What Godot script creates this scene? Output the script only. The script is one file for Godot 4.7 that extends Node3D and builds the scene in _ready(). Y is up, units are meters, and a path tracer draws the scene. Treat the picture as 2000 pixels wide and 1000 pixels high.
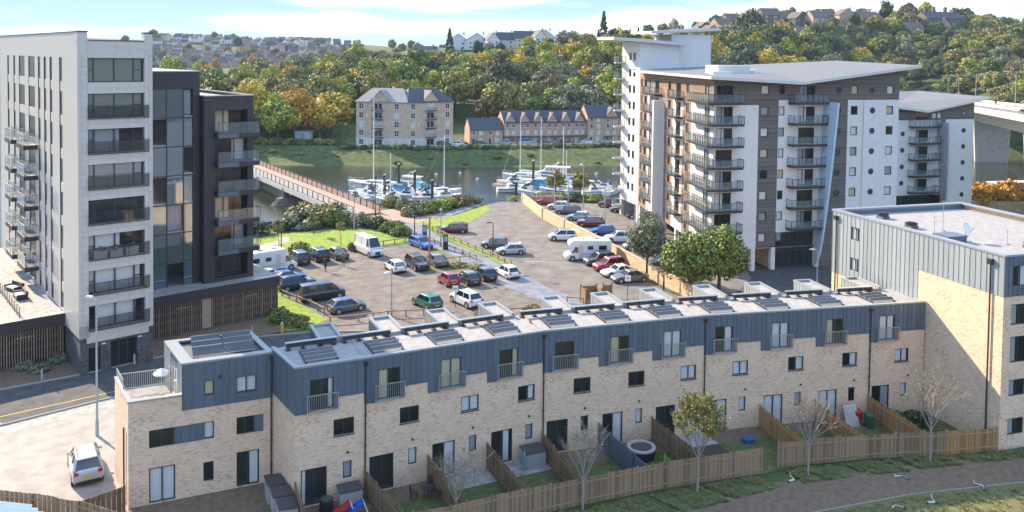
extends Node3D

var M := {}
var taken := {}
var shapes := {}
var rng := RandomNumberGenerator.new()
const ORD := ["first", "second", "third", "fourth", "fifth", "sixth", "seventh", "eighth", "ninth", "tenth", "eleventh", "twelfth", "thirteenth", "fourteenth", "fifteenth", "sixteenth", "seventeenth", "eighteenth", "nineteenth", "twentieth"]


class MB:
	# collects triangles with flat or given normals; t moves what is added
	var v := PackedVector3Array()
	var n := PackedVector3Array()
	var c := PackedColorArray()
	var col := Color.WHITE
	var tint := false
	var t := Transform3D()

	func tri(a: Vector3, b: Vector3, d: Vector3, out: Vector3) -> void:
		var nn := (d - a).cross(b - a)
		if nn.length_squared() < 1e-16:
			return
		if nn.dot(out) < 0.0:
			var k := b
			b = d
			d = k
			nn = -nn
		nn = (t.basis * nn).normalized()
		v.push_back(t * a)
		v.push_back(t * b)
		v.push_back(t * d)
		for i in 3:
			n.push_back(nn)
		if tint:
			for i in 3:
				c.push_back(col)

	func quad(a: Vector3, b: Vector3, d: Vector3, e: Vector3, out: Vector3) -> void:
		tri(a, b, d, out)
		tri(a, d, e, out)

	func stri(a: Vector3, b: Vector3, d: Vector3, na: Vector3, nb: Vector3, nd: Vector3) -> void:
		var nn := (d - a).cross(b - a)
		if nn.dot(na + nb + nd) < 0.0:
			var k := b
			b = d
			d = k
			k = nb
			nb = nd
			nd = k
		v.push_back(t * a)
		v.push_back(t * b)
		v.push_back(t * d)
		n.push_back((t.basis * na).normalized())
		n.push_back((t.basis * nb).normalized())
		n.push_back((t.basis * nd).normalized())
		if tint:
			for i in 3:
				c.push_back(col)

	func box(x0: float, y0: float, z0: float, x1: float, y1: float, z1: float) -> void:
		hexa([Vector3(x0, y0, z0), Vector3(x1, y0, z0), Vector3(x1, y0, z1), Vector3(x0, y0, z1), Vector3(x0, y1, z0), Vector3(x1, y1, z0), Vector3(x1, y1, z1), Vector3(x0, y1, z1)])

	func hexa(p: Array) -> void:
		var m := Vector3.ZERO
		for q in p:
			m += q
		m /= 8.0
		for f in [[0, 1, 2, 3], [4, 5, 6, 7], [0, 1, 5, 4], [1, 2, 6, 5], [2, 3, 7, 6], [3, 0, 4, 7]]:
			var o: Vector3 = (p[f[0]] + p[f[1]] + p[f[2]] + p[f[3]]) / 4.0 - m
			quad(p[f[0]], p[f[1]], p[f[2]], p[f[3]], o)

	func bar(a: Vector3, b: Vector3, w: float, h: float, up := Vector3.UP) -> void:
		# a box along a-b, w wide and h high
		var d := (b - a).normalized()
		var s := d.cross(up)
		if s.length() < 1e-4:
			s = d.cross(Vector3.RIGHT)
		s = s.normalized() * w / 2.0
		var u := s.cross(d).normalized() * h / 2.0
		hexa([a - s - u, a + s - u, b + s - u, b - s - u, a - s + u, a + s + u, b + s + u, b - s + u])

	func tube(a: Vector3, b: Vector3, r0: float, r1: float, k := 6, caps := true) -> void:
		var d := (b - a).normalized()
		var s := d.cross(Vector3.UP if absf(d.y) < 0.9 else Vector3.RIGHT).normalized()
		var u := s.cross(d)
		for i in k:
			var p := TAU * i / k
			var q := TAU * (i + 1) / k
			var np := s * cos(p) + u * sin(p)
			var nq := s * cos(q) + u * sin(q)
			stri(a + np * r0, b + np * r1, b + nq * r1, np, np, nq)
			stri(a + np * r0, b + nq * r1, a + nq * r0, np, nq, nq)
			if caps:
				if r1 > 0.005:
					tri(b, b + np * r1, b + nq * r1, d)
				tri(a, a + np * r0, a + nq * r0, -d)

	func prism(pts: PackedVector2Array, y0: float, y1: float, under := true) -> void:
		# pts are (x, z)
		var idx := Geometry2D.triangulate_polygon(pts)
		for i in range(0, idx.size(), 3):
			var a := pts[idx[i]]
			var b := pts[idx[i + 1]]
			var d := pts[idx[i + 2]]
			tri(Vector3(a.x, y1, a.y), Vector3(b.x, y1, b.y), Vector3(d.x, y1, d.y), Vector3.UP)
			if under:
				tri(Vector3(a.x, y0, a.y), Vector3(b.x, y0, b.y), Vector3(d.x, y0, d.y), Vector3.DOWN)
		if y1 - y0 < 0.001:
			return
		var area := 0.0
		for i in pts.size():
			area += pts[i].cross(pts[(i + 1) % pts.size()])
		for i in pts.size():
			var a := pts[i]
			var b := pts[(i + 1) % pts.size()]
			var o := Vector3(b.y - a.y, 0, -(b.x - a.x)) * signf(area)
			quad(Vector3(a.x, y0, a.y), Vector3(b.x, y0, b.y), Vector3(b.x, y1, b.y), Vector3(a.x, y1, a.y), o)

	func loft(rings: Array, closed_ends := true, smooth := false) -> void:
		# rings of equal point counts, joined one to the next
		var k: int = rings[0].size()
		var m := Vector3.ZERO
		for r in rings:
			for q in r:
				m += q
		m /= rings.size() * k
		var cen := []
		for r in rings:
			var s := Vector3.ZERO
			for q in r:
				s += q
			cen.append(s / k)
		for i in rings.size() - 1:
			for j in k:
				var a: Vector3 = rings[i][j]
				var b: Vector3 = rings[i][(j + 1) % k]
				var d: Vector3 = rings[i + 1][(j + 1) % k]
				var e: Vector3 = rings[i + 1][j]
				var mid: Vector3 = (cen[i] + cen[i + 1]) / 2.0
				if smooth:
					stri(a, b, d, a - cen[i], b - cen[i], d - cen[i + 1])
					stri(a, d, e, a - cen[i], d - cen[i + 1], e - cen[i + 1])
				else:
					quad(a, b, d, e, (a + b + d + e) / 4.0 - mid)
		if closed_ends:
			for w in [0, rings.size() - 1]:
				var r: Array = rings[w]
				var o: Vector3 = cen[w] - cen[1 if w == 0 else w - 1]
				for j in range(1, k - 1):
					tri(r[0], r[j], r[j + 1], o)

	func wall(x0: float, x1: float, y0: float, y1: float, holes: Array, deep := 0.14) -> void:
		# a wall face in the plane z = 0 looking to +z, with Rect2 holes and their reveals
		var xs := [x0, x1]
		var ys := [y0, y1]
		for h in holes:
			for q in [h.position.x, h.end.x]:
				if q > x0 and q < x1:
					xs.append(q)
			for q in [h.position.y, h.end.y]:
				if q > y0 and q < y1:
					ys.append(q)
		xs.sort()
		ys.sort()
		for i in xs.size() - 1:
			if xs[i + 1] - xs[i] < 1e-4:
				continue
			for j in ys.size() - 1:
				if ys[j + 1] - ys[j] < 1e-4:
					continue
				var m := Vector2((xs[i] + xs[i + 1]) / 2.0, (ys[j] + ys[j + 1]) / 2.0)
				var open := false
				for h in holes:
					if h.has_point(m):
						open = true
						break
				if not open:
					quad(Vector3(xs[i], ys[j], 0), Vector3(xs[i + 1], ys[j], 0), Vector3(xs[i + 1], ys[j + 1], 0), Vector3(xs[i], ys[j + 1], 0), Vector3.BACK)
		for h in holes:
			var a := Vector3(h.position.x, h.position.y, 0)
			var b := Vector3(h.end.x, h.position.y, 0)
			var d := Vector3(h.end.x, h.end.y, 0)
			var e := Vector3(h.position.x, h.end.y, 0)
			var z := Vector3(0, 0, -deep)
			quad(a, b, b + z, a + z, Vector3.UP)
			quad(e, d, d + z, e + z, Vector3.DOWN)
			quad(a, e, e + z, a + z, Vector3.RIGHT)
			quad(b, d, d + z, b + z, Vector3.LEFT)

	func mesh() -> ArrayMesh:
		var a := []
		a.resize(Mesh.ARRAY_MAX)
		a[Mesh.ARRAY_VERTEX] = v
		a[Mesh.ARRAY_NORMAL] = n
		if tint:
			a[Mesh.ARRAY_COLOR] = c
		var m := ArrayMesh.new()
		m.add_surface_from_arrays(Mesh.PRIMITIVE_TRIANGLES, a)
		return m


func lin(r: float, g: float, b: float) -> Color:
	return Color(r, g, b).linear_to_srgb()


func numbered(called: String) -> String:
	if not taken.has(called):
		taken[called] = 0
		return called
	taken[called] += 1
	return "%s_%03d" % [called, taken[called]]


func put(m: Mesh, called: String, mat: Material, parent: Node3D, at := Vector3.ZERO, turn := 0.0) -> MeshInstance3D:
	var o := MeshInstance3D.new()
	o.mesh = m
	o.material_override = mat
	o.position = at
	o.rotation.y = turn
	if parent == self:
		o.name = numbered(called)
		add_child(o)
	else:
		o.name = called
		parent.add_child(o, true)
	return o


func part(mb: MB, called: String, mat: Material, parent: Node3D, at := Vector3.ZERO, turn := 0.0) -> MeshInstance3D:
	return put(mb.mesh(), called, mat, parent, at, turn)


func tag(o: Node3D, label: String, category: String, group := "") -> Node3D:
	o.set_meta("label", label)
	o.set_meta("category", category)
	if group:
		o.set_meta("group", group)
	return o


func thing(called: String, label: String, category: String, at := Vector3.ZERO, turn := 0.0, group := "") -> Node3D:
	var o := Node3D.new()
	o.name = numbered(called)
	add_child(o)
	o.position = at
	o.rotation.y = turn
	return tag(o, label, category, group)


func setting(o: Node3D, label: String) -> Node3D:
	o.set_meta("kind", "structure")
	o.set_meta("label", label)
	return o


func stuff(o: Node3D) -> Node3D:
	o.set_meta("kind", "stuff")
	return o


func shape(key: String, make: Callable) -> ArrayMesh:
	# one mesh for all alike pieces
	if not shapes.has(key):
		var mb := MB.new()
		make.call(mb)
		shapes[key] = mb.mesh()
	return shapes[key]


func copy_of(o: Node3D, label := "") -> Node3D:
	var c: Node3D = o.duplicate()
	var base := String(o.name)
	var rx := RegEx.create_from_string("_\\d{3}$")
	base = rx.sub(base, "")
	c.name = numbered(base)
	add_child(c)
	if label:
		c.set_meta("label", label)
	return c


func grain(freq: float, cols: Array, stops := [], size := 512, sd := 1, kind := FastNoiseLite.TYPE_SIMPLEX_SMOOTH, octaves := 5) -> NoiseTexture2D:
	# a seamless noise picture through a ramp of linear colours
	var f := FastNoiseLite.new()
	f.noise_type = kind
	f.seed = sd
	f.frequency = freq
	f.fractal_octaves = octaves
	f.fractal_gain = 0.55
	var g := Gradient.new()
	var off := PackedFloat32Array()
	var cc := PackedColorArray()
	for i in cols.size():
		off.push_back(stops[i] if stops.size() else float(i) / (cols.size() - 1))
		cc.push_back(cols[i].linear_to_srgb())
	g.offsets = off
	g.colors = cc
	var x := NoiseTexture2D.new()
	x.width = size
	x.height = size
	x.seamless = true
	x.noise = f
	x.color_ramp = g
	return x


func mat(called: String, c: Color, rough := 0.8, metal := 0.0, tex: Texture2D = null, span := 1.0, world := false, detail: Texture2D = null, dspan := 1.0) -> StandardMaterial3D:
	var m := StandardMaterial3D.new()
	m.resource_name = called
	m.albedo_color = c.linear_to_srgb()
	m.roughness = rough
	m.metallic = metal
	if tex:
		m.albedo_texture = tex
		m.uv1_triplanar = true
		m.uv1_world_triplanar = world
		m.uv1_triplanar_sharpness = 8.0
		m.uv1_scale = Vector3.ONE / span
	if detail:
		m.detail_enabled = true
		m.detail_albedo = detail
		m.detail_blend_mode = BaseMaterial3D.BLEND_MODE_MUL
		m.detail_uv_layer = BaseMaterial3D.DETAIL_UV_2
		m.uv2_triplanar = true
		m.uv2_world_triplanar = world
		m.uv2_triplanar_sharpness = 8.0
		m.uv2_scale = Vector3.ONE / dspan
	M[called] = m
	return m


func brick_picture(sd: int, tones: Array, mortar: Color, nx: int, ny: int, px := 1024) -> ImageTexture:
	# stretcher bond: nx bricks by ny courses
	var im := Image.create(px, px, false, Image.FORMAT_RGB8)
	im.fill(mortar.linear_to_srgb())
	var r := RandomNumberGenerator.new()
	r.seed = sd
	var patch := FastNoiseLite.new()
	patch.seed = sd
	patch.frequency = 0.15
	var bw := float(px) / nx
	var bh := float(px) / ny
	for j in ny:
		for i in nx:
			var off := bw / 2.0 if j % 2 else 0.0
			var k: float = clampf(r.randf() * 0.75 + (patch.get_noise_2d(i, j * 0.35) + 0.2) * 0.5, 0.0, 0.999)
			var tone: Color = tones[int(k * tones.size())]
			tone = tone * (0.92 + 0.16 * r.randf())
			var x := i * bw + off + bw * 0.022
			var rect := Rect2i(int(x), int(j * bh + bh * 0.07), int(bw * 0.956), maxi(1, int(bh * 0.86)))
			im.fill_rect(rect, tone.linear_to_srgb())
			if rect.end.x > px:
				im.fill_rect(Rect2i(0, rect.position.y, rect.end.x - px, rect.size.y), tone.linear_to_srgb())
	return ImageTexture.create_from_image(im)


func board_picture(sd: int, c: Color, spread: float, boards: int, streak := 1.0) -> ImageTexture:
	# grain that runs along x, in boards stacked along y
	var px := 512
	var im := Image.create(px, px, false, Image.FORMAT_RGB8)
	var f := FastNoiseLite.new()
	f.seed = sd
	f.frequency = 0.02
	var r := RandomNumberGenerator.new()
	r.seed = sd
	var tone := []
	for b in boards:
		tone.append(1.0 + (r.randf() - 0.5) * spread)
	for y in px:
		var b := y * boards / px
		for x in px:
			var xx := x if x < 256 else 511 - x
			var k: float = tone[b] * (1.0 + streak * 0.5 * f.get_noise_2d(xx * 0.35 + b * 900.0, y * 9.0) + streak * 0.35 * f.get_noise_2d(xx * 0.12 + 7000.0, y * 2.2))
			im.set_pixel(x, y, (c * clampf(k, 0.2, 2.0)).linear_to_srgb())
	return ImageTexture.create_from_image(im)


func boxes(parent: Node3D, called: String, m: String, list: Array) -> void:
	for q in list:
		var mb := MB.new()
		mb.box(q[0], q[1], q[2], q[3], q[4], q[5])
		part(mb, called, M[m], parent)


func _ready() -> void:
	rng.seed = 11
	# camera: the drone hovers 28 m up, lens shifted down
	var cam := Camera3D.new()
	cam.name = "camera"
	cam.projection = Camera3D.PROJECTION_FRUSTUM
	cam.near = 0.5
	cam.far = 4000.0
	cam.size = 0.5 * 1000.0 / 1600.0
	cam.frustum_offset = Vector2(0, -0.5 * 332.0 / 1600.0)
	cam.position = Vector3(0, 28, 0)
	cam.rotation_degrees = Vector3(-2.08, 0, 0.72)
	add_child(cam)
	# sky, air and exposure
	var sm := ProceduralSkyMaterial.new()
	sm.sky_top_color = Color(0.41, 0.575, 0.765)
	sm.sky_horizon_color = Color(0.64, 0.71, 0.775)
	sm.sky_curve = 0.05
	sm.ground_bottom_color = Color(0.30, 0.29, 0.26)
	sm.ground_horizon_color = Color(0.8, 0.85, 0.88)
	sm.sky_cover = cirrus()
	sm.sky_cover_modulate = Color(1, 1, 1)
	var sky := Sky.new()
	sky.sky_material = sm
	var env := Environment.new()
	env.background_mode = Environment.BG_SKY
	env.sky = sky
	env.background_energy_multiplier = 1.0
	env.tonemap_mode = Environment.TONE_MAPPER_LINEAR
	env.tonemap_exposure = 2.5
	env.fog_enabled = true
	env.fog_density = 0.0001
	env.fog_light_color = Color(0.80, 0.87, 0.94)
	env.sdfgi_enabled = true
	env.ssao_enabled = true
	env.ssil_enabled = true
	var we := WorldEnvironment.new()
	we.name = "world_environment"
	we.environment = env
	add_child(we)
	# low October sun from behind the scene on the left
	var sun := DirectionalLight3D.new()
	sun.name = "sun"
	sun.light_energy = 1.4
	sun.light_color = Color(1.0, 0.92, 0.80)
	sun.light_angular_distance = 0.5
	sun.shadow_enabled = true
	sun.look_at_from_position(Vector3.ZERO, Vector3(0.75 * 0.866, -0.5, 0.661 * 0.866))
	add_child(sun)
	build_materials()
	build_land()
	build_terrace()
	build_corner_house()
	build_zinc_block()
	build_tower()
	build_white_complex()
	build_far_bank()
	build_viaduct()
	build_bridge()
	build_gardens()
	build_street()
	build_car_park()
	build_cars()
	build_boats()
	build_trees()
	build_hill_town()
	build_people()


func cirrus() -> ImageTexture:
	# thin streaks of cloud, drawn out sideways
	var w := 2048
	var h := 1024
	var im := Image.create(w, h, false, Image.FORMAT_RGBAF)
	var f := FastNoiseLite.new()
	f.seed = 5
	f.frequency = 0.9
	f.fractal_octaves = 5
	var f2 := FastNoiseLite.new()
	f2.seed = 9
	f2.frequency = 0.35
	for y in h / 2:
		var up := (0.5 - (y + 0.5) / h) * PI
		for x in w:
			var a := TAU * (x + 0.5) / w
			var d := Vector3(cos(a) * cos(up), sin(up), sin(a) * cos(up))
			var q := Vector3(d.x, d.y * 9.0, d.z) * 3.0
			var k := f.get_noise_3dv(q * 1.2) * 0.6 + f2.get_noise_3dv(q) * 0.8
			var cover := clampf((k + 0.09) * 1.9, 0.0, 1.0)
			cover = cover * cover * (3.0 - 2.0 * cover)
			im.set_pixel(x, y, Color(1.0, 0.97, 0.93, cover * 0.68))
	return ImageTexture.create_from_image(im)


func build_materials() -> void:
	var fine := grain(0.09, [lin0(0.72), lin0(1.0), lin0(1.15)], [0.0, 0.5, 1.0], 512, 3)
	M["fine"] = fine
	var coarse := grain(0.012, [lin0(0.78), lin0(1.0), lin0(1.12)], [0.15, 0.5, 0.9], 512, 4)
	M["coarse"] = coarse
	var soft := grain(0.012, [lin0(0.93), lin0(1.0), lin0(1.04)], [0.15, 0.5, 0.9], 512, 4)
	# ground
	mat("meadow", Color.WHITE, 0.95, 0.0, grain(0.02, [Color(0.04, 0.062, 0.014), Color(0.07, 0.098, 0.02), Color(0.12, 0.125, 0.04)], [0.2, 0.55, 0.9], 512, 21), 30.0, true, fine, 2.3)
	mat("lawn", Color.WHITE, 0.95, 0.0, grain(0.03, [Color(0.15, 0.22, 0.02), Color(0.23, 0.30, 0.028), Color(0.32, 0.34, 0.05)], [0.2, 0.55, 0.95], 512, 22), 17.0, true, fine, 1.7)
	mat("turf", Color.WHITE, 0.95, 0.0, grain(0.03, [Color(0.07, 0.085, 0.025), Color(0.10, 0.12, 0.032), Color(0.17, 0.15, 0.06)], [0.2, 0.6, 0.97], 512, 23), 9.0, true, fine, 1.3)
	mat("dry_grass", Color.WHITE, 0.95, 0.0, grain(0.04, [Color(0.11, 0.10, 0.04), Color(0.17, 0.15, 0.06), Color(0.12, 0.14, 0.04)], [0.2, 0.5, 0.9], 512, 24), 6.0, true, fine, 1.1)
	mat("asphalt", Color.WHITE, 0.9, 0.0, grain(0.02, [Color(0.055, 0.054, 0.054), Color(0.075, 0.073, 0.072), Color(0.095, 0.09, 0.087)], [0.2, 0.5, 0.8], 512, 25), 14.0, true, fine, 0.9)
	mat("gravel", Color.WHITE, 0.92, 0.0, grain(0.018, [Color(0.13, 0.107, 0.09), Color(0.18, 0.152, 0.13), Color(0.235, 0.202, 0.176)], [0.15, 0.5, 0.85], 1024, 26, FastNoiseLite.TYPE_SIMPLEX_SMOOTH, 6), 38.0, true, grain(0.16, [lin0(0.6), lin0(1.0), lin0(1.25)], [0.1, 0.5, 0.95], 512, 8), 3.1)
	mat("old_tarmac", Color.WHITE, 0.85, 0.0, grain(0.014, [Color(0.135, 0.117, 0.104), Color(0.175, 0.152, 0.135), Color(0.22, 0.193, 0.173)], [0.2, 0.5, 0.85], 1024, 27, FastNoiseLite.TYPE_SIMPLEX_SMOOTH, 6), 40.0, true, fine, 2.7)
	mat("path_tarmac", Color.WHITE, 0.55, 0.0, grain(0.02, [Color(0.16, 0.165, 0.185), Color(0.21, 0.215, 0.235), Color(0.26, 0.26, 0.28)], [0.2, 0.5, 0.85], 512, 28), 20.0, true, fine, 1.9)
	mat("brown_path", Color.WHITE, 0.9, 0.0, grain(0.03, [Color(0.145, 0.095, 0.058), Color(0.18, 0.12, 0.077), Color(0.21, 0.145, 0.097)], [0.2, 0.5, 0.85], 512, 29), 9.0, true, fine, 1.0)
	mat("apron", Color.WHITE, 0.8, 0.0, grain(0.016, [Color(0.27, 0.24, 0.21), Color(0.32, 0.29, 0.258), Color(0.37, 0.335, 0.30)], [0.2, 0.5, 0.85], 512, 30), 16.0, true, fine, 1.3)
	mat("paving", Color.WHITE, 0.85, 0.0, grain(0.02, [Color(0.27, 0.25, 0.225), Color(0.36, 0.33, 0.30), Color(0.42, 0.39, 0.36)], [0.2, 0.5, 0.85], 512, 31), 8.0, true, fine, 0.8)
	mat("promenade", Color.WHITE, 0.85, 0.0, grain(0.03, [Color(0.30, 0.19, 0.14), Color(0.40, 0.26, 0.20), Color(0.46, 0.33, 0.26)], [0.2, 0.5, 0.85], 512, 32), 9.0, true, fine, 1.4)
	mat("soil", Color.WHITE, 0.95, 0.0, grain(0.05, [Color(0.045, 0.034, 0.025), Color(0.075, 0.056, 0.04), Color(0.11, 0.09, 0.06)], [0.2, 0.5, 0.85], 512, 33), 5.0, true, fine, 0.7)
	mat("yellow_paint", Color(0.55, 0.38, 0.07), 0.8)
	mat("white_paint", Color(0.62, 0.61, 0.58), 0.8)
	mat("kerb", Color(0.33, 0.30, 0.26), 0.85, 0.0, fine, 0.9, true)
	var w := mat("water", Color(0.03, 0.034, 0.022), 0.1)
	w.normal_enabled = true
	var rip := NoiseTexture2D.new()
	rip.width = 512
	rip.height = 512
	rip.seamless = true
	rip.as_normal_map = true
	rip.bump_strength = 2.0
	rip.noise = FastNoiseLite.new()
	rip.noise.frequency = 0.02
	rip.noise.fractal_octaves = 4
	w.normal_texture = rip
	w.normal_scale = 1.0
	w.uv1_triplanar = true
	w.uv1_world_triplanar = true
	w.uv1_scale = Vector3.ONE / 7.0
	# buildings
	mat("buff_brick", Color.WHITE, 0.9, 0.0, brick_picture(3, [Color(0.530, 0.353, 0.236), Color(0.668, 0.462, 0.312), Color(0.700, 0.493, 0.335), Color(0.721, 0.512, 0.352), Color(0.743, 0.538, 0.374), Color(0.700, 0.488, 0.335), Color(0.721, 0.507, 0.348)], Color(0.679, 0.493, 0.343), 20, 60), 4.5, false, soft, 9.0)
	mat("buff_brick_far", Color.WHITE, 0.9, 0.0, brick_picture(5, [Color(0.460, 0.305, 0.198), Color(0.529, 0.366, 0.244), Color(0.598, 0.427, 0.290), Color(0.632, 0.464, 0.330)], Color(0.517, 0.427, 0.343), 20, 60, 512), 4.5)
	mat("red_brick", Color.WHITE, 0.9, 0.0, brick_picture(6, [Color(0.358, 0.204, 0.125), Color(0.448, 0.270, 0.175), Color(0.515, 0.324, 0.219), Color(0.549, 0.372, 0.263)], Color(0.448, 0.372, 0.300), 20, 60, 512), 4.5)
	mat("dark_brick", Color.WHITE, 0.9, 0.0, brick_picture(7, [Color(0.055, 0.052, 0.055), Color(0.085, 0.08, 0.085), Color(0.11, 0.105, 0.11), Color(0.135, 0.13, 0.13)], Color(0.075, 0.072, 0.072), 20, 60, 512), 4.5)
	mat("wall_brick", Color.WHITE, 0.9, 0.0, brick_picture(8, [Color(0.48, 0.31, 0.17), Color(0.58, 0.39, 0.22), Color(0.64, 0.45, 0.27), Color(0.68, 0.50, 0.32)], Color(0.55, 0.42, 0.28), 20, 60, 512), 4.5, false, coarse, 6.0)
	var streak := grain(0.05, [lin0(0.88), lin0(1.0), lin0(1.08)], [0.1, 0.5, 0.9], 256, 40)
	for k in 4:
		var q: float = [1.0, 0.92, 1.07, 0.97][k]
		mat("zinc%d" % k, Color(0.12, 0.15, 0.187) * q, 0.42, 0.25, streak, 2.5)
		mat("pale_zinc%d" % k, Color(0.36, 0.40, 0.41) * q, 0.4, 0.25, streak, 2.5)
	mat("coping", Color(0.33, 0.345, 0.35), 0.4, 0.3, streak, 3.0)
	mat("roof_felt", Color.WHITE, 0.9, 0.0, grain(0.02, [Color(0.295, 0.275, 0.258), Color(0.344, 0.320, 0.303), Color(0.377, 0.353, 0.332)], [0.2, 0.5, 0.8], 512, 41), 9.0, true, fine, 1.6)
	mat("dark_felt", Color(0.12, 0.125, 0.135), 0.8, 0.0, fine, 2.0)
	mat("frame", Color(0.035, 0.042, 0.05), 0.45)
	mat("frame_white", Color(0.75, 0.75, 0.73), 0.5)
	mat("steel", Color(0.45, 0.47, 0.48), 0.35, 0.6)
	mat("grey_paint", Color(0.36, 0.37, 0.37), 0.5)
	mat("dark_metal", Color(0.045, 0.047, 0.05), 0.45, 0.3)
	mat("black", Color(0.018, 0.018, 0.02), 0.5)
	mat("white", Color(0.78, 0.78, 0.76), 0.5)
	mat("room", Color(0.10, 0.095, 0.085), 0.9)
	mat("curtain", Color(0.72, 0.72, 0.70), 0.9)
	mat("curtain_cream", Color(0.62, 0.53, 0.33), 0.9)
	mat("curtain_grey", Color(0.35, 0.37, 0.40), 0.9)
	var gl := mat("glass", Color(0.06, 0.075, 0.075), 0.03)
	gl.transparency = BaseMaterial3D.TRANSPARENCY_ALPHA
	gl.albedo_color.a = 0.1
	var gb := mat("balcony_glass", Color(0.22, 0.28, 0.29), 0.03)
	gb.transparency = BaseMaterial3D.TRANSPARENCY_ALPHA
	gb.albedo_color.a = 0.35
	var gt := mat("tinted_glass", Color(0.035, 0.042, 0.045), 0.03)
	gt.transparency = BaseMaterial3D.TRANSPARENCY_ALPHA
	gt.albedo_color.a = 0.55
	var gd := mat("mirror_glass", Color(0.03, 0.04, 0.045), 0.02, 0.0)
	gd.metallic_specular = 0.9
	mat("panel_grey", Color(0.56, 0.515, 0.455), 0.5, 0.0, soft, 5.0)
	mat("panel_grey_dark", Color(0.53, 0.485, 0.43), 0.5, 0.0, soft, 5.0)
	mat("black_cladding", Color(0.035, 0.033, 0.036), 0.5, 0.0, fine, 2.0)
	mat("slat_wood", Color.WHITE, 0.75, 0.0, board_picture(12, Color(0.27, 0.19, 0.13), 0.5, 8), 1.6)
	mat("slat_pale", Color(0.36, 0.27, 0.20), 0.75, 0.0, fine, 1.2)
	mat("fence_wood", Color(0.24, 0.145, 0.08), 0.85, 0.0, fine, 0.6)
	mat("fence_grey", Color(0.33, 0.215, 0.125), 0.85, 0.0, fine, 0.6)
	mat("fence_new", Color(0.42, 0.235, 0.09), 0.85, 0.0, fine, 0.6)
	mat("cedar", Color.WHITE, 0.8, 0.0, board_picture(16, Color(0.135, 0.115, 0.102), 0.6, 10), 2.2)
	mat("cedar_warm", Color.WHITE, 0.8, 0.0, board_picture(17, Color(0.255, 0.16, 0.10), 0.7, 10), 2.2)
	mat("render_white", Color(0.68, 0.655, 0.63), 0.85, 0.0, soft, 7.0)
	mat("fin_blue", Color(0.44, 0.585, 0.69), 0.7, 0.0, soft, 7.0)
	mat("fin_lilac", Color(0.48, 0.44, 0.50), 0.7, 0.0, coarse, 7.0)
	mat("roof_grey", Color(0.17, 0.17, 0.175), 0.75, 0.0, soft, 6.0)
	mat("fascia", Color(0.58, 0.56, 0.52), 0.6, 0.0, soft, 3.0)
	mat("slate", Color.WHITE, 0.75, 0.0, board_picture(18, Color(0.055, 0.062, 0.08), 0.35, 24, 0.6), 4.0)
	mat("slate_pale", Color.WHITE, 0.8, 0.0, board_picture(19, Color(0.28, 0.265, 0.25), 0.3, 24, 0.6), 4.0)
	mat("tile_red", Color.WHITE, 0.85, 0.0, board_picture(20, Color(0.30, 0.125, 0.075), 0.35, 24, 0.6), 4.0)
	mat("tile_brown", Color.WHITE, 0.85, 0.0, board_picture(22, Color(0.15, 0.11, 0.095), 0.35, 24, 0.6), 4.0)
	mat("stone_white", Color(0.62, 0.60, 0.55), 0.85, 0.0, coarse, 4.0)
	mat("concrete", Color(0.46, 0.43, 0.38), 0.9, 0.0, coarse, 9.0)
	mat("concrete_pale", Color(0.60, 0.57, 0.51), 0.9, 0.0, coarse, 9.0)
	mat("mossy_stone", Color.WHITE, 0.9, 0.0, grain(0.04, [Color(0.06, 0.05, 0.04), Color(0.14, 0.12, 0.10), Color(0.22, 0.20, 0.17)], [0.2, 0.5, 0.8], 256, 42), 5.0)
	mat("solar", Color(0.05, 0.053, 0.062), 0.25)
	mat("slot_glass", Color(0.018, 0.018, 0.026), 0.3)
	mat("solar_glass", Color(0.24, 0.31, 0.37), 0.03, 0.8)
	mat("silver_glass", Color(0.36, 0.41, 0.40), 0.04, 0.7)
	mat("lamp_glass", Color(0.75, 0.75, 0.72), 0.3)
	# plants
	mat("bark", Color.WHITE, 0.95, 0.0, grain(0.05, [Color(0.06, 0.045, 0.032), Color(0.11, 0.085, 0.065), Color(0.16, 0.13, 0.10)], [0.2, 0.5, 0.8], 256, 43), 1.5)
	mat("pale_bark", Color.WHITE, 0.95, 0.0, grain(0.05, [Color(0.20, 0.17, 0.14), Color(0.30, 0.26, 0.22), Color(0.38, 0.34, 0.29)], [0.2, 0.5, 0.8], 256, 44), 0.8)
	var lf := mat("leaf", Color.WHITE, 0.7)
	lf.vertex_color_use_as_albedo = true
	lf.backlight_enabled = true
	lf.backlight = Color(0.32, 0.32, 0.10)
	lf.cull_mode = BaseMaterial3D.CULL_DISABLED
	var tw := mat("tinted", Color.WHITE, 0.8)
	tw.vertex_color_use_as_albedo = true


func lin0(k: float) -> Color:
	return Color(k, k, k)


const RIVER := [[-600, -60], [-120, -105], [-60, -128], [-42.5, -137], [-40, -145], [-39, -155], [-27, -152.5], [-15, -156.5], [-4, -159.8], [5, -161.5], [30, -167], [90, -176], [200, -180], [600, -190], [600, -300], [140, -262], [60, -243], [30, -236.5], [-14, -228], [-42, -227.5], [-72, -230], [-130, -240], [-600, -330]]
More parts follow.
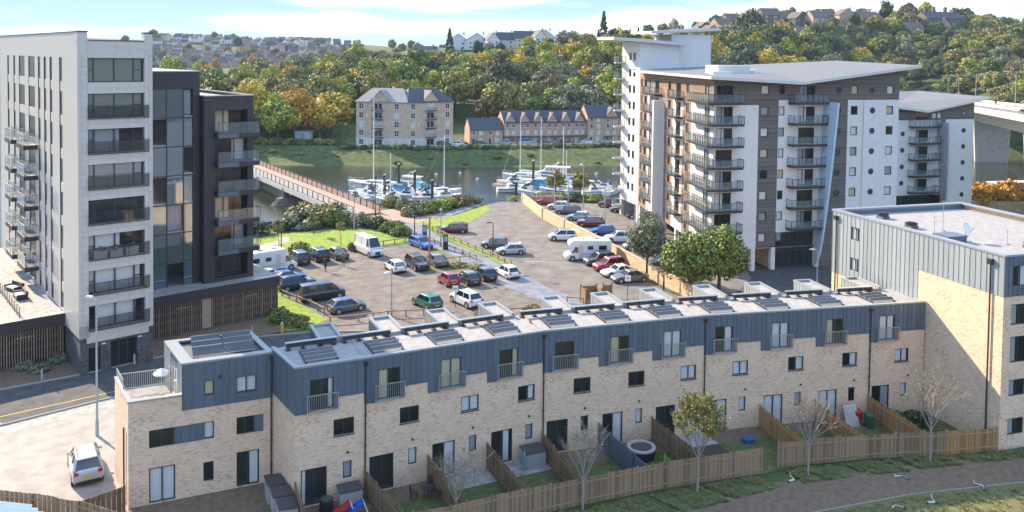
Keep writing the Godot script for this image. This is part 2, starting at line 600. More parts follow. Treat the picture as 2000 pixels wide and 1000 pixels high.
# spot heights beyond the river: x, z, height
const HILL := [[-220, -290, 1], [-90, -275, 1], [-40, -270, 1.5], [0, -275, 2], [40, -280, 3], [80, -262, 2], [130, -275, 4],
	[-300, -450, 3], [-180, -380, 3], [-90, -330, 4], [-30, -330, 9], [20, -330, 13], [70, -340, 17], [110, -330, 11], [148, -285, 3], [166, -332, 4], [184, -378, 5], [202, -420, 14], [225, -320, 12], [240, -360, 22], [290, -330, 14],
	[-330, -700, 7], [-200, -560, 6], [-110, -430, 8], [-60, -470, 19], [0, -430, 18], [-20, -400, 15], [50, -440, 33], [60, -430, 33], [-10, -500, 33], [20, -500, 35], [-35, -500, 32], [-60, -500, 28], [130, -430, 34], [225, -445, 30], [262, -420, 38], [330, -420, 40],
	[-140, -620, 12], [-40, -560, 34], [30, -540, 37], [90, -540, 42], [110, -475, 40], [150, -500, 50], [200, -505, 51], [180, -560, 54], [260, -540, 53], [380, -560, 53],
	[-500, -850, 16], [-350, -850, 15], [-220, -820, 14], [-120, -850, 21], [0, -850, 33], [150, -850, 52], [400, -850, 58],
	[-600, -1100, 46], [-420, -1080, 44], [-280, -1100, 42], [-150, -1120, 38], [0, -1150, 40], [300, -1200, 58],
	[-700, -1400, 48], [-300, -1400, 44], [0, -1400, 42], [400, -1400, 55], [-600, -300, 1], [600, -330, 20], [700, -600, 50], [-800, -700, 14]]
var river_poly := PackedVector2Array()
var wob := FastNoiseLite.new()


func land_height(x: float, z: float) -> float:
	var p := Vector2(x, z)
	if z > -100.0:
		return -0.03
	var edge := 1e9
	var near_side := true
	for i in river_poly.size():
		var a := river_poly[i]
		var b := river_poly[(i + 1) % river_poly.size()]
		var q := Geometry2D.get_closest_point_to_segment(p, a, b)
		var d := p.distance_to(q)
		if d < edge:
			edge = d
			near_side = i < 13
	if Geometry2D.is_point_in_polygon(p, river_poly):
		return -3.5 - minf(edge * 0.8, 3.0)
	if near_side and z > -330.0 and not beyond(p):
		return -0.03 - 3.47 * (1.0 - smoothstep(0.0, 3.5, edge))
	var bank := -3.5 + 3.6 * smoothstep(0.0, 17.0, edge)
	if edge < 24.0:
		return bank
	var sum := 0.0
	var ws := 0.0
	for k in HILL:
		var d2: float = (x - k[0]) * (x - k[0]) + (z - k[1]) * (z - k[1]) + 150.0
		var w: float = 1.0 / (d2 * sqrt(d2))
		sum += w * k[2]
		ws += w
	var hh := sum / ws + wob.get_noise_2d(x, z) * 2.0
	return lerpf(bank, hh, smoothstep(24.0, 60.0, edge))


func beyond(p: Vector2) -> bool:
	# farther than the river's middle line
	return p.y < -205.0 - 0.08 * absf(p.x)


func sheet(called: String, pts: Array, y: float, m: Material, label: String) -> MeshInstance3D:
	var mb := MB.new()
	var pp := PackedVector2Array()
	for q in pts:
		pp.push_back(Vector2(q[0], q[1]))
	mb.prism(pp, y, y, false)
	var o := part(mb, called, m, self)
	setting(o, label)
	return o


func strip(mb: MB, line: Array, w: float, y: float) -> void:
	for i in line.size() - 1:
		var a := Vector2(line[i][0], line[i][1])
		var b := Vector2(line[i + 1][0], line[i + 1][1])
		var s := (b - a).normalized().orthogonal() * w / 2.0
		mb.quad(Vector3(a.x - s.x, y, a.y - s.y), Vector3(a.x + s.x, y, a.y + s.y), Vector3(b.x + s.x, y, b.y + s.y), Vector3(b.x - s.x, y, b.y - s.y), Vector3.UP)


func kerb_line(line: Array, label: String) -> void:
	var mb := MB.new()
	for i in line.size() - 1:
		mb.bar(Vector3(line[i][0], 0.03, line[i][1]), Vector3(line[i + 1][0], 0.03, line[i + 1][1]), 0.14 if line[0][0] < 0 else 0.06, 0.18 if line[0][0] < 0 else 0.09)
	setting(part(mb, "kerb", M.kerb, self), label)


func build_land() -> void:
	for q in RIVER:
		river_poly.push_back(Vector2(q[0], q[1]))
	wob.seed = 3
	wob.frequency = 0.012
	var zs := [60.0, -40.0, -100.0]
	var z := -110.0
	while z > -262.0:
		zs.append(z)
		z -= 2.6
	while z > -620.0:
		zs.append(z)
		z -= 8.0
	while z > -1500.0:
		zs.append(z)
		z -= 28.0
	var xs := []
	var x := -900.0
	while x < 900.0:
		xs.append(x)
		x += 4.0 if absf(x) < 120.0 else 16.0
	var hs := []
	for zz in zs:
		var row := PackedFloat32Array()
		for xx in xs:
			row.push_back(land_height(xx, zz))
		hs.append(row)
	var mb := MB.new()
	for j in zs.size() - 1:
		for i in xs.size() - 1:
			mb.quad(Vector3(xs[i], hs[j][i], zs[j]), Vector3(xs[i + 1], hs[j][i + 1], zs[j]), Vector3(xs[i + 1], hs[j + 1][i + 1], zs[j + 1]), Vector3(xs[i], hs[j + 1][i], zs[j + 1]), Vector3.UP)
	setting(part(mb, "ground", M.meadow, self), "grassy land that rises to wooded hills beyond the river")
	var rp := []
	for q in RIVER:
		rp.append(q)
	sheet("river_water", [[-600, -50], [-120, -98], [-50, -125], [-36, -138], [-30, -147], [-16, -151], [5, -156], [90, -168], [600, -180], [600, -305], [140, -268], [30, -242], [-72, -236], [-130, -246], [-600, -340]], -3.5, M.water, "calm brown river with boats moored on it")
	# street between tower and terrace
	sheet("road", [[-75, -38], [-64, -44], [-44, -56], [-37.6, -60.2], [-32.0, -65.2], [-20.5, -72.5], [-12, -69.0], [3, -69], [20, -75], [33, -80], [34, -98], [28.5, -98], [24, -85], [4, -83.0], [-18, -81.5], [-26, -79.5], [-36.0, -70.6], [-42, -66.4], [-54, -58.5], [-75, -47]], 0.004, M.asphalt, "dark asphalt street between the flats and the terrace")
	sheet("forecourt", [[-64, -44], [-44, -56], [-37.6, -60.2], [-32.0, -65.2], [-25.2, -58.0], [-22.5, -49.0], [-20, -44.5], [-64, -36]], 0.008, M.apron, "pale sunlit forecourt beside the corner house")
	sheet("pavement", [[-40.5, -62.3], [-37.6, -60.2], [-32.0, -65.2], [-27.5, -68.1], [-26.8, -66.4], [-31.2, -63.3], [-37.0, -58.4], [-44, -54.6], [-44, -56]], 0.014, M.paving, "light pavement along the street")
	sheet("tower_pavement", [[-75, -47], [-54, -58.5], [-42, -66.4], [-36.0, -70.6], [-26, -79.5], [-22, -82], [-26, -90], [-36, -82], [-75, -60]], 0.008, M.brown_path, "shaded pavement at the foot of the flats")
	kerb_line([[-54, -58.4], [-42, -66.3], [-36.0, -70.5], [-26, -79.4], [-20, -81.4], [-6, -82.4], [4, -82.9]], "kerb on the flats' side of the street")
	kerb_line([[-64, -44], [-44, -56], [-37.6, -60.2], [-32.0, -65.2], [-24, -70.3]], "kerb on the terrace side of the street")
	var yl := MB.new()
	strip(yl, [[-60, -47.8], [-44.5, -57.6], [-38.7, -61.6], [-32.4, -66.5], [-24, -72]], 0.11, 0.010)
	setting(part(yl, "yellow_line", M.yellow_paint, self), "single yellow line along the street")
	# behind the terrace
	sheet("gravel_car_park", [[-26.4, -94.0], [-29.5, -101.5], [-34.0, -108], [-28.1, -112.5], [-22.5, -116.7], [-14.9, -121.0], [-9.6, -115.5], [-3.6, -102.2], [3, -95], [9, -91], [12, -86], [3, -83.2], [-18.7, -81.8], [-20.4, -82.8], [-19.1, -85.5]], 0.008, M.gravel, "brown gravel car park behind the terrace")
	sheet("tarmac_car_park", [[-4.1, -153.3], [-2, -157], [2.5, -156.5], [8.4, -131.4], [18.2, -99.4], [22, -91], [20, -86], [9, -84], [6, -91], [2.9, -101.2], [-2.5, -110.4], [-10.9, -126.5], [-8.2, -134.4]], 0.012, M.old_tarmac, "worn tarmac car park beside the brick wall")
	sheet("footpath", [[-18.8, -137.9], [-15.5, -125.5], [-9.6, -116.5], [-3.6, -103.1], [1.5, -96], [6, -90], [12, -88], [9, -93], [4.4, -98.8], [-0.4, -108.3], [-9.5, -123.0], [-14.6, -134.0]], 0.018, M.path_tarmac, "grey tarmac footpath to the bridge")
	sheet("riverside_lawn", [[-40, -118], [-38.5, -123.1], [-34.1, -127.0], [-29.1, -129.5], [-24.8, -130.6], [-15.6, -125.6], [-15.4, -121.9], [-22.5, -116.9], [-28.1, -112.7], [-34.5, -108.2]], 0.014, M.lawn, "bright green lawn by the river")
	sheet("lawn_path", [[-41, -116.5], [-36.5, -118.5], [-34.6, -121.5], [-35.4, -123.5], [-33.9, -124.3], [-32.8, -121.0], [-35.2, -116.6], [-40, -114.0]], 0.02, M.paving, "curving pale path across the lawn")
	sheet("promenade", [[-27.5, -137.0], [-25.0, -145.0], [-20, -149], [-11, -147.5], [-14.6, -134.0], [-18.8, -137.9], [-21, -134]], 0.014, M.promenade, "reddish paving at the end of the bridge")
	sheet("grass_wedge", [[-16.3, -135.5], [-12.5, -140], [-9.5, -143], [-4.6, -153.0], [-3.6, -148.2], [-7.0, -136.9], [-9.8, -134.3], [-12.3, -132.9]], 0.022, M.lawn, "wedge of bright grass beside the riverside path")
	sheet("riverside_path", [[-13.4, -140.5], [-6.5, -155.5], [-4.8, -154.3], [-11.6, -139.5]], 0.026, M.path_tarmac, "narrow grey path behind the hedge")
	sheet("brown_verge", [[-12.7, -114.2], [-9.8, -110.0], [-4.2, -109.0], [-1.4, -106.5], [-2.4, -105.4], [-7.7, -105.6], [-11.5, -105.6]], 0.024, M.dry_grass, "scrubby dry verge in the car park")
	sheet("podium_verge", [[-28.1, -97.4], [-26.4, -94.3], [-19.1, -85.5], [-20.4, -82.8], [-22.3, -81.6], [-25.4, -84.5]], 0.016, M.lawn, "strip of grass beside the slatted podium")
	sheet("resident_car_park", [[3.4, -157], [20, -158], [34, -150], [33, -118], [31, -104], [27, -97.0], [22, -91.5], [18.8, -99.4], [9.0, -131.4]], 0.012, M.old_tarmac, "residents' tarmac car park behind the brick wall")
	sheet("entrance_yard", [[27, -97.0], [31, -104], [33, -112], [52, -116], [56, -100], [36, -92]], 0.016, M.asphalt, "dark yard before the white flats' entrance")
	sheet("estate_ground", [[-240, -34], [240, -34], [240, 56], [-240, 56]], -0.02, M.old_tarmac, "tarmac and paving of the estate before the terrace")
	for q in [[1.6, -103.6, 0.9], [5.4, -100.2, 0.7], [-0.8, -97.5, 0.6]]:
		sheet("drain_cover", [[q[0], q[1]], [q[0] + q[2], q[1] - 0.25], [q[0] + q[2] + 0.15, q[1] + 0.2], [q[0] + 0.15, q[1] + 0.45]], 0.026, M.dark_metal, "dark drain cover in the tarmac")
	# the painted line that the red car's shade crosses
	var wl := MB.new()
	strip(wl, [[2.0, -111.2], [8.6, -110.6]], 0.1, 0.016)
	setting(part(wl, "white_line", M.white_paint, self), "faint white bay line on the tarmac")
	# front of the gardens
	sheet("front_path", [[8, -48.6], [12.2, -50.4], [17.6, -53.2], [25.3, -55.2], [31.7, -56.6], [40, -58.2], [44, -54.8], [34.6, -53.7], [26.3, -52.0], [18.7, -49.6], [12, -46.6]], 0.012, M.brown_path, "brown tarmac path along the garden fences")
	sheet("green", [[12, -46.6], [18.7, -49.6], [26.3, -52.0], [34.6, -53.7], [44, -54.8], [44, -40], [10, -40]], 0.008, M.dry_grass, "patchy grass in front of the path")
	kerb_line([[12, -46.6], [18.7, -49.6], [26.3, -52.0], [34.6, -53.7], [44, -54.8]], "thin edging between path and grass")


func frame_shape(mb: MB, w: float, h: float, n: int, transom: float, th: float) -> void:
	var z0 := -0.11
	var z1 := -0.045
	mb.box(0, 0, z0, w, th, z1)
	mb.box(0, h - th, z0, w, h, z1)
	mb.box(0, th, z0, th, h - th, z1)
	mb.box(w - th, th, z0, w, h - th, z1)
	for i in range(1, n):
		var x := w * i / n
		mb.box(x - th / 2.0, th, z0, x + th / 2.0, h - th, z1)
	if transom > 0.0:
		mb.box(th, h * transom - th / 3.0, z0 + 0.004, w - th, h * transom + th / 3.0, z1 - 0.004)


func curtain_shape(mb: MB, x0: float, x1: float, h: float) -> void:
	var k := maxi(3, int((x1 - x0) / 0.08))
	for i in k:
		var a := lerpf(x0, x1, float(i) / k)
		var b := lerpf(x0, x1, float(i + 1) / k)
		var za := -0.165 + (0.03 if i % 2 else 0.0)
		var zb := -0.165 + (0.0 if i % 2 else 0.03)
		mb.quad(Vector3(a, 0.05, za), Vector3(b, 0.05, zb), Vector3(b, h - 0.04, zb), Vector3(a, h - 0.04, za), Vector3.BACK)


func win(parent: Node3D, at: Vector3, w: float, h: float, n := 2, turn := 0.0, curtain := "", ca := 0.0, cb := 1.0, transom := 0.0, glass := "glass", frame := "frame", th := 0.06, called := "window") -> MeshInstance3D:
	var f := put(shape("frame %.2f %.2f %d %.2f %.2f" % [w, h, n, transom, th], func(mb): frame_shape(mb, w, h, n, transom, th)), called, M[frame], parent, at, turn)
	put(shape("pane %.2f %.2f" % [w, h], func(mb): mb.quad(Vector3(0.03, 0.03, -0.075), Vector3(w - 0.03, 0.03, -0.075), Vector3(w - 0.03, h - 0.03, -0.075), Vector3(0.03, h - 0.03, -0.075), Vector3.BACK)), "pane", M[glass], f)
	if curtain:
		put(shape("curtain %.2f %.2f %.2f %.2f" % [w, h, ca, cb], func(mb): curtain_shape(mb, w * ca, w * cb, h)), "curtain", M[curtain], f)
	return f


func panel_shape(mb: MB, w: float, h: float) -> void:
	# a zinc tray with its standing seam on the left
	mb.box(0.012, 0, 0.006, w - 0.002, h, 0.03)
	mb.box(-0.010, 0.004, 0.004, 0.012, h - 0.004, 0.062)


func zinc(parent: Node3D, at: Vector3, w: float, h: float, turn := 0.0, pale := false) -> void:
	put(shape("zinc %.2f %.2f" % [w, h], func(mb): panel_shape(mb, w, h)), "cladding_panel", M[("pale_zinc%d" if pale else "zinc%d") % (rng.randi() % 4)], parent, at, turn)


func zinc_run(parent: Node3D, origin: Vector3, turn: float, x0: float, x1: float, y0: float, y1: float, pitch := 0.43, pale := false) -> void:
	var k := maxi(1, roundi((x1 - x0) / pitch))
	var w := (x1 - x0) / k
	var d := Vector3(cos(turn), 0, -sin(turn))
	for i in k:
		zinc(parent, origin + d * (x0 + w * i) + Vector3.UP * y0, w, y1 - y0, turn, pale)


func railing_shape(mb: MB, w: float, h: float, gap: float, r := 0.012) -> void:
	mb.bar(Vector3(0, h, 0), Vector3(w, h, 0), 0.05, 0.05)
	mb.bar(Vector3(0, 0.04, 0), Vector3(w, 0.04, 0), 0.05, 0.05)
	for x in [0.0, w]:
		mb.bar(Vector3(x, 0, 0), Vector3(x, h, 0), 0.05, 0.05, Vector3.RIGHT)
	var k := int(w / gap)
	for i in range(1, k):
		mb.bar(Vector3(w * i / k, 0.05, 0), Vector3(w * i / k, h, 0), r * 2.0, r * 2.0, Vector3.RIGHT)


func collector(at: Vector3, turn: float, label: String) -> void:
	# solar panels in three tilted rows on a low frame
	var t := thing("solar_rack", label, "solar panels", at, turn, "solar racks on the terrace roof")
	for k in 3:
		put(shape("solar panel", func(mb):
			mb.hexa([Vector3(0, 0.10, 0), Vector3(2.0, 0.10, 0), Vector3(2.0, 0.26, -0.34), Vector3(0, 0.26, -0.34), Vector3(0, 0.15, 0.02), Vector3(2.0, 0.15, 0.02), Vector3(2.0, 0.31, -0.32), Vector3(0, 0.31, -0.32)])), "solar_panel", M.solar, t, Vector3(0, 0, -0.64 * k))
		put(shape("solar edge", func(mb):
			mb.bar(Vector3(-0.02, 0.13, 0.03), Vector3(2.02, 0.13, 0.03), 0.03, 0.07)
			mb.bar(Vector3(-0.02, 0.29, -0.34), Vector3(2.02, 0.29, -0.34), 0.03, 0.05)), "panel_frame", M.steel, t, Vector3(0, 0, -0.64 * k))
	put(shape("solar rail", func(mb):
		mb.bar(Vector3(0, 0.05, 0.15), Vector3(0, 0.05, -2.1), 0.08, 0.1)
		mb.bar(Vector3(2.0, 0.05, 0.15), Vector3(2.0, 0.05, -2.1), 0.08, 0.1)), "rail", M.dark_metal, t)


func pipe_rack(at: Vector3, turn: float, label: String) -> void:
	var t := thing("heat_tube_rack", label, "tube rack", at, turn, "heat tube racks along the back of the terrace roof")
	put(shape("rack tubes", func(mb):
		for k in 3:
			mb.tube(Vector3(0, 0.22 + 0.09 * k, -0.05 * k), Vector3(3.3, 0.22 + 0.09 * k, -0.05 * k), 0.05, 0.05, 6)), "tube", M.dark_metal, t)
	put(shape("rack top", func(mb): mb.box(-0.05, 0.44, -0.22, 3.35, 0.5, 0.02)), "cover", M.steel, t)
	for x in [0.15, 1.1, 2.2, 3.1]:
		put(shape("rack post", func(mb): mb.box(-0.04, 0, -0.16, 0.04, 0.45, 0.02)), "post", M.dark_metal, t, Vector3(x, 0, 0))
		put(shape("rack foot", func(mb): mb.box(-0.16, -0.002, -0.24, 0.16, 0.07, 0.1)), "foot", M.black, t, Vector3(x, 0, 0))


func downpipe(parent: Node3D, at: Vector3, h: float) -> void:
	var mb := MB.new()
	mb.tube(Vector3(0, 0.05, 0.09), Vector3(0, h - 0.45, 0.09), 0.05, 0.05, 8)
	mb.hexa([Vector3(-0.08, h - 0.5, 0.02), Vector3(0.08, h - 0.5, 0.02), Vector3(0.08, h - 0.5, 0.17), Vector3(-0.08, h - 0.5, 0.17), Vector3(-0.15, h - 0.2, 0.02), Vector3(0.15, h - 0.2, 0.02), Vector3(0.15, h - 0.2, 0.22), Vector3(-0.15, h - 0.2, 0.22)])
	for y in [1.2, 3.2, 5.2, 7.2]:
		mb.box(-0.07, y, 0.0, 0.07, y + 0.05, 0.15)
	part(mb, "downpipe", M.dark_metal, parent, at)


func house(i: int, at: Vector2, turn: float, w: float, pipe: bool, side: float, look: Array) -> void:
	var t := thing("terraced_house", "three-storey buff brick house with dark zinc top storey, %s from the left in the terrace" % ORD[i], "house", Vector3(at.x, 0, at.y), turn, "terraced houses with zinc tops")
	var lo := 5.93
	var hi := 6.68
	var top := 8.78
	var holes := [Rect2(0.35, 0.08, 1.6, 2.3), Rect2(2.95, 1.35, 0.56, 1.08), Rect2(2.35, 4.15, 1.3, 1.05), Rect2(0.88, 5.98, 1.47, 1.97)]
	var mb := MB.new()
	mb.wall(0, w, 0, top, holes, 0.16)
	# party, back and lower rear walls
	mb.quad(Vector3(0.01, 0, 0), Vector3(0.01, top, 0), Vector3(0.01, top, -4.1), Vector3(0.01, 0, -4.1), Vector3.LEFT)
	mb.quad(Vector3(w - 0.01, 0, 0), Vector3(w - 0.01, top, 0), Vector3(w - 0.01, top, -4.1), Vector3(w - 0.01, 0, -4.1), Vector3.RIGHT)
	mb.quad(Vector3(0, 0, -4.1), Vector3(w, 0, -4.1), Vector3(w, top, -4.1), Vector3(0, top, -4.1), Vector3.FORWARD)
	mb.box(0.02, 0, -7.0, w - 0.02, 5.7, -4.12)
	part(mb, "wall", M.buff_brick, t)
	mb = MB.new()
	mb.box(0.03, 0.02, -1.6, w - 0.03, 8.5, -1.5)
	for y in [0.02, 2.75, 5.75, 8.4]:
		mb.box(0.03, y, -1.5, w - 0.03, y + 0.04, -0.2)
	part(mb, "interior", M.room, t)
	# openings
	win(t, Vector3(0.35, 0.08, 0), 1.6, 2.3, 2, 0.0, look[0], look[1], look[2], 0.0, "glass", "frame", 0.075, "patio_door")
	win(t, Vector3(2.95, 1.35, 0), 0.56, 1.08, 1, 0.0, look[3], 0.0, 1.0)
	win(t, Vector3(2.35, 4.15, 0), 1.3, 1.05, 2, 0.0, look[4], look[5], look[6])
	win(t, Vector3(0.88, 5.98, 0), 1.47, 1.97, 2, 0.0, look[7], look[8], look[9], 0.0, "glass", "frame", 0.075, "french_window")
	put(shape("sill", func(m): m.box(-0.04, -0.06, -0.1, 1.34, -0.003, 0.05)), "window_sill", M.frame, t, Vector3(2.35, 4.15, 0))
	put(shape("juliet", func(m): railing_shape(m, 1.9, 1.08, 0.13)), "juliet_balcony", M.steel, t, Vector3(0.7, 5.93, 0.2))
	put(shape("juliet arms", func(m):
		for q in [[0.0, 0.04], [0.0, 1.0], [1.9, 0.04], [1.9, 1.0]]:
			m.bar(Vector3(q[0], q[1], 0.03), Vector3(q[0], q[1], 0.2), 0.04, 0.04)), "bracket", M.steel, t, Vector3(0.7, 5.93, 0))
	# zinc trays
	var cols := [0.0, 0.44, 0.88, 1.37, 1.86, 2.35, 2.62]
	var k := roundi((w - 2.62) / 0.43)
	for q in k:
		cols.append(2.62 + (w - 2.62) * (q + 1) / k)
	for q in cols.size() - 1:
		var y0 := lo if cols[q] < 2.6 else hi
		if cols[q] > 0.87 and cols[q] < 2.3:
			y0 = 7.95
		zinc(t, Vector3(cols[q], y0, 0), cols[q + 1] - cols[q], top - y0)
	mb = MB.new()
	boxes(t, "flashing", "zinc1", [[0, lo - 0.05, 0.002, 2.62, lo - 0.004, 0.07], [2.624, hi - 0.05, 0.002, w, hi - 0.004, 0.07]])
	# roof
	mb = MB.new()
	mb.box(0, top - 0.18, -4.2, w, top - 0.02, -0.1)
	part(mb, "roof", M.roof_felt, t)
	mb = MB.new()
	boxes(t, "coping", "coping", [[0, top, -0.16, w, top + 0.12, 0.1], [0, top - 0.1, -4.26, w, top + 0.03, -4.204]])
	# stair head at the back
	mb = MB.new()
	mb.box(2.24, 5.7, -6.75, 3.66, top + 0.18, -3.62)
	var sh := part(mb, "stair_box", M.roof_felt, t)
	zinc_run(sh, Vector3(2.23, 0, -6.75), -PI / 2, 0.0, 3.1, 5.72, top + 0.16, 0.44, i > 1)
	zinc_run(sh, Vector3(3.66, 0, -6.76), PI, 0.0, 1.42, 5.72, top + 0.16, 0.47)
	zinc_run(sh, Vector3(3.67, 0, -3.65), PI / 2, 0.0, 3.1, 5.72, top + 0.16, 0.44)
	mb = MB.new()
	mb.box(2.17, top + 0.184, -6.82, 2.37, top + 0.36, -3.62)
	mb.box(3.53, top + 0.184, -6.82, 3.73, top + 0.36, -3.62)
	mb.box(2.374, top + 0.184, -6.82, 3.526, top + 0.36, -6.62)
	part(mb, "rim", M.coping, sh)
	if pipe:
		downpipe(t, Vector3(0.06, 0, 0.0), 8.8)
	var hole := MB.new()
	hole.tube(Vector3(1.1 + w * 0.5, 3.0, 0), Vector3(1.1 + w * 0.5, 3.0, 0.05), 0.08, 0.08, 8)
	part(hole, "vent", M.dark_metal, t)
	if side > 0.0:
		# exposed slanting flank of the end house
		var phi := deg_to_rad(-79.7)
		var org := Vector3(-0.73, 0, -4.03)
		mb = MB.new()
		mb.t = Transform3D(Basis(Vector3.UP, phi), org)
		mb.wall(0, 4.1, 0, top, [])
		mb.t = Transform3D()
		part(mb, "flank_wall", M.buff_brick, t)
		zinc_run(t, org, phi, 0.0, 4.1, 5.93, top, 0.41)
		mb = MB.new()
		mb.t = Transform3D(Basis(Vector3.UP, phi), org)
		mb.box(-0.1, top, -0.16, 4.18, top + 0.119, 0.1)
		mb.box(0, 5.88, 0.002, 4.1, 5.926, 0.07)
		mb.t = Transform3D()
		part(mb, "flank_coping", M.coping, t)
		mb = MB.new()
		mb.prism(PackedVector2Array([Vector2(0, -0.1), Vector2(-0.02, -0.1), Vector2(-0.74, -4.2), Vector2(0, -4.2)]), top - 0.18, top - 0.02)
		part(mb, "flank_roof", M.roof_felt, t)
	collector(Vector3(at.x, top - 0.02, at.y) + Basis(Vector3.UP, turn) * Vector3(0.75, 0, -0.75), turn, "three-row solar panel rack on the roof, %s from the left" % ORD[i])
	pipe_rack(Vector3(at.x, top - 0.02, at.y) + Basis(Vector3.UP, turn) * Vector3(-0.55 if i else 0.0, 0, -3.35), turn, "long dark tube rack along the roof's back edge, %s from the left" % ORD[i])


func build_terrace() -> void:
	var nodes := [Vector2(-13.0, -49.3), Vector2(-9.1, -51.1), Vector2(2.4, -56.6), Vector2(14.6, -60.5), Vector2(28.3, -63.6), Vector2(33.2, -64.75)]
	var counts := [1, 3, 3, 3, 1]
	# curtains: door, small window, first floor, french window
	var c := "curtain"
	var y := "curtain_cream"
	var g := "curtain_grey"
	var looks := [
		[c, 0.0, 0.18, g, "", 0, 1, c, 0.8, 1.0],
		["", 0, 1, c, "", 0, 1, y, 0.0, 0.45],
		[c, 0.55, 1.0, g, c, 0.0, 1.0, y, 0.0, 1.0],
		[c, 0.6, 0.85, g, c, 0.65, 0.95, y, 0.75, 1.0],
		["", 0, 1, "", "", 0, 1, "", 0, 1],
		[c, 0.55, 1.0, c, "", 0, 1, y, 0.0, 0.5],
		["", 0, 1, g, c, 0.05, 0.95, c, 0.0, 1.0],
		[c, 0.5, 1.0, c, c, 0.0, 1.0, c, 0.6, 0.95],
		[c, 0.0, 1.0, g, c, 0.5, 1.0, c, 0.0, 1.0],
		[c, 0.0, 1.0, "", c, 0.55, 1.0, y, 0.0, 0.4],
		[g, 0.5, 1.0, c, c, 0.0, 0.9, c, 0.05, 0.9]]
	var i := 0
	for s in counts.size():
		var a: Vector2 = nodes[s]
		var b: Vector2 = nodes[s + 1]
		var turn := atan2(-(b.y - a.y), b.x - a.x)
		var w: float = a.distance_to(b) / counts[s]
		for k in counts[s]:
			house(i, a.lerp(b, float(k) / counts[s]), turn, w, k == 0 and s > 0, 4.1 if i == 0 else 0.0, looks[i])
			i += 1


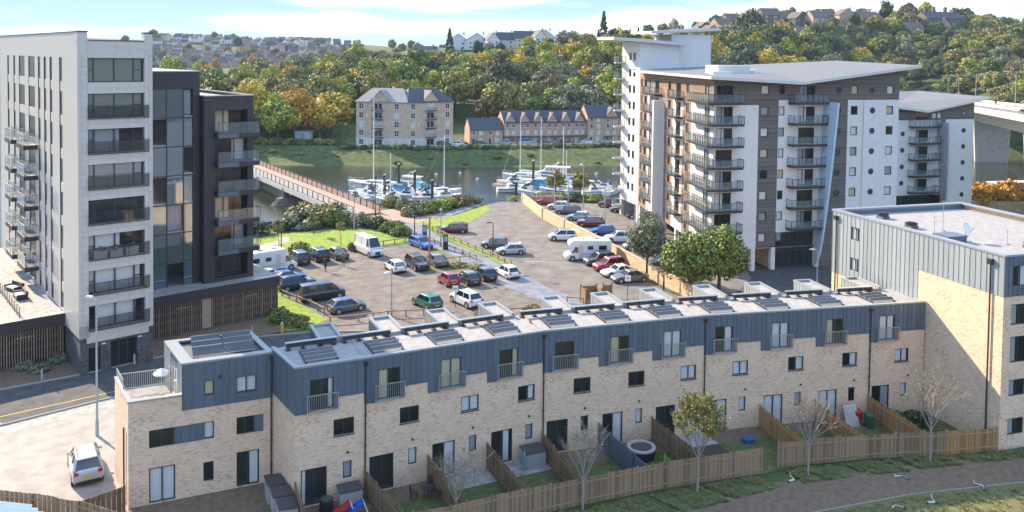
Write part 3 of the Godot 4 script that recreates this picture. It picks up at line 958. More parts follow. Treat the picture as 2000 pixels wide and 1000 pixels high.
func build_corner_house() -> void:
	var at := Vector2(-23.16, -49.19)
	var turn := atan2(3.46, 7.8)
	var w := 8.55
	var t := thing("corner_house", "end house with zinc box, roof terrace and bright gable at the terrace's left end", "house", Vector3(at.x, 0, at.y))
	# the plan is a parallelogram: its flanks follow the street
	t.transform.basis = Basis(Vector3(cos(turn), 0, -sin(turn)), Vector3.UP, Vector3(0.57, 0, 0.822))
	var holes := [Rect2(1.16, 0.08, 1.5, 2.2), Rect2(4.3, 0.85, 0.62, 1.2), Rect2(6.3, 0.08, 1.4, 2.25), Rect2(1.16, 3.55, 1.45, 1.1), Rect2(4.32, 3.55, 0.62, 1.1), Rect2(6.3, 3.5, 1.1, 1.1)]
	var top := 8.5
	var dp := 4.7
	var mb := MB.new()
	mb.wall(0, 3.05, 0, 6.55, holes, 0.16)
	mb.wall(3.05, w, 0, 5.6, holes.slice(1), 0.16)
	# gable with its parapet, back
	mb.t = Transform3D(Basis(Vector3.UP, -PI / 2), Vector3(0, 0, -dp))
	mb.wall(0, dp, 0, 6.55, [])
	mb.t = Transform3D()
	mb.quad(Vector3(0, 0, -dp), Vector3(w, 0, -dp), Vector3(w, 5.6, -dp), Vector3(0, 5.6, -dp), Vector3.FORWARD)
	mb.quad(Vector3(w, 0, 0), Vector3(w, 8.3, 0), Vector3(w, 8.3, -dp), Vector3(w, 0, -dp), Vector3.RIGHT)
	# inner faces of the terrace parapets
	mb.quad(Vector3(0.22, 5.7, -dp), Vector3(0.22, 5.7, -0.22), Vector3(0.22, 6.55, -0.22), Vector3(0.22, 6.55, -dp), Vector3.RIGHT)
	mb.quad(Vector3(0.22, 5.7, -0.22), Vector3(3.05, 5.7, -0.22), Vector3(3.05, 6.55, -0.22), Vector3(0.22, 6.55, -0.22), Vector3.FORWARD)
	part(mb, "wall", M.buff_brick, t)
	mb = MB.new()
	mb.box(0.05, 0.02, -1.7, w - 0.05, 5.5, -1.6)
	mb.box(3.2, 5.504, -1.7, w - 0.05, 8.2, -1.6)
	for y in [0.02, 2.75]:
		mb.box(0.05, y, -1.6, w - 0.05, y + 0.04, -0.2)
	part(mb, "interior", M.room, t)
	win(t, Vector3(1.16, 0.08, 0), 1.5, 2.2, 2, 0.0, "curtain", 0.0, 1.0, 0.0, "glass", "frame", 0.075, "patio_door")
	win(t, Vector3(4.3, 0.85, 0), 0.62, 1.2, 1)
	win(t, Vector3(6.3, 0.08, 0), 1.4, 2.25, 2, 0.0, "curtain", 0.6, 1.0, 0.0, "glass", "frame", 0.075, "patio_door")
	win(t, Vector3(1.16, 3.55, 0), 1.45, 1.1, 2)
	win(t, Vector3(4.32, 3.55, 0), 0.62, 1.1, 1, 0.0, "curtain", 0.0, 1.0)
	win(t, Vector3(6.3, 3.5, 0), 1.1, 1.1, 2)
	zinc_run(t, Vector3.ZERO, 0.0, 2.61, 4.32, 3.55, 4.65, 0.43)
	zinc_run(t, Vector3.ZERO, 0.0, 7.4, 7.95, 3.5, 4.6, 0.5)
	# zinc box on top
	var zh := [Rect2(4.35, 6.35, 0.6, 0.95), Rect2(6.28, 6.2, 1.25, 1.05)]
	mb = MB.new()
	mb.t = Transform3D(Basis(), Vector3(0, 0, -0.002))
	mb.wall(3.05, w, 5.6, top, zh, 0.15)
	mb.t = Transform3D(Basis(Vector3.UP, -PI / 2), Vector3(3.05, 0, -dp))
	mb.wall(0, dp, 5.6, top, [Rect2(1.6, 5.75, 2.2, 2.1)], 0.15)
	mb.t = Transform3D()
	mb.quad(Vector3(3.05, 5.6, -dp), Vector3(w, 5.6, -dp), Vector3(w, top, -dp), Vector3(3.05, top, -dp), Vector3.FORWARD)
	part(mb, "upper_wall", M.zinc2, t)
	win(t, Vector3(4.35, 6.35, 0), 0.6, 0.95, 1, 0.0, "curtain_cream", 0.0, 1.0)
	win(t, Vector3(6.28, 6.2, 0), 1.25, 1.05, 2, 0.0, "curtain", 0.0, 1.0)
	win(t, Vector3(3.05, 5.75, -dp + 1.6), 2.2, 2.1, 3, -PI / 2, "curtain_grey", 0.2, 0.6, 0.0, "glass", "frame_white", 0.08, "terrace_door")
	for q in [[3.05, 4.35, 2], [4.95, 6.28, 3], [7.53, 8.55, 2]]:
		zinc_run(t, Vector3.ZERO, 0.0, q[0], q[1], 5.6, top, (q[1] - q[0]) / q[2])
	for q in [[4.35, 4.95, 1, 6.35, 7.3], [6.28, 7.53, 3, 6.2, 7.25]]:
		zinc_run(t, Vector3.ZERO, 0.0, q[0], q[1], 5.6, q[3], (q[1] - q[0]) / q[2])
		zinc_run(t, Vector3.ZERO, 0.0, q[0], q[1], q[4], top, (q[1] - q[0]) / q[2])
	zinc_run(t, Vector3(3.05, 0, -dp), -PI / 2, 0.0, 1.6, 5.7, top, 0.4, true)
	zinc_run(t, Vector3(3.05, 0, -dp), -PI / 2, 3.8, dp, 5.7, top, 0.45, true)
	mb = MB.new()
	mb.box(5.2, 7.35, 0.03, 5.42, 7.55, 0.09)
	part(mb, "vent", M.dark_metal, t)
	# roof tray with raised rim
	mb = MB.new()
	mb.box(3.05, top - 0.3, -dp, w, top - 0.14, 0)
	part(mb, "roof", M.dark_felt, t)
	boxes(t, "coping", "coping", [[2.98, top, -0.42, w + 0.03, top + 0.12, 0.1], [2.98, top, -dp - 0.06, w + 0.03, top + 0.12, -dp + 0.34], [2.98, top + 0.002, -dp + 0.344, 3.75, top + 0.118, -0.424], [w - 0.35, top + 0.002, -dp + 0.344, w + 0.03, top + 0.118, -0.424], [-0.05, 6.55, -dp - 0.03, 0.27, 6.65, 0.06], [0.274, 6.55, -0.27, 3.05, 6.648, 0.06]])
	mb = MB.new()
	mb.box(0.22, 5.6, -dp, 3.05, 5.72, -0.22)
	part(mb, "terrace_deck", M.paving, t)
	put(shape("terrace rail", func(m): railing_shape(m, 2.8, 1.05, 0.12)), "terrace_railing", M.steel, t, Vector3(0.25, 5.72, -dp + 0.05))
	put(shape("terrace rail side", func(m): railing_shape(m, 2.2, 0.55, 0.12)), "side_railing", M.steel, t, Vector3(0.1, 6.65, -dp + 0.1), -PI / 2)
	downpipe(t, Vector3(w - 0.12, 0, 0), 8.5)
	mb = MB.new()
	mb.tube(Vector3(-0.09, 0.1, -1.0), Vector3(-0.09, 4.7, -1.0), 0.05, 0.05, 8)
	part(mb, "gable_pipe", M.dark_metal, t)
	# what stands on its roof and terrace
	var b := t.transform.basis
	var o := Vector3(at.x, 0, at.y)
	for k in 3:
		var s := thing("solar_rack", ["long tilted solar rack nearest the front on the corner house roof", "long tilted solar rack in the middle of the corner house roof", "long tilted solar rack at the back of the corner house roof"][k], "solar panel", o + b * Vector3(3.95 + 0.2 * k, top - 0.14, -1.1 - 1.1 * k), turn, "solar panels on the corner house")
		for q in 2:
			put(shape("flat solar", func(m): m.hexa([Vector3(0, 0.12, 0), Vector3(1.85, 0.12, 0), Vector3(1.85, 0.5, -0.75), Vector3(0, 0.5, -0.75), Vector3(0, 0.16, 0.02), Vector3(1.85, 0.16, 0.02), Vector3(1.85, 0.54, -0.73), Vector3(0, 0.54, -0.73)])), "module", M.solar, s, Vector3(1.95 * q, 0, 0))
			put(shape("flat solar frame", func(m):
				m.bar(Vector3(0, 0.17, 0.02), Vector3(1.85, 0.17, 0.02), 0.05, 0.05)
				m.bar(Vector3(0, 0.55, -0.74), Vector3(1.85, 0.55, -0.74), 0.05, 0.05)
				for x in [0.1, 1.75]:
					m.bar(Vector3(x, 0, 0.0), Vector3(x, 0.14, 0.0), 0.05, 0.05, Vector3.RIGHT)
					m.bar(Vector3(x, 0, -0.72), Vector3(x, 0.52, -0.72), 0.05, 0.05, Vector3.RIGHT)), "mount", M.steel, s, Vector3(1.95 * q, 0, 0))
	var aw := thing("parasol", "small white parasol beside the corner house's terrace door", "parasol", o + b * Vector3(2.45, 5.72, -2.9), turn)
	aw.scale = Vector3(0.6, 0.75, 0.6)
	mb = MB.new()
	mb.tube(Vector3(0, 0.06, 0), Vector3(0, 2.15, 0), 0.025, 0.025, 8)
	part(mb, "pole", M.white, aw)
	mb = MB.new()
	mb.tube(Vector3(0, 0, 0), Vector3(0, 0.07, 0), 0.24, 0.22, 12)
	part(mb, "base", M.grey_paint, aw)
	mb = MB.new()
	for k in 8:
		var p := Vector3(cos(TAU * k / 8), 0, sin(TAU * k / 8)) * 0.85
		var q := Vector3(cos(TAU * (k + 1) / 8), 0, sin(TAU * (k + 1) / 8)) * 0.85
		mb.tri(Vector3(0, 2.3, 0), p + Vector3(0, 1.9, 0), q + Vector3(0, 1.9, 0), Vector3.UP)
		mb.tri(Vector3(0, 2.27, 0), p + Vector3(0, 1.87, 0), q + Vector3(0, 1.87, 0), Vector3.DOWN)
		mb.quad(p + Vector3(0, 1.9, 0), q + Vector3(0, 1.9, 0), q + Vector3(0, 1.78, 0), p + Vector3(0, 1.78, 0), p + q)
	part(mb, "canopy", M.white, aw)


func build_zinc_block() -> void:
	var at := Vector2(35.39, -58.08)
	var turn := deg_to_rad(17.5)
	var w := 15.0
	var dp := 18.2
	var top := 14.1
	var t := thing("apartment_block", "four-storey brick block with pale zinc flank closing the terrace on the right", "apartment block", Vector3(at.x, 0, at.y), turn)
	var holes := []
	for k in 4:
		for q in 3:
			holes.append(Rect2(0.75 + 4.6 * q, [1.05, 3.9, 6.35, 9.1][k], 1.5, [1.2, 1.2, 1.9, 1.5][k]))
	var hz := []
	for q in 3:
		hz.append(Rect2(0.75 + 4.6 * q, 11.9, 1.5, 1.5))
	var mb := MB.new()
	mb.wall(0, w, 0, 11.2, holes, 0.16)
	mb.t = Transform3D(Basis(Vector3.UP, -PI / 2), Vector3(0, 0, -dp))
	mb.wall(0, dp - 7.9, 0, 8.45, [])
	mb.wall(dp - 7.9, dp, 0, 11.2, [])
	mb.t = Transform3D()
	mb.quad(Vector3(0, 0, -dp), Vector3(w, 0, -dp), Vector3(w, top, -dp), Vector3(0, top, -dp), Vector3.FORWARD)
	mb.quad(Vector3(w, 0, 0), Vector3(w, top, 0), Vector3(w, top, -dp), Vector3(w, 0, -dp), Vector3.RIGHT)
	part(mb, "wall", M.buff_brick, t)
	mb = MB.new()
	var sw := [Rect2(dp - 15.8, 11.95, 1.15, 1.15), Rect2(dp - 15.8, 9.2, 1.15, 1.15)]
	mb.t = Transform3D(Basis(Vector3.UP, -PI / 2), Vector3(-0.002, 0, -dp))
	mb.wall(0, dp - 7.9, 8.45, top, sw, 0.15)
	mb.wall(dp - 7.9, dp, 11.2, top, [])
	mb.t = Transform3D()
	mb.wall(0, w, 11.2, top, hz, 0.15)
	part(mb, "upper_wall", M.pale_zinc2, t)
	mb = MB.new()
	mb.box(1.8, 0.02, -dp + 0.2, 1.9, top - 0.6, -1.7)
	mb.box(0.1, 0.02, -1.7, w - 0.1, top - 0.6, -1.6)
	part(mb, "interior", M.room, t)
	for h in holes:
		win(t, Vector3(h.position.x, h.position.y, 0), h.size.x, h.size.y, 2, 0.0, "curtain_grey", 0.0, 0.4)
	for h in hz:
		win(t, Vector3(h.position.x, h.position.y, 0), h.size.x, h.size.y, 2, 0.0, "curtain", 0.5, 1.0)
	for h in sw:
		win(t, Vector3(0, h.position.y, -dp + h.position.x), h.size.x, h.size.y, 2, -PI / 2, "curtain", 0.0, 0.6)
	# zinc: flank trays, split round the two small windows
	var side := Vector3(0, 0, -dp)
	var s0 := dp - 15.8
	zinc_run(t, side, -PI / 2, 0.0, s0, 8.45, top, 0.48, true)
	for q in [[8.45, 9.2], [10.35, 11.95], [13.1, top]]:
		zinc_run(t, side, -PI / 2, s0, s0 + 1.15, q[0], q[1], 0.575, true)
	zinc_run(t, side, -PI / 2, s0 + 1.15, dp - 7.9, 8.45, top, 0.5, true)
	zinc_run(t, side, -PI / 2, dp - 7.9, dp, 11.2, top, 0.49, true)
	var x := 0.0
	for q in 3:
		zinc_run(t, Vector3.ZERO, 0.0, x, 0.75 + 4.6 * q, 11.2, top, 0.5)
		zinc_run(t, Vector3.ZERO, 0.0, 0.75 + 4.6 * q, 2.25 + 4.6 * q, 11.2, 11.9, 0.5)
		zinc_run(t, Vector3.ZERO, 0.0, 0.75 + 4.6 * q, 2.25 + 4.6 * q, 13.4, top, 0.5)
		x = 2.25 + 4.6 * q
	zinc_run(t, Vector3.ZERO, 0.0, x, w, 11.2, top, 0.5)
	# roof
	mb = MB.new()
	mb.box(0.02, top - 0.55, -dp, w, top - 0.4, -0.02)
	part(mb, "roof", M.roof_felt, t)
	boxes(t, "coping", "coping", [[-0.1, top, -dp - 0.1, 0.42, top + 0.15, 0.1], [0.424, top, -0.38, w + 0.1, top + 0.15, 0.1], [0.424, top, -dp - 0.1, w + 0.1, top + 0.15, -dp + 0.4], [w - 0.4, top + 0.002, -dp + 0.404, w + 0.1, top + 0.148, -0.384]])
	boxes(t, "parapet_lining", "zinc0", [[0.3, top - 0.4, -dp + 0.02, 0.418, top - 0.002, -0.02], [0.42, top - 0.4, -dp + 0.28, w, top - 0.002, -dp + 0.398]])
	for q in [-1.05, -dp + 0.6]:
		mb = MB.new()
		mb.tube(Vector3(-0.12, 0.1, q), Vector3(-0.12, top - 0.55, q), 0.06, 0.06, 8)
		mb.hexa([Vector3(-0.3, top - 0.75, q - 0.15), Vector3(-0.02, top - 0.75, q - 0.15), Vector3(-0.02, top - 0.75, q + 0.15), Vector3(-0.3, top - 0.75, q + 0.15), Vector3(-0.34, top - 0.35, q - 0.2), Vector3(-0.02, top - 0.35, q - 0.2), Vector3(-0.02, top - 0.35, q + 0.2), Vector3(-0.34, top - 0.35, q + 0.2)])
		part(mb, "downpipe", M.dark_metal, t)
	# things on its roof
	var b := Basis(Vector3.UP, turn)
	var o := Vector3(at.x, top - 0.4, at.y)
	var hatch := thing("roof_hatch", "low dark access hatch near the edge of the zinc block's roof", "hatch", o + b * Vector3(1.6, 0, -6.4), turn)
	mb = MB.new()
	mb.box(-0.95, 0, -0.7, 0.95, 0.5, 0.7)
	part(mb, "kerb", M.zinc0, hatch)
	mb = MB.new()
	mb.box(-1.02, 0.504, -0.77, 1.02, 0.6, 0.77)
	part(mb, "lid", M.zinc3, hatch)
	for q in [[2.6, -11.5, "far"], [6.0, -3.0, "near"], [3.3, -15.6, "farthest"]]:
		var f := thing("roof_fan", "squat round extract fan, the %s one on the zinc block's roof" % q[2], "roof vent", o + b * Vector3(q[0], 0, q[1]), turn, "extract fans on the zinc block")
		mb = MB.new()
		mb.box(-0.4, 0, -0.4, 0.4, 0.25, 0.4)
		part(mb, "base", M.dark_felt, f)
		mb = MB.new()
		mb.tube(Vector3(0, 0.25, 0), Vector3(0, 0.42, 0), 0.45, 0.55, 14)
		mb.tube(Vector3(0, 0.42, 0), Vector3(0, 0.55, 0), 0.55, 0.3, 14)
		part(mb, "cowl", M.dark_metal, f)
	var dish := thing("satellite_dish", "white satellite dish on a pole beside the roof hatch", "satellite dish", o + b * Vector3(2.9, 0, -6.2), turn)
	mb = MB.new()
	mb.tube(Vector3(0, 0.03, 0), Vector3(0, 1.0, 0), 0.035, 0.035, 8)
	mb.box(-0.3, 0, -0.3, 0.3, 0.06, 0.3)
	part(mb, "pole", M.steel, dish)
	mb = MB.new()
	var face := Transform3D(Basis(Vector3.UP, 0.3) * Basis(Vector3.RIGHT, -0.35), Vector3(0, 1.05, 0.1))
	mb.t = face
	for k in 16:
		var p := Vector3(cos(TAU * k / 16), sin(TAU * k / 16), 0)
		var q := Vector3(cos(TAU * (k + 1) / 16), sin(TAU * (k + 1) / 16), 0)
		mb.quad(p * 0.22 + Vector3(0, 0, -0.05), q * 0.22 + Vector3(0, 0, -0.05), q * 0.46 + Vector3(0, 0, 0.07), p * 0.46 + Vector3(0, 0, 0.07), Vector3.BACK)
		mb.tri(Vector3(0, 0, -0.07), p * 0.22 + Vector3(0, 0, -0.05), q * 0.22 + Vector3(0, 0, -0.05), Vector3.BACK)
		mb.quad(p * 0.22 + Vector3(0, 0, -0.07), q * 0.22 + Vector3(0, 0, -0.07), q * 0.47 + Vector3(0, 0, 0.06), p * 0.47 + Vector3(0, 0, 0.06), Vector3.FORWARD)
	part(mb, "dish", M.white, dish)
	mb = MB.new()
	mb.t = face
	mb.bar(Vector3(0, -0.4, 0.05), Vector3(0, -0.1, 0.5), 0.03, 0.03)
	mb.box(-0.04, -0.14, 0.46, 0.04, -0.04, 0.58)
	part(mb, "receiver_arm", M.steel, dish)
	for q in [[2.2, -8.6, 1.6, "near the hatch"], [4.3, -9.8, 2.6, "tallest on the roof"], [5.2, -4.4, 1.2, "short, near the front fan"]]:
		var f := thing("roof_aerial", "thin pole on the zinc block's roof, %s" % q[3], "aerial", o + b * Vector3(q[0], 0, q[1]), turn)
		mb = MB.new()
		mb.tube(Vector3(0, 0, 0), Vector3(0, q[2], 0), 0.03, 0.02, 6)
		mb.box(-0.12, 0, -0.12, 0.12, 0.1, 0.12)
		mb.bar(Vector3(-0.25, q[2] - 0.1, 0), Vector3(0.25, q[2] - 0.1, 0), 0.03, 0.03)
		part(mb, "pole", M.steel, f)


func wide_frame(mb: MB, w: float, h: float) -> void:
	# four lights: narrow, broad, broad, narrow; the narrow ones with a transom
	var th := 0.09
	mb.box(0, 0, -0.1, w, th, 0)
	mb.box(0, h - th, -0.1, w, h, 0)
	mb.box(0, th, -0.1, th, h - th, 0)
	mb.box(w - th * 2.2, th, -0.1, w, h - th, 0)
	for q in [0.115, 0.47, 0.815]:
		mb.box(w * q - th * 0.6, th, -0.1, w * q + th * 0.6, h - th, 0)
	mb.box(th, h * 0.5, -0.09, w * 0.115 - th * 0.6, h * 0.5 + 0.07, -0.01)
	mb.box(w * 0.815 + th * 0.6, h * 0.5, -0.09, w - th * 2.2, h * 0.5 + 0.07, -0.01)


func build_tower() -> void:
	var at := Vector3(-36.87, 0, -69.44)
	var turn := deg_to_rad(40.5)
	var t := thing("apartment_tower", "tall pale panelled tower with stacked window bands on its narrow end", "apartment tower", at, turn)
	var w := 6.1
	var dp := 38.0
	var fl := 3.066
	var band0 := 27.76
	# narrow end
	var holes := []
	for k in 8:
		holes.append(Rect2(0.8, band0 - 0.36 - fl * k - 2.1, 4.62, 2.1))
	var mb := MB.new()
	mb.t = Transform3D(Basis(), Vector3(0, 0, -0.04))
	mb.wall(0, w, 3.2, 28.9, holes, 0.5)
	# long flank with its tall slots
	var slots := [[6.3, 1.2], [10.3, 1.1], [12.9, 1.1], [15.6, 1.1], [19.3, 3.2], [24.5, 3.2], [28.7, 1.2], [32.4, 1.2]]
	var cut := []
	for s in slots:
		cut.append(Rect2(dp - s[0] - s[1] / 2.0, 4.4, s[1], 23.0))
	mb.t = Transform3D(Basis(Vector3.UP, -PI / 2), Vector3(0.03, 0, -dp))
	mb.wall(0, dp - 0.04, 3.2, 29.6, cut, 0.09)
	mb.t = Transform3D()
	mb.quad(Vector3(w, 0, -0.04), Vector3(w, 28.9, -0.04), Vector3(w, 28.9, -dp), Vector3(w, 0, -dp), Vector3.RIGHT)
	mb.quad(Vector3(0, 0, -dp), Vector3(w, 0, -dp), Vector3(w, 28.9, -dp), Vector3(0, 28.9, -dp), Vector3.FORWARD)
	mb.quad(Vector3(0.3, 28.2, -dp), Vector3(0.3, 28.2, -1.0), Vector3(0.3, 29.6, -1.0), Vector3(0.3, 29.6, -dp), Vector3.RIGHT)
	part(mb, "wall", M.panel_grey_dark, t)
	mb = MB.new()
	mb.box(0.4, 3.3, -dp + 0.3, w - 0.3, 28.1, -dp + 0.4)
	mb.box(0.4, 3.3, -2.6, w - 0.1, 28.1, -2.5)
	mb.box(2.3, 3.3, -dp + 0.4, 2.4, 28.1, -2.6)
	for k in 9:
		mb.box(0.1, 3.5 + fl * k - 0.45, -2.5, w - 0.1, 3.5 + fl * k - 0.25, -0.6)
		mb.box(0.45, 3.5 + fl * k - 0.45, -dp + 0.4, 2.3, 3.5 + fl * k - 0.25, -2.6)
	part(mb, "interior", M.room, t)
	mb = MB.new()
	mb.box(0.32, 28.0, -dp, w, 28.2, -0.1)
	part(mb, "roof", M.roof_felt, t)
	# piers and spandrels in separate panels
	for k in 9:
		var y := band0 - fl * (k + 1)
		var hh := fl / 5.0
		if k == 8:
			break
		for q in 5:
			put(shape("pier l %d" % 0, func(m): m.box(0.004, 0.006, -0.036, 0.27, fl / 5.0 - 0.006, 0.0)), "facade_panel", M.panel_grey, t, Vector3(0, y + hh * q, 0))
			put(shape("pier l2", func(m): m.box(0.285, 0.006, -0.036, 0.79, fl / 5.0 - 0.006, 0.0)), "facade_panel", M.panel_grey if (q + k) % 3 else M.panel_grey_dark, t, Vector3(0, y + hh * q, 0))
		for q in 2:
			put(shape("pier r", func(m): m.box(5.43, 0.006, -0.036, 5.72, fl / 2.0 - 0.006, 0.0)), "facade_panel", M.panel_grey, t, Vector3(0, y + fl / 2.0 * q, 0))
			put(shape("pier r2", func(m): m.box(5.735, 0.006, -0.036, 6.1, fl / 2.0 - 0.006, 0.0)), "facade_panel", M.panel_grey_dark if q else M.panel_grey, t, Vector3(0, y + fl / 2.0 * q, 0))
		for q in 2:
			put(shape("spandrel", func(m): m.box(0.804, 0.006, -0.036, 3.1, 0.46, 0.002)), "facade_panel", M.panel_grey, t, Vector3(0, y + 0.48 * q - 0.36, 0))
			put(shape("spandrel r", func(m): m.box(3.112, 0.006, -0.036, 5.42, 0.46, 0.002)), "facade_panel", M.panel_grey, t, Vector3(0, y + 0.48 * q - 0.36, 0))
	for q in [[0.004, 27.77, 0.79, 28.65], [0.004, 28.66, 0.79, 29.55], [5.43, 27.77, 6.1, 28.65], [5.43, 28.66, 6.1, 29.55], [0.804, 27.41, 3.1, 28.1], [3.112, 27.41, 5.42, 28.1], [0.804, 28.11, 3.1, 28.8], [3.112, 28.11, 5.42, 28.8], [0.004, 3.2, 0.79, 4.3], [0.004, 4.31, 0.79, 5.43 - 2.2], [5.43, 3.2, 6.1, 3.225], [0.6, 2.72, 3.1, 3.215], [3.112, 2.72, 5.7, 3.215]]:
		if q[3] - q[1] > 0.05:
			mb = MB.new()
			mb.box(q[0], q[1], -0.036, q[2], q[3], 0.0)
			part(mb, "facade_panel", M.panel_grey, t)
	boxes(t, "corner_parapet", "panel_grey", [[0.0, 28.9, -0.9, 0.79, 29.62, -0.04], [5.43, 28.9, -0.9, 6.1, 29.62, -0.04]])
	boxes(t, "coping", "dark_metal", [[-0.05, 29.62, -0.95, 0.83, 29.72, 0.05], [5.4, 29.62, -0.95, 6.15, 29.72, 0.05], [-0.03, 29.6, -dp, 0.34, 29.69, -0.955], [0.83, 28.9, -0.3, 5.4, 28.97, 0.03]])
	# windows and balustrades of the narrow end
	for k in 8:
		var h: Rect2 = holes[k]
		var f := put(shape("tower frame", func(m): wide_frame(m, 4.62, 2.1)), "window", M.frame, t, Vector3(0.8, h.position.y, -0.36))
		put(shape("tower pane", func(m): m.quad(Vector3(0.05, 0.05, -0.05), Vector3(4.5, 0.05, -0.05), Vector3(4.5, 2.05, -0.05), Vector3(0.05, 2.05, -0.05), Vector3.BACK)), "pane", M.silver_glass if k in [0, 1, 3] else M.glass, f)
		if k in [2, 5, 6, 7]:
			put(shape("tower curtain %d" % (k % 3), func(m): curtain_shape(m, [0.1, 0.6, 0.1][k % 3], [4.3, 3.9, 2.6][k % 3], 2.1)), "curtain", M.curtain if k > 4 else M.curtain_grey, f)
		if k > 0:
			var r := put(shape("tower rail", func(m):
				m.bar(Vector3(0.75, 1.1, 0.16), Vector3(5.75, 1.1, 0.16), 0.05, 0.04)
				m.bar(Vector3(5.75, 1.1, 0.16), Vector3(5.75, 1.1, 0.0), 0.05, 0.04)
				m.bar(Vector3(0.75, 0.03, 0.16), Vector3(5.75, 0.03, 0.16), 0.04, 0.06)
				for q in [0.77, 2.4, 4.0, 5.73]:
					m.bar(Vector3(q, 0, 0.16), Vector3(q, 1.1, 0.16), 0.04, 0.04, Vector3.RIGHT)), "balustrade", M.dark_metal, t, Vector3(0, h.position.y - 0.1, 0))
			put(shape("tower rail glass", func(m): m.quad(Vector3(0.78, 0.06, 0.16), Vector3(5.74, 0.06, 0.16), Vector3(5.74, 1.07, 0.16), Vector3(0.78, 1.07, 0.16), Vector3.BACK)), "glass", M.tinted_glass, r)
	for k in 3:
		var pb := thing("planter", ["left", "middle", "right"][k] + " of three white planters on the tower balcony third from the bottom", "planter", at + Basis(Vector3.UP, turn) * Vector3(1.75 + 1.3 * k, holes[5].position.y, -0.15), turn, "white planters on a tower balcony")
		mb = MB.new()
		mb.hexa([Vector3(-0.5, 0, -0.14), Vector3(0.5, 0, -0.14), Vector3(0.5, 0, 0.14), Vector3(-0.5, 0, 0.14), Vector3(-0.54, 0.7, -0.17), Vector3(0.54, 0.7, -0.17), Vector3(0.54, 0.7, 0.17), Vector3(-0.54, 0.7, 0.17)])
		part(mb, "box", M.white, pb)
		put(leaf_mesh(300 + k, "green", 0.5, 0.3, 0.7, 9, 14, 0.12, "low"), "plants", M.leaf, pb)
	# slots of the flank: panes and pale fillers floor by floor
	for s in slots:
		var n := put(shape("slot %.1f" % s[1], func(m):
			for q in [-s[1] / 2.0 + 0.05, s[1] / 2.0 - 0.05]:
				m.box(-0.02, 4.4, q - 0.05, 0.06, 27.4, q + 0.05)), "window_strip", M.frame, t, Vector3(0.07, 0, -s[0]))
		for k in 8:
			var y := band0 - 0.36 - fl * (k + 1)
			put(shape("slot pane %.1f" % s[1], func(m): m.quad(Vector3(0.02, 0.9, -s[1] / 2.0 + 0.1), Vector3(0.02, 0.9, s[1] / 2.0 - 0.1), Vector3(0.02, fl, s[1] / 2.0 - 0.1), Vector3(0.02, fl, -s[1] / 2.0 + 0.1), Vector3.LEFT)), "pane", M.slot_glass, n, Vector3(0, y, 0))
			put(shape("slot fill %.1f" % s[1], func(m): m.box(-0.01, 0.0, -s[1] * 0.25 if s[1] < 2 else -s[1] / 2.0 + 0.1, 0.05, 0.89, s[1] / 2.0 - 0.1)), "filler_panel", M.panel_grey, n, Vector3(0, y, 0))
	# balconies on the flank
	for q in [[19.3, 4.2], [26.0, 4.0]]:
		for k in range(3, 8):
			var b := put(shape("flank slab", func(m): m.box(-1.25, -0.46, -1.9, -0.0, 0, 1.9)), "balcony", M.dark_metal, t, Vector3(0, band0 - fl * k - 0.05, -q[0] + 1.0))
			put(shape("flank glass", func(m):
				m.quad(Vector3(-1.2, 0.03, -1.85), Vector3(-1.2, 0.03, 1.85), Vector3(-1.2, 1.1, 1.85), Vector3(-1.2, 1.1, -1.85), Vector3.LEFT)
				m.quad(Vector3(-1.2, 0.03, 1.85), Vector3(0, 0.03, 1.85), Vector3(0, 1.1, 1.85), Vector3(-1.2, 1.1, 1.85), Vector3.BACK)
				m.quad(Vector3(-1.2, 0.03, -1.85), Vector3(0, 0.03, -1.85), Vector3(0, 1.1, -1.85), Vector3(-1.2, 1.1, -1.85), Vector3.FORWARD)), "glass", M.balcony_glass, b)
			put(shape("flank rail", func(m):
				m.bar(Vector3(-1.2, 1.12, -1.85), Vector3(-1.2, 1.12, 1.85), 0.05, 0.04)
				for z in [-1.85, 1.85]:
					m.bar(Vector3(-1.2, 1.12, z), Vector3(0, 1.12, z), 0.05, 0.04)
				for z in [-1.85, -0.7, 0.7, 1.85]:
					m.bar(Vector3(-1.2, 0, z), Vector3(-1.2, 1.12, z), 0.04, 0.04, Vector3.RIGHT)), "rail", M.steel, b)
	# dark brick foot with the entrance
	var doors := [Rect2(0.75, 0.05, 1.0, 2.2), Rect2(2.55, 0.05, 2.2, 2.45)]
	mb = MB.new()
	mb.t = Transform3D(Basis(), Vector3(0, 0, -0.12))
	mb.wall(0.12, w, 0, 3.2, doors, 0.4)
	mb.t = Transform3D(Basis(Vector3.UP, -PI / 2), Vector3(0.12, 0, -6.0))
	mb.wall(0, 5.88, 0, 3.2, [])
	mb.t = Transform3D()
	part(mb, "base_wall", M.dark_brick, t)
	mb = MB.new()
	mb.box(0.12, 3.2, -6.0, w, 3.24, -0.05)
	part(mb, "soffit", M.panel_grey_dark, t)
	win(t, Vector3(0.75, 0.05, -0.4), 1.0, 2.2, 1, 0.0, "", 0, 1, 0.0, "tinted_glass", "frame", 0.12, "side_door")
	win(t, Vector3(2.55, 0.05, -0.4), 2.2, 2.45, 3, 0.0, "", 0, 1, 0.8, "tinted_glass", "frame", 0.09, "entrance_door")
	for q in [1.95, 4.95]:
		mb = MB.new()
		mb.box(q - 0.17, 2.42, -0.12, q + 0.17, 2.5, 0.02)
		part(mb, "wall_light", M.white, t)
	# lower glass wing
	var g := thing("glass_wing", "dark-framed wing with a tall curtain wall of glass beside the pale tower", "apartment wing", at, turn)
	var gz := -8.0
	mb = MB.new()
	mb.box(6.15, 24.3, gz - 20, 13.15, 26.0, gz)
	mb.box(12.45, 4.2, gz - 20, 13.15, 24.3, gz - 0.002)
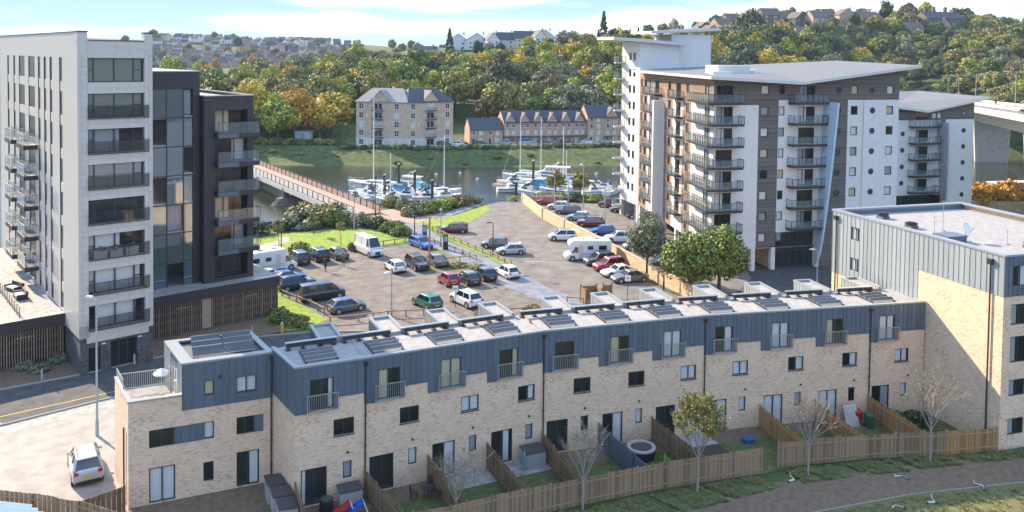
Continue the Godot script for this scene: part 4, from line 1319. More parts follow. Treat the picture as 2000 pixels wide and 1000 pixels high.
	mb.box(6.15, 4.2, gz - 20.2, 13.15, 26.0, gz - 20.0)
	part(mb, "frame_wall", M.black_cladding, g)
	mb = MB.new()
	mb.box(6.2, 4.25, gz - 4.2, 12.4, 24.3, gz - 4.1)
	part(mb, "interior", M.room, g)
	mb = MB.new()
	mb.box(6.1, 26.0, gz - 20.1, 13.25, 26.1, gz + 0.08)
	part(mb, "coping", M.coping, g)
	for k in 7:
		var y := 24.3 - 2.94 * (k + 1)
		put(shape("wing slab", func(m): m.box(6.2, -0.1, gz - 4.1, 12.44, 0.22, gz - 0.12)), "floor_slab", M.panel_grey_dark, g, Vector3(0, y, 0))
		for q in 4:
			var x0: float = [6.3, 8.2, 9.85, 11.5][q]
			var x1: float = [8.2, 9.85, 11.5, 12.42][q]
			put(shape("wing pane %d" % q, func(m): m.quad(Vector3(x0 + 0.04, 0.05, gz - 0.04), Vector3(x1 - 0.04, 0.05, gz - 0.04), Vector3(x1 - 0.04, 2.9, gz - 0.04), Vector3(x0 + 0.04, 2.9, gz - 0.04), Vector3.BACK)), "pane", M.solar_glass if (k * 3 + q * 5) % 7 > 1 else M.glass, g, Vector3(0, y, 0))
			if (k + q) % 3 == 0:
				put(shape("wing curtain %d" % q, func(m):
					m.t = Transform3D(Basis(), Vector3(x0, 0, gz - 0.2))
					curtain_shape(m, 0.1, x1 - x0 - 0.1, 2.6)), "curtain", M.curtain_grey, g, Vector3(0, y + 0.25, 0))
		put(shape("wing transom", func(m): m.box(6.2, 0, gz - 0.1, 12.44, 0.09, gz + 0.02)), "transom", M.frame, g, Vector3(0, y - 0.02, 0))
	for x in [8.2, 9.85, 11.5]:
		put(shape("wing mullion", func(m): m.box(-0.045, 4.2, gz - 0.1, 0.045, 24.3, gz + 0.03)), "mullion", M.frame, g, Vector3(x, 0, 0))
	# balcony wing
	var b2 := thing("balcony_wing", "lower black-clad wing with a stack of glass balconies beside the river", "apartment wing", at, turn)
	var bz := -7.0
	var bh := []
	for k in 7:
		bh.append(Rect2(14.35, 19.65 - 3.02 * (k - 0) + 0.05, 3.45, 2.35))
	bh = bh.filter(func(r): return r.position.y > 4.0)
	mb = MB.new()
	mb.t = Transform3D(Basis(), Vector3(0, 0, bz))
	mb.wall(13.2, 18.45, 4.2, 23.5, bh, 0.9)
	mb.t = Transform3D()
	mb.quad(Vector3(13.2, 4.2, bz), Vector3(13.2, 23.5, bz), Vector3(13.2, 23.5, bz - 18), Vector3(13.2, 4.2, bz - 18), Vector3.LEFT)
	mb.quad(Vector3(18.45, 0, bz), Vector3(18.45, 23.5, bz), Vector3(18.45, 23.5, bz - 18), Vector3(18.45, 0, bz - 18), Vector3.RIGHT)
	mb.quad(Vector3(13.2, 0, bz - 18), Vector3(18.45, 0, bz - 18), Vector3(18.45, 23.5, bz - 18), Vector3(13.2, 23.5, bz - 18), Vector3.FORWARD)
	part(mb, "wall", M.black_cladding, b2)
	mb = MB.new()
	mb.box(13.2, 23.1, bz - 18, 18.45, 23.2, bz)
	part(mb, "roof", M.roof_felt, b2)
	boxes(b2, "coping", "coping", [[13.15, 23.5, bz - 18.1, 13.5, 23.6, bz + 0.06], [13.504, 23.5, bz - 0.3, 18.5, 23.6, bz + 0.06], [18.15, 23.502, bz - 18.1, 18.5, 23.598, bz - 0.304]])
	mb = MB.new()
	mb.box(13.4, 4.25, bz - 3.2, 18.3, 23.0, bz - 3.1)
	part(mb, "interior", M.room, b2)
	var n2 := 0
	for r in bh:
		win(b2, Vector3(14.35, r.position.y, bz - 0.75), 3.45, 2.35, 3, 0.0, ["curtain_cream", "curtain", "", "curtain_cream", "curtain_grey", ""][n2 % 6], [0.0, 0.6, 0.0][n2 % 3], [0.5, 1.0, 0.35][n2 % 3], 0.0, "glass", "frame", 0.09)
		n2 += 1
		if r.position.y > 5.0:
			var s := put(shape("wing balcony", func(m): m.box(14.3, -0.5, bz + 0.004, 18.78, -0.02, bz + 0.9)), "balcony", M.black_cladding, b2, Vector3(0, r.position.y, 0))
			put(shape("wing balcony face", func(m): m.box(14.35, -0.48, bz + 0.904, 16.5, -0.04, bz + 0.93)), "fascia_panel", M.zinc1, s)
			put(shape("wing balcony glass", func(m):
				m.quad(Vector3(14.35, 0, bz + 0.85), Vector3(18.74, 0, bz + 0.85), Vector3(18.74, 1.1, bz + 0.85), Vector3(14.35, 1.1, bz + 0.85), Vector3.BACK)
				m.quad(Vector3(18.74, 0, bz + 0.85), Vector3(18.74, 0, bz + 0.0), Vector3(18.74, 1.1, bz + 0.0), Vector3(18.74, 1.1, bz + 0.85), Vector3.RIGHT)), "glass", M.balcony_glass, s)
			put(shape("wing balcony rail", func(m):
				m.bar(Vector3(14.35, 1.12, bz + 0.85), Vector3(18.74, 1.12, bz + 0.85), 0.05, 0.04)
				m.bar(Vector3(18.74, 1.12, bz + 0.85), Vector3(18.74, 1.12, bz), 0.05, 0.04)
				for x in [14.4, 15.9, 17.4, 18.88]:
					m.bar(Vector3(x, 0, bz + 0.85), Vector3(x, 1.1, bz + 0.85), 0.04, 0.04, Vector3.RIGHT)), "rail", M.dark_metal, s)
	# podiums with timber slats
	for q in [[-30.0, 0.0, "left", "slatted timber podium with a sunny deck left of the pale tower"], [6.15, 20.6, "right", "slatted timber podium under the glass wings right of the tower"]]:
		var p := thing("podium", q[3], "podium", at, turn)
		var pz := -5.3
		mb = MB.new()
		mb.box(q[0], 3.25, pz - 0.5, q[1], 4.25, pz + 0.12)
		part(mb, "fascia", M.black_cladding, p)
		mb = MB.new()
		mb.box(q[0], 4.1, pz - 32, q[1], 4.2, pz - 0.5)
		part(mb, "deck", M.paving if q[2] == "left" else M.roof_felt, p)
		mb = MB.new()
		mb.box(q[0], 0, pz - 32, q[1], 3.25, pz - 0.35)
		part(mb, "core", M.black, p)
		mb = MB.new()
		mb.box(q[0], 4.25, pz - 0.5, q[1], 4.29, pz + 0.16)
		part(mb, "coping", M.coping, p)
		var x0: float = maxf(q[0], -14.0)
		var x := x0
		var k := 0
		while x < q[1] - 0.1:
			if not (q[2] == "right" and x > 12.5 and x < 13.4):
				put(shape("slat", func(m): m.box(0, 0.12, 0, 0.075, 3.25, 0.13)), "slat", M.slat_wood if k % 5 else M.slat_pale, p, Vector3(x, 0, pz - 0.3 + 0.005 * (k % 3)))
			k += 1
			x += 0.21
		mb = MB.new()
		mb.box(q[0], 0, pz - 0.34, q[1], 0.115, pz - 0.1)
		part(mb, "plinth", M.dark_brick, p)
		for xx in ([-3.2] if q[2] == "left" else [10.6, 17.6]):
			mb = MB.new()
			mb.box(xx - 0.75, 2.6, pz - 0.14, xx + 0.75, 2.66, pz - 0.1)
			for dx in [-0.5, -0.2, 0.1, 0.4]:
				mb.box(xx + dx, 2.5, pz - 0.145, xx + dx + 0.05, 2.8, pz - 0.105)
			part(mb, "vent_bracket", M.slat_pale, p)
		if q[2] == "right":
			mb = MB.new()
			mb.box(12.5, 0.12, pz - 0.3, 13.4, 3.24, pz - 0.2)
			part(mb, "door_panel", M.slat_pale, p)
			mb = MB.new()
			mb.box(q[1] - 0.1, 0, pz - 20, q[1], 3.25, pz - 0.3)
			part(mb, "end_wall", M.slat_wood, p)
	# railing across the sunny deck, with seats behind it
	var bs := Basis(Vector3.UP, turn)
	var rl := thing("deck_railing", "thin black railing across the sunny podium deck", "railing", at + bs * Vector3(-3.4, 4.2, -6.2), turn)
	mb = MB.new()
	for k in 17:
		mb.bar(Vector3(0, 0, -1.2 * k), Vector3(0, 1.05, -1.2 * k), 0.05, 0.05, Vector3.RIGHT)
	part(mb, "posts", M.dark_metal, rl)
	mb = MB.new()
	for y in [0.35, 0.7, 1.05]:
		mb.bar(Vector3(0, y, 0), Vector3(0, y, -19.2), 0.035, 0.035)
	part(mb, "rails", M.dark_metal, rl)
	for k in 2:
		var so := thing("garden_sofa", ["low black garden sofa with white cushions nearest the deck railing", "black garden sofa with white cushions farther along the deck"][k], "sofa", at + bs * Vector3(-2.2, 4.2, -13.0 - 3.2 * k), turn + 0.3 * k)
		mb = MB.new()
		mb.box(-0.45, 0, -1.0, 0.45, 0.3, 1.0)
		mb.box(0.3, 0.3, -1.0, 0.5, 0.8, 1.0)
		mb.box(-0.45, 0.3, -1.0, 0.3, 0.55, -0.82)
		mb.box(-0.45, 0.3, 0.82, 0.3, 0.55, 1.0)
		part(mb, "frame", M.black, so)
		mb = MB.new()
		mb.box(-0.42, 0.3, -0.8, 0.28, 0.42, -0.02)
		mb.box(-0.42, 0.3, 0.02, 0.28, 0.42, 0.8)
		part(mb, "cushion", M.white, so)


func balcony_slab(parent: Node3D, pts: Array, y: float, open_from: int, key: String, slab := "dark_metal", glass := true) -> void:
	# pts: (x, z) round the slab; edges from open_from on carry the rail
	var pp := PackedVector2Array()
	for q in pts:
		pp.push_back(Vector2(q[0], q[1]))
	var s := put(shape("bslab " + key, func(m): m.prism(pp, -0.22, 0.0)), "balcony", M[slab], parent, Vector3(0, y, 0))
	if glass:
		put(shape("bglass " + key, func(m):
			for i in range(open_from, pts.size() - 1):
				var a := Vector3(pts[i][0], 0.06, pts[i][1])
				var b := Vector3(pts[i + 1][0], 0.06, pts[i + 1][1])
				var o := (b - a).cross(Vector3.UP)
				m.quad(a, b, b + Vector3(0, 0.98, 0), a + Vector3(0, 0.98, 0), o)), "glass", M.balcony_glass, s)
	put(shape("brail " + key, func(m):
		for i in range(open_from, pts.size() - 1):
			var a := Vector3(pts[i][0], 0, pts[i][1])
			var b := Vector3(pts[i + 1][0], 0, pts[i + 1][1])
			m.bar(a + Vector3(0, 1.08, 0), b + Vector3(0, 1.08, 0), 0.06, 0.05)
			m.bar(a + Vector3(0, 0.05, 0), b + Vector3(0, 0.05, 0), 0.05, 0.05)
			var k := maxi(1, roundi(a.distance_to(b) / 0.9))
			for q in k + 1:
				m.bar(a.lerp(b, float(q) / k), a.lerp(b, float(q) / k) + Vector3(0, 1.08, 0), 0.05, 0.05, Vector3.RIGHT)), "railing", M.dark_metal, s)


func round_window(parent: Node3D, at: Vector3, r := 0.42) -> void:
	var f := put(shape("round frame %.2f" % r, func(m):
		for k in 16:
			var p := Vector3(cos(TAU * k / 16), sin(TAU * k / 16), 0)
			var q := Vector3(cos(TAU * (k + 1) / 16), sin(TAU * (k + 1) / 16), 0)
			m.hexa([p * r * 0.72, q * r * 0.72, q * r, p * r, p * r * 0.72 + Vector3(0, 0, 0.07), q * r * 0.72 + Vector3(0, 0, 0.07), q * r + Vector3(0, 0, 0.05), p * r + Vector3(0, 0, 0.05)])), "round_window", M.frame, parent, at)
	put(shape("round pane %.2f" % r, func(m):
		for k in 16:
			var p := Vector3(cos(TAU * k / 16), sin(TAU * k / 16), 0) * r * 0.72
			var q := Vector3(cos(TAU * (k + 1) / 16), sin(TAU * (k + 1) / 16), 0) * r * 0.72
			m.tri(Vector3(0, 0, 0.02), p + Vector3(0, 0, 0.02), q + Vector3(0, 0, 0.02), Vector3.BACK)), "pane", M.mirror_glass, f)


func blade(parent: Node3D, x: float, drift: float, reach: float, y1: float, m: String) -> void:
	# the sail-like fin: deep at the top, sweeping in to nothing at the ground
	var mb := MB.new()
	var n := 14
	for i in n:
		var a := float(i) / n
		var b := float(i + 1) / n
		var ya := 0.4 + (y1 - 0.4) * a
		var yb := 0.4 + (y1 - 0.4) * b
		var za := reach * pow(a, 0.55) + 0.25
		var zb := reach * pow(b, 0.55) + 0.25
		var xa := x - drift * (1.0 - a)
		var xb := x - drift * (1.0 - b)
		mb.hexa([Vector3(xa, ya, 0.004), Vector3(xa + 0.3, ya, 0.004), Vector3(xa + 0.3, ya, za), Vector3(xa, ya, za), Vector3(xb, yb, 0.004), Vector3(xb + 0.3, yb, 0.004), Vector3(xb + 0.3, yb, zb), Vector3(xb, yb, zb)])
	part(mb, "fin", M[m], parent)


func slab_roof(parent: Node3D, ring: Array, mid: Vector3, th: float, skin: String) -> void:
	var mb := MB.new()
	var fb := MB.new()
	for i in ring.size():
		var a: Vector3 = ring[i]
		var b: Vector3 = ring[(i + 1) % ring.size()]
		var d := Vector3(0, th, 0)
		mb.tri(a + d, b + d, mid + d, Vector3.UP)
		fb.tri(a, b, mid, Vector3.DOWN)
		var o := (a + b) / 2.0 - mid
		o.y = 0
		fb.quad(a, b, b + d - Vector3(0, 0.004, 0), a + d - Vector3(0, 0.004, 0), o)
	part(mb, "roof", M[skin], parent)
	part(fb, "roof_fascia", M.fascia, parent)


func build_white_complex() -> void:
	var at := Vector3(31.83, 0, -107.28)
	var turn := deg_to_rad(16.3)
	var t := thing("white_apartments", "large white apartment building with timber bands, butterfly roof and blue sail-shaped fin", "apartment building", at, turn)
	var fl := 2.8
	var band := 22.65
	# front: openings
	var small := []
	var doors := []
	for k in 8:
		var c := 24.0 - fl * k
		if k < 8 and c > 3.5:
			small.append(Rect2(0.95, c - 0.6, 1.2, 1.2))
			small.append(Rect2(3.72, c - 0.6, 0.85, 1.2))
			small.append(Rect2(15.0, c - 0.6, 1.1, 1.2))
			small.append(Rect2(20.8, c - 0.6, 1.15, 1.2))
	for k in 7:
		doors.append(Rect2(6.75, 22.4 - fl * k, 2.5, 2.15))
		doors.append(Rect2(-5.6, 22.4 - fl * k, 2.4, 2.2))
	var holes := small + doors
	var white := MB.new()
	var brown := MB.new()
	for q in [[-6.0, 0.64, 3.0, 1], [0.64, 3.65, 3.2, 0], [3.65, 5.13, 5.0, 1], [5.13, 10.55, 5.0, 1], [10.55, 14.5, 0.0, 0], [14.5, 22.9, 0.0, 1]]:
		var mb: MB = white if q[3] else brown
		var hs := holes.filter(func(h): return h.position.x >= q[0] - 0.01 and h.end.x <= q[1] + 0.01)
		var low := hs.filter(func(h): return h.end.y < band and h.position.y > q[2])
		var high := hs.filter(func(h): return h.position.y >= band - 0.4 and h.position.y > 22.0)
		var split := 22.0 if q[0] == 5.13 or q[0] == -6.0 else band
		mb.wall(q[0], q[1], q[2], split, low, 0.2)
		brown.wall(q[0], q[1], split, 24.75, high, 0.2)
	# top wedge up to the rising roof, right flank, back
	brown.quad(Vector3(6.2, 24.75, 0), Vector3(22.9, 24.75, 0), Vector3(22.9, 26.95, 0), Vector3(6.2, 24.85, 0), Vector3.BACK)
	brown.tri(Vector3(-6, 24.75, 0), Vector3(6.2, 24.75, 0), Vector3(-6, 25.5, 0), Vector3.BACK)
	white.quad(Vector3(22.9, 0, 0), Vector3(22.9, 27, 0), Vector3(22.9, 27.4, -16), Vector3(22.9, 0, -16), Vector3.RIGHT)
	white.quad(Vector3(22.9, 0, -16), Vector3(8, 0, -30), Vector3(8, 26.2, -30), Vector3(22.9, 27.2, -16), Vector3(1, 0, -1))
	white.quad(Vector3(8, 0, -30), Vector3(-0.8, 0, -33.3), Vector3(-0.8, 25.6, -33.3), Vector3(8, 26.2, -30), Vector3.FORWARD)
	# a shallow step in the white wall
	white.box(17.0, 0, 0.004, 20.2, band - 0.02, 0.18)
	# long left side, from the near corner back to the slender tower
	var L := 33.7
	var phi := atan2(-33.3, -5.2)  # direction seen from the far end to the near one
	var lt := Transform3D(Basis(Vector3.UP, atan2(-33.3, -5.2)), Vector3(-0.8, 0, -33.3))
	var lturn := phi
	var lw := []
	for k in 9:
		var y := 22.95 - fl * k
		if y > 1.0:
			for s in [9.2, 17.2, 29.6, 31.7]:
				lw.append(Rect2(L - s - 1.3, y + 0.25, 1.3, 1.3))
			for s in [1.2, 12.8, 23.0, 26.0]:
				lw.append(Rect2(L - s - 2.0, y - 0.55, 2.0, 2.1))
	var warm := MB.new()
	warm.t = lt
	white.t = lt
	for q in [[0.0, 8.3, 1], [8.3, 11.6, 0], [11.6, 16.2, 1], [16.2, 20.2, 0], [20.2, 29.0, 1], [29.0, 33.7, 0]]:
		var hs := lw.filter(func(h): return h.position.x >= L - q[1] - 0.01 and h.end.x <= L - q[0] + 0.01)
		var mb: MB = white if q[2] else warm
		mb.wall(L - q[1], L - q[0], 3.0, 21.9, hs.filter(func(h): return h.end.y < 21.95 and h.position.y > 3.0), 0.2)
		warm.wall(L - q[1], L - q[0], 21.9, 25.5, hs.filter(func(h): return h.position.y > 21.9), 0.2)
	warm.t = Transform3D()
	white.t = Transform3D()
	part(white, "wall", M.render_white, t)
	part(brown, "timber_wall", M.cedar, t)
	part(warm, "timber_side", M.cedar_warm, t)
	var mbi := MB.new()
	mbi.box(-3.6, 3.1, -2.6, 22.6, 24.4, -2.5)
	mbi.hexa([Vector3(-3.6, 3.1, -2.6), Vector3(-3.4, 3.1, -2.6), Vector3(1.6, 3.1, -31), Vector3(1.4, 3.1, -31), Vector3(-3.6, 24.4, -2.6), Vector3(-3.4, 24.4, -2.6), Vector3(1.6, 24.4, -31), Vector3(1.4, 24.4, -31)])
	for k in 8:
		mbi.box(-5.7, 2.75 + fl * k, -2.5, 22.6, 2.95 + fl * k, -0.3)
	part(mbi, "interior", M.room, t)
	# windows
	var i := 0
	for h in small:
		win(t, Vector3(h.position.x, h.position.y, 0), h.size.x, h.size.y, 1, 0.0, ["curtain", "", "curtain_cream", "curtain", "curtain_grey"][i % 5], 0.0, 1.0, 0.0, "glass", "frame", 0.1)
		i += 1
	for h in doors:
		win(t, Vector3(h.position.x, h.position.y, 0), h.size.x, h.size.y, 3, 0.0, ["", "curtain", "curtain_grey"][i % 3], 0.0, 0.5, 0.0, "glass", "frame", 0.08, "balcony_door")
		i += 1
	var ax := lt.basis.x
	for h in lw:
		if h.position.y > 3.0 and (h.end.y < 21.95 or h.position.y > 21.9):
			win(t, lt.origin + ax * h.position.x + Vector3(0, h.position.y, 0), h.size.x, h.size.y, 2, lturn, ["", "curtain", "curtain_grey", ""][i % 4], 0.0, 1.0, 0.0, "glass", "frame", 0.08)
			i += 1
	for k in 7:
		round_window(t, Vector3(18.35, 24.0 - fl * k, 0.18 if k else 0.0), 0.42)
		round_window(t, Vector3(13.0, 24.0 - fl * k, 0.0), 0.48)
	# balconies
	for k in 7:
		balcony_slab(t, [[5.15, 0.004], [5.15, 1.3], [7.8, 1.55], [10.45, 1.3], [10.45, 0.004]], 22.35 - fl * k, 0, "mid")
		if k < 7:
			var e := lt * Vector3(L - 7.2, 0, 0)
			var e2 := lt * Vector3(L - 7.2, 0, 1.05)
			balcony_slab(t, [[-2.3, 0.004], [-2.3, 1.4], [-5.7, 1.4], [-7.2, 0.7], [e2.x, e2.z], [e.x, e.z], [-6.05, 0.004]], 22.35 - fl * k, 0, "corner")
		for q in [[11.8, 16.0, 1.2], [21.6, 28.6, 1.5]]:
			var p0 := lt * Vector3(L - q[0], 0, 0.004)
			var p1 := lt * Vector3(L - q[0], 0, q[2] * 0.8)
			var pm := lt * Vector3(L - (q[0] + q[1]) / 2.0, 0, q[2] * 1.15)
			var p2 := lt * Vector3(L - q[1], 0, q[2] * 0.8)
			var p3 := lt * Vector3(L - q[1], 0, 0.004)
			balcony_slab(t, [[p0.x, p0.z], [p1.x, p1.z], [pm.x, pm.z], [p2.x, p2.z], [p3.x, p3.z]], 22.35 - fl * k, 0, "side %.1f" % q[0])
	var mb := MB.new()
	mb.t = lt
	mb.box(L - 21.2, 0.0, 0.004, L - 20.6, 21.5, 1.6)
	part(mb, "side_fin", M.render_white, t)
	blade(t, 10.6, 0.8, 2.7, 22.4, "fin_blue")
	# undercroft and entrance
	for x in [-5.6, -2.2, 0.0, 3.05]:
		boxes(t, "column", "render_white", [[x, 0, -0.6, x + 0.6, 3.0, -0.01]])
	mb = MB.new()
	mb.t = lt
	for s in [2.0, 8.0, 14.0, 20.0, 26.0, 32.5]:
		mb.box(L - s - 0.5, 0, -0.6, L - s, 3.0, -0.01)
	part(mb, "side_column", M.render_white, t)
	mb = MB.new()
	mb.box(-5.8, 2.9, -9, 3.6, 3.0, -0.25)
	mb.box(-2.4, 0.01, -9.2, 3.6, 2.9, -9.0)
	mb.box(3.45, 0.01, -9, 3.6, 2.9, -0.7)
	part(mb, "undercroft", M.wall_brick, t)
	var ent := MB.new()
	for x in 6:
		ent.box(3.75 + 1.2 * x, 0, -0.7, 3.87 + 1.2 * x, 5.0, -0.58)
	for y in [0.02, 2.3, 4.88]:
		ent.box(3.75, y, -0.69, 9.8, y + 0.1, -0.57)
	var ep := part(ent, "entrance_frame", M.frame, t)
	mb = MB.new()
	mb.quad(Vector3(3.75, 0.1, -0.64), Vector3(9.8, 0.1, -0.64), Vector3(9.8, 4.9, -0.64), Vector3(3.75, 4.9, -0.64), Vector3.BACK)
	part(mb, "entrance_glass", M.tinted_glass, ep)
	mb = MB.new()
	mb.box(9.9, 0, -0.65, 10.5, 5.0, -0.01)
	mb.box(3.7, 4.98, -2.4, 10.5, 5.02, -0.02)
	part(mb, "entrance_pier", M.render_white, t)
	slab_roof(t, [Vector3(-2.8, 25.6, -32), Vector3(-7.3, 25.4, 1.5), Vector3(6.2, 24.75, 1.7), Vector3(25.2, 27.1, 1.5), Vector3(24.8, 27.6, -16), Vector3(8.5, 26.2, -31)], Vector3(9.5, 25.75, -10), 0.36, "roof_grey")
	# boxes on the roof
	mb = MB.new()
	mb.box(-0.5, 25.6, -12, 4.6, 27.1, -8.5)
	part(mb, "roof_box", M.render_white, t)
	boxes(t, "roof_vent", "white", [[5.2, 25.7, -9.4, 6.4, 26.5, -8.4], [-2.5, 25.7, -7.4, 0.6, 26.3, -6.4]])
	# slender tower behind
	var s := thing("white_stair_tower", "slender white tower with paired windows and wide flat roof behind the white flats", "tower", at, turn)
	var sl := MB.new()
	var pairs := []
	for k in 11:
		for d in [3.0, 4.7]:
			pairs.append(Rect2(d, 28.2 - 2.83 * k - 0.65, 0.95, 1.35))
	sl.t = Transform3D(Basis(Vector3.UP, -PI / 2), Vector3(-0.8, 0, -40.8))
	sl.wall(0, 7.5, 2.8, 30.8, pairs.filter(func(h): return h.position.y > 3.0), 0.2)
	sl.t = Transform3D()
	sl.quad(Vector3(6.5, 0, -33.3), Vector3(6.5, 30.8, -33.3), Vector3(6.5, 30.8, -40.8), Vector3(6.5, 0, -40.8), Vector3.RIGHT)
	sl.quad(Vector3(-0.8, 0, -40.8), Vector3(6.5, 0, -40.8), Vector3(6.5, 30.8, -40.8), Vector3(-0.8, 30.8, -40.8), Vector3.FORWARD)
	sl.box(-0.8, 0, -34.0, -0.2, 2.8, -33.4)
	sl.box(-0.8, 0, -40.8, -0.2, 2.8, -40.2)
	sl.box(-0.79, 2.78, -40.7, 6.4, 2.86, -33.4)
	sl.quad(Vector3(-0.8, 2.8, -33.3), Vector3(6.5, 2.8, -33.3), Vector3(6.5, 30.8, -33.3), Vector3(-0.8, 30.8, -33.3), Vector3.BACK)
	part(sl, "wall", M.render_white, s)
	mb = MB.new()
	mb.box(1.5, 2.9, -40.6, 1.6, 30.5, -33.5)
	part(mb, "interior", M.room, s)
	for h in pairs:
		if h.position.y > 3.0:
			win(s, Vector3(-0.8, h.position.y, -40.8 + h.position.x), h.size.x, h.size.y, 1, -PI / 2, "", 0.0, 1.0, 0.0, "glass", "frame", 0.1)
	slab_roof(s, [Vector3(-5.2, 31.0, -34.5), Vector3(-1.5, 30.7, -32.2), Vector3(8.2, 30.1, -32.2), Vector3(8.2, 30.3, -42), Vector3(-5.2, 31.1, -42)], Vector3(1.0, 30.8, -36), 0.5, "roof_grey")
	for k in 10:
		var pts := [[-0.8, -41.9], [-1.7, -41.7], [-2.3, -41.0], [-2.3, -40.2], [-1.9, -39.6], [-0.8, -39.4]]
		balcony_slab(s, pts, 27.2 - 2.83 * k, 0, "curl", "fascia", true)
	var lb := thing("lift_tower", "taller pale box with sloping flat roof behind the slender white tower", "tower", at, turn)
	mb = MB.new()
	mb.box(6.55, 0, -43, 14.3, 32.2, -36.3)
	part(mb, "wall", M.render_white, lb)
	slab_roof(lb, [Vector3(2.2, 32.2, -35.4), Vector3(15.6, 33.0, -35.4), Vector3(15.6, 33.2, -44), Vector3(2.2, 32.3, -44)], Vector3(9, 32.6, -40), 0.45, "roof_grey")
	mb = MB.new()
	for k in 6:
		mb.tube(Vector3(7.5 + 0.8 * k, 33.0, -38 - (k % 2)), Vector3(7.5 + 0.8 * k, 35.2 + 0.4 * (k % 3), -38 - (k % 2)), 0.06, 0.04, 5)
	part(mb, "mast", M.steel, lb)
	# far wing on the right
	var w := thing("white_wing", "farther white wing with lilac fin and round windows right of the white flats", "apartment wing", Vector3(65.9, 0, -139.2), turn)
	var ww := MB.new()
	var wb := MB.new()
	var wd := []
	for k in 5:
		wd.append(Rect2(3.6, 16.95 - 2.82 * k, 2.6, 2.1))
	ww.wall(-8, 9.0, 5.0, 17.9, wd.filter(func(h): return h.end.y < 17.9), 0.2)
	ww.wall(9.9, 16.0, 2.6, 18.0, [], 0.2)
	wb.wall(9.0, 9.9, 0.0, 18.0, [], 0.2)
	wb.wall(-8, 9.0, 17.9, 19.3, [Rect2(3.6, 18.0, 2.6, 1.2), Rect2(7.0, 18.2, 0.9, 0.9), Rect2(8.05, 18.2, 0.9, 0.9)], 0.2)
	wb.wall(9.0, 16.0, 18.0, 19.3, [], 0.2)
	wb.quad(Vector3(4.8, 19.3, 0), Vector3(16, 19.3, 0), Vector3(16, 21.3, 0), Vector3(4.8, 19.4, 0), Vector3.BACK)
	ww.quad(Vector3(16, 2.6, 0), Vector3(16, 21.3, 0), Vector3(16, 21.8, -14), Vector3(16, 2.6, -14), Vector3.RIGHT)
	ww.quad(Vector3(-8, 0, -14), Vector3(16, 0, -14), Vector3(16, 21.6, -14), Vector3(-8, 20.6, -14), Vector3.FORWARD)
	part(ww, "wall", M.render_white, w)
	part(wb, "timber_wall", M.cedar, w)
	mb = MB.new()
	mb.box(-8, 0.02, -2.5, 15.8, 19.0, -2.4)
	mb.box(-8, 4.9, -2.4, 9.0, 5.0, -0.02)
	part(mb, "interior", M.room, w)
	mb = MB.new()
	mb.box(9.9, 0, -13.9, 15.9, 2.6, -0.1)
	part(mb, "base_wall", M.red_brick, w)
	for h in wd:
		if h.end.y < 17.9:
			win(w, Vector3(h.position.x, h.position.y, 0), h.size.x, h.size.y, 3, 0.0, "curtain_grey", 0.0, 0.3, 0.0, "glass", "frame", 0.08, "balcony_door")
	win(w, Vector3(3.6, 18.0, 0), 2.6, 1.2, 3)
	win(w, Vector3(7.0, 18.2, 0), 0.9, 0.9, 1, 0.0, "curtain", 0.0, 1.0)
	win(w, Vector3(8.05, 18.2, 0), 0.9, 0.9, 1, 0.0, "curtain", 0.0, 1.0)
	mb = MB.new()
	for x in 9:
		mb.box(-7.9 + 1.95 * x, 0, -1.3, -7.78 + 1.95 * x, 4.9, -1.18)
	mb.box(-7.9, 2.4, -1.29, 8.9, 2.5, -1.19)
	part(mb, "entrance_frame", M.frame, w)
	mb = MB.new()
	mb.quad(Vector3(-7.9, 0.05, -1.24), Vector3(8.9, 0.05, -1.24), Vector3(8.9, 4.9, -1.24), Vector3(-7.9, 4.9, -1.24), Vector3.BACK)
	part(mb, "entrance_glass", M.tinted_glass, w)
	for k in 5:
		round_window(w, Vector3(13.8, 16.05 - 2.82 * k, 0), 0.42)
		round_window(w, Vector3(0.9, 15.6 - 2.82 * k, 0), 0.42)
		balcony_slab(w, [[2.2, 0.004], [2.2, 1.35], [5.0, 1.6], [7.7, 1.35], [7.7, 0.004]], 16.85 - 2.82 * k, 0, "wing")
	round_window(w, Vector3(13.8, 19.0, 0), 0.5)
	blade(w, 7.9, -1.6, 2.4, 17.6, "fin_lilac")
	slab_roof(w, [Vector3(-8.6, 20.8, 1.2), Vector3(4.8, 19.3, 1.5), Vector3(18.2, 21.6, 1.3), Vector3(17.6, 22.0, -14.6), Vector3(-8.6, 21.2, -14.6)], Vector3(5, 20.3, -6), 0.33, "roof_grey")


func gable(mb: MB, x0: float, x1: float, y: float, ridge: float, z0: float, z1: float) -> void:
	# pitched roof, ridge along z from z0 (front) to z1 (back)
	var m := (x0 + x1) / 2.0
	for q in [[x0, -1.0], [x1, 1.0]]:
		mb.quad(Vector3(q[0], y, z0), Vector3(q[0], y, z1), Vector3(m, ridge, z1), Vector3(m, ridge, z0), Vector3(q[1], 1, 0))
		mb.quad(Vector3(q[0], y - 0.12, z0), Vector3(q[0], y - 0.12, z1), Vector3(m, ridge - 0.14, z1), Vector3(m, ridge - 0.14, z0), Vector3(-q[1], -1, 0))
		mb.quad(Vector3(q[0], y, z0), Vector3(m, ridge, z0), Vector3(m, ridge - 0.14, z0), Vector3(q[0], y - 0.12, z0), Vector3.BACK)


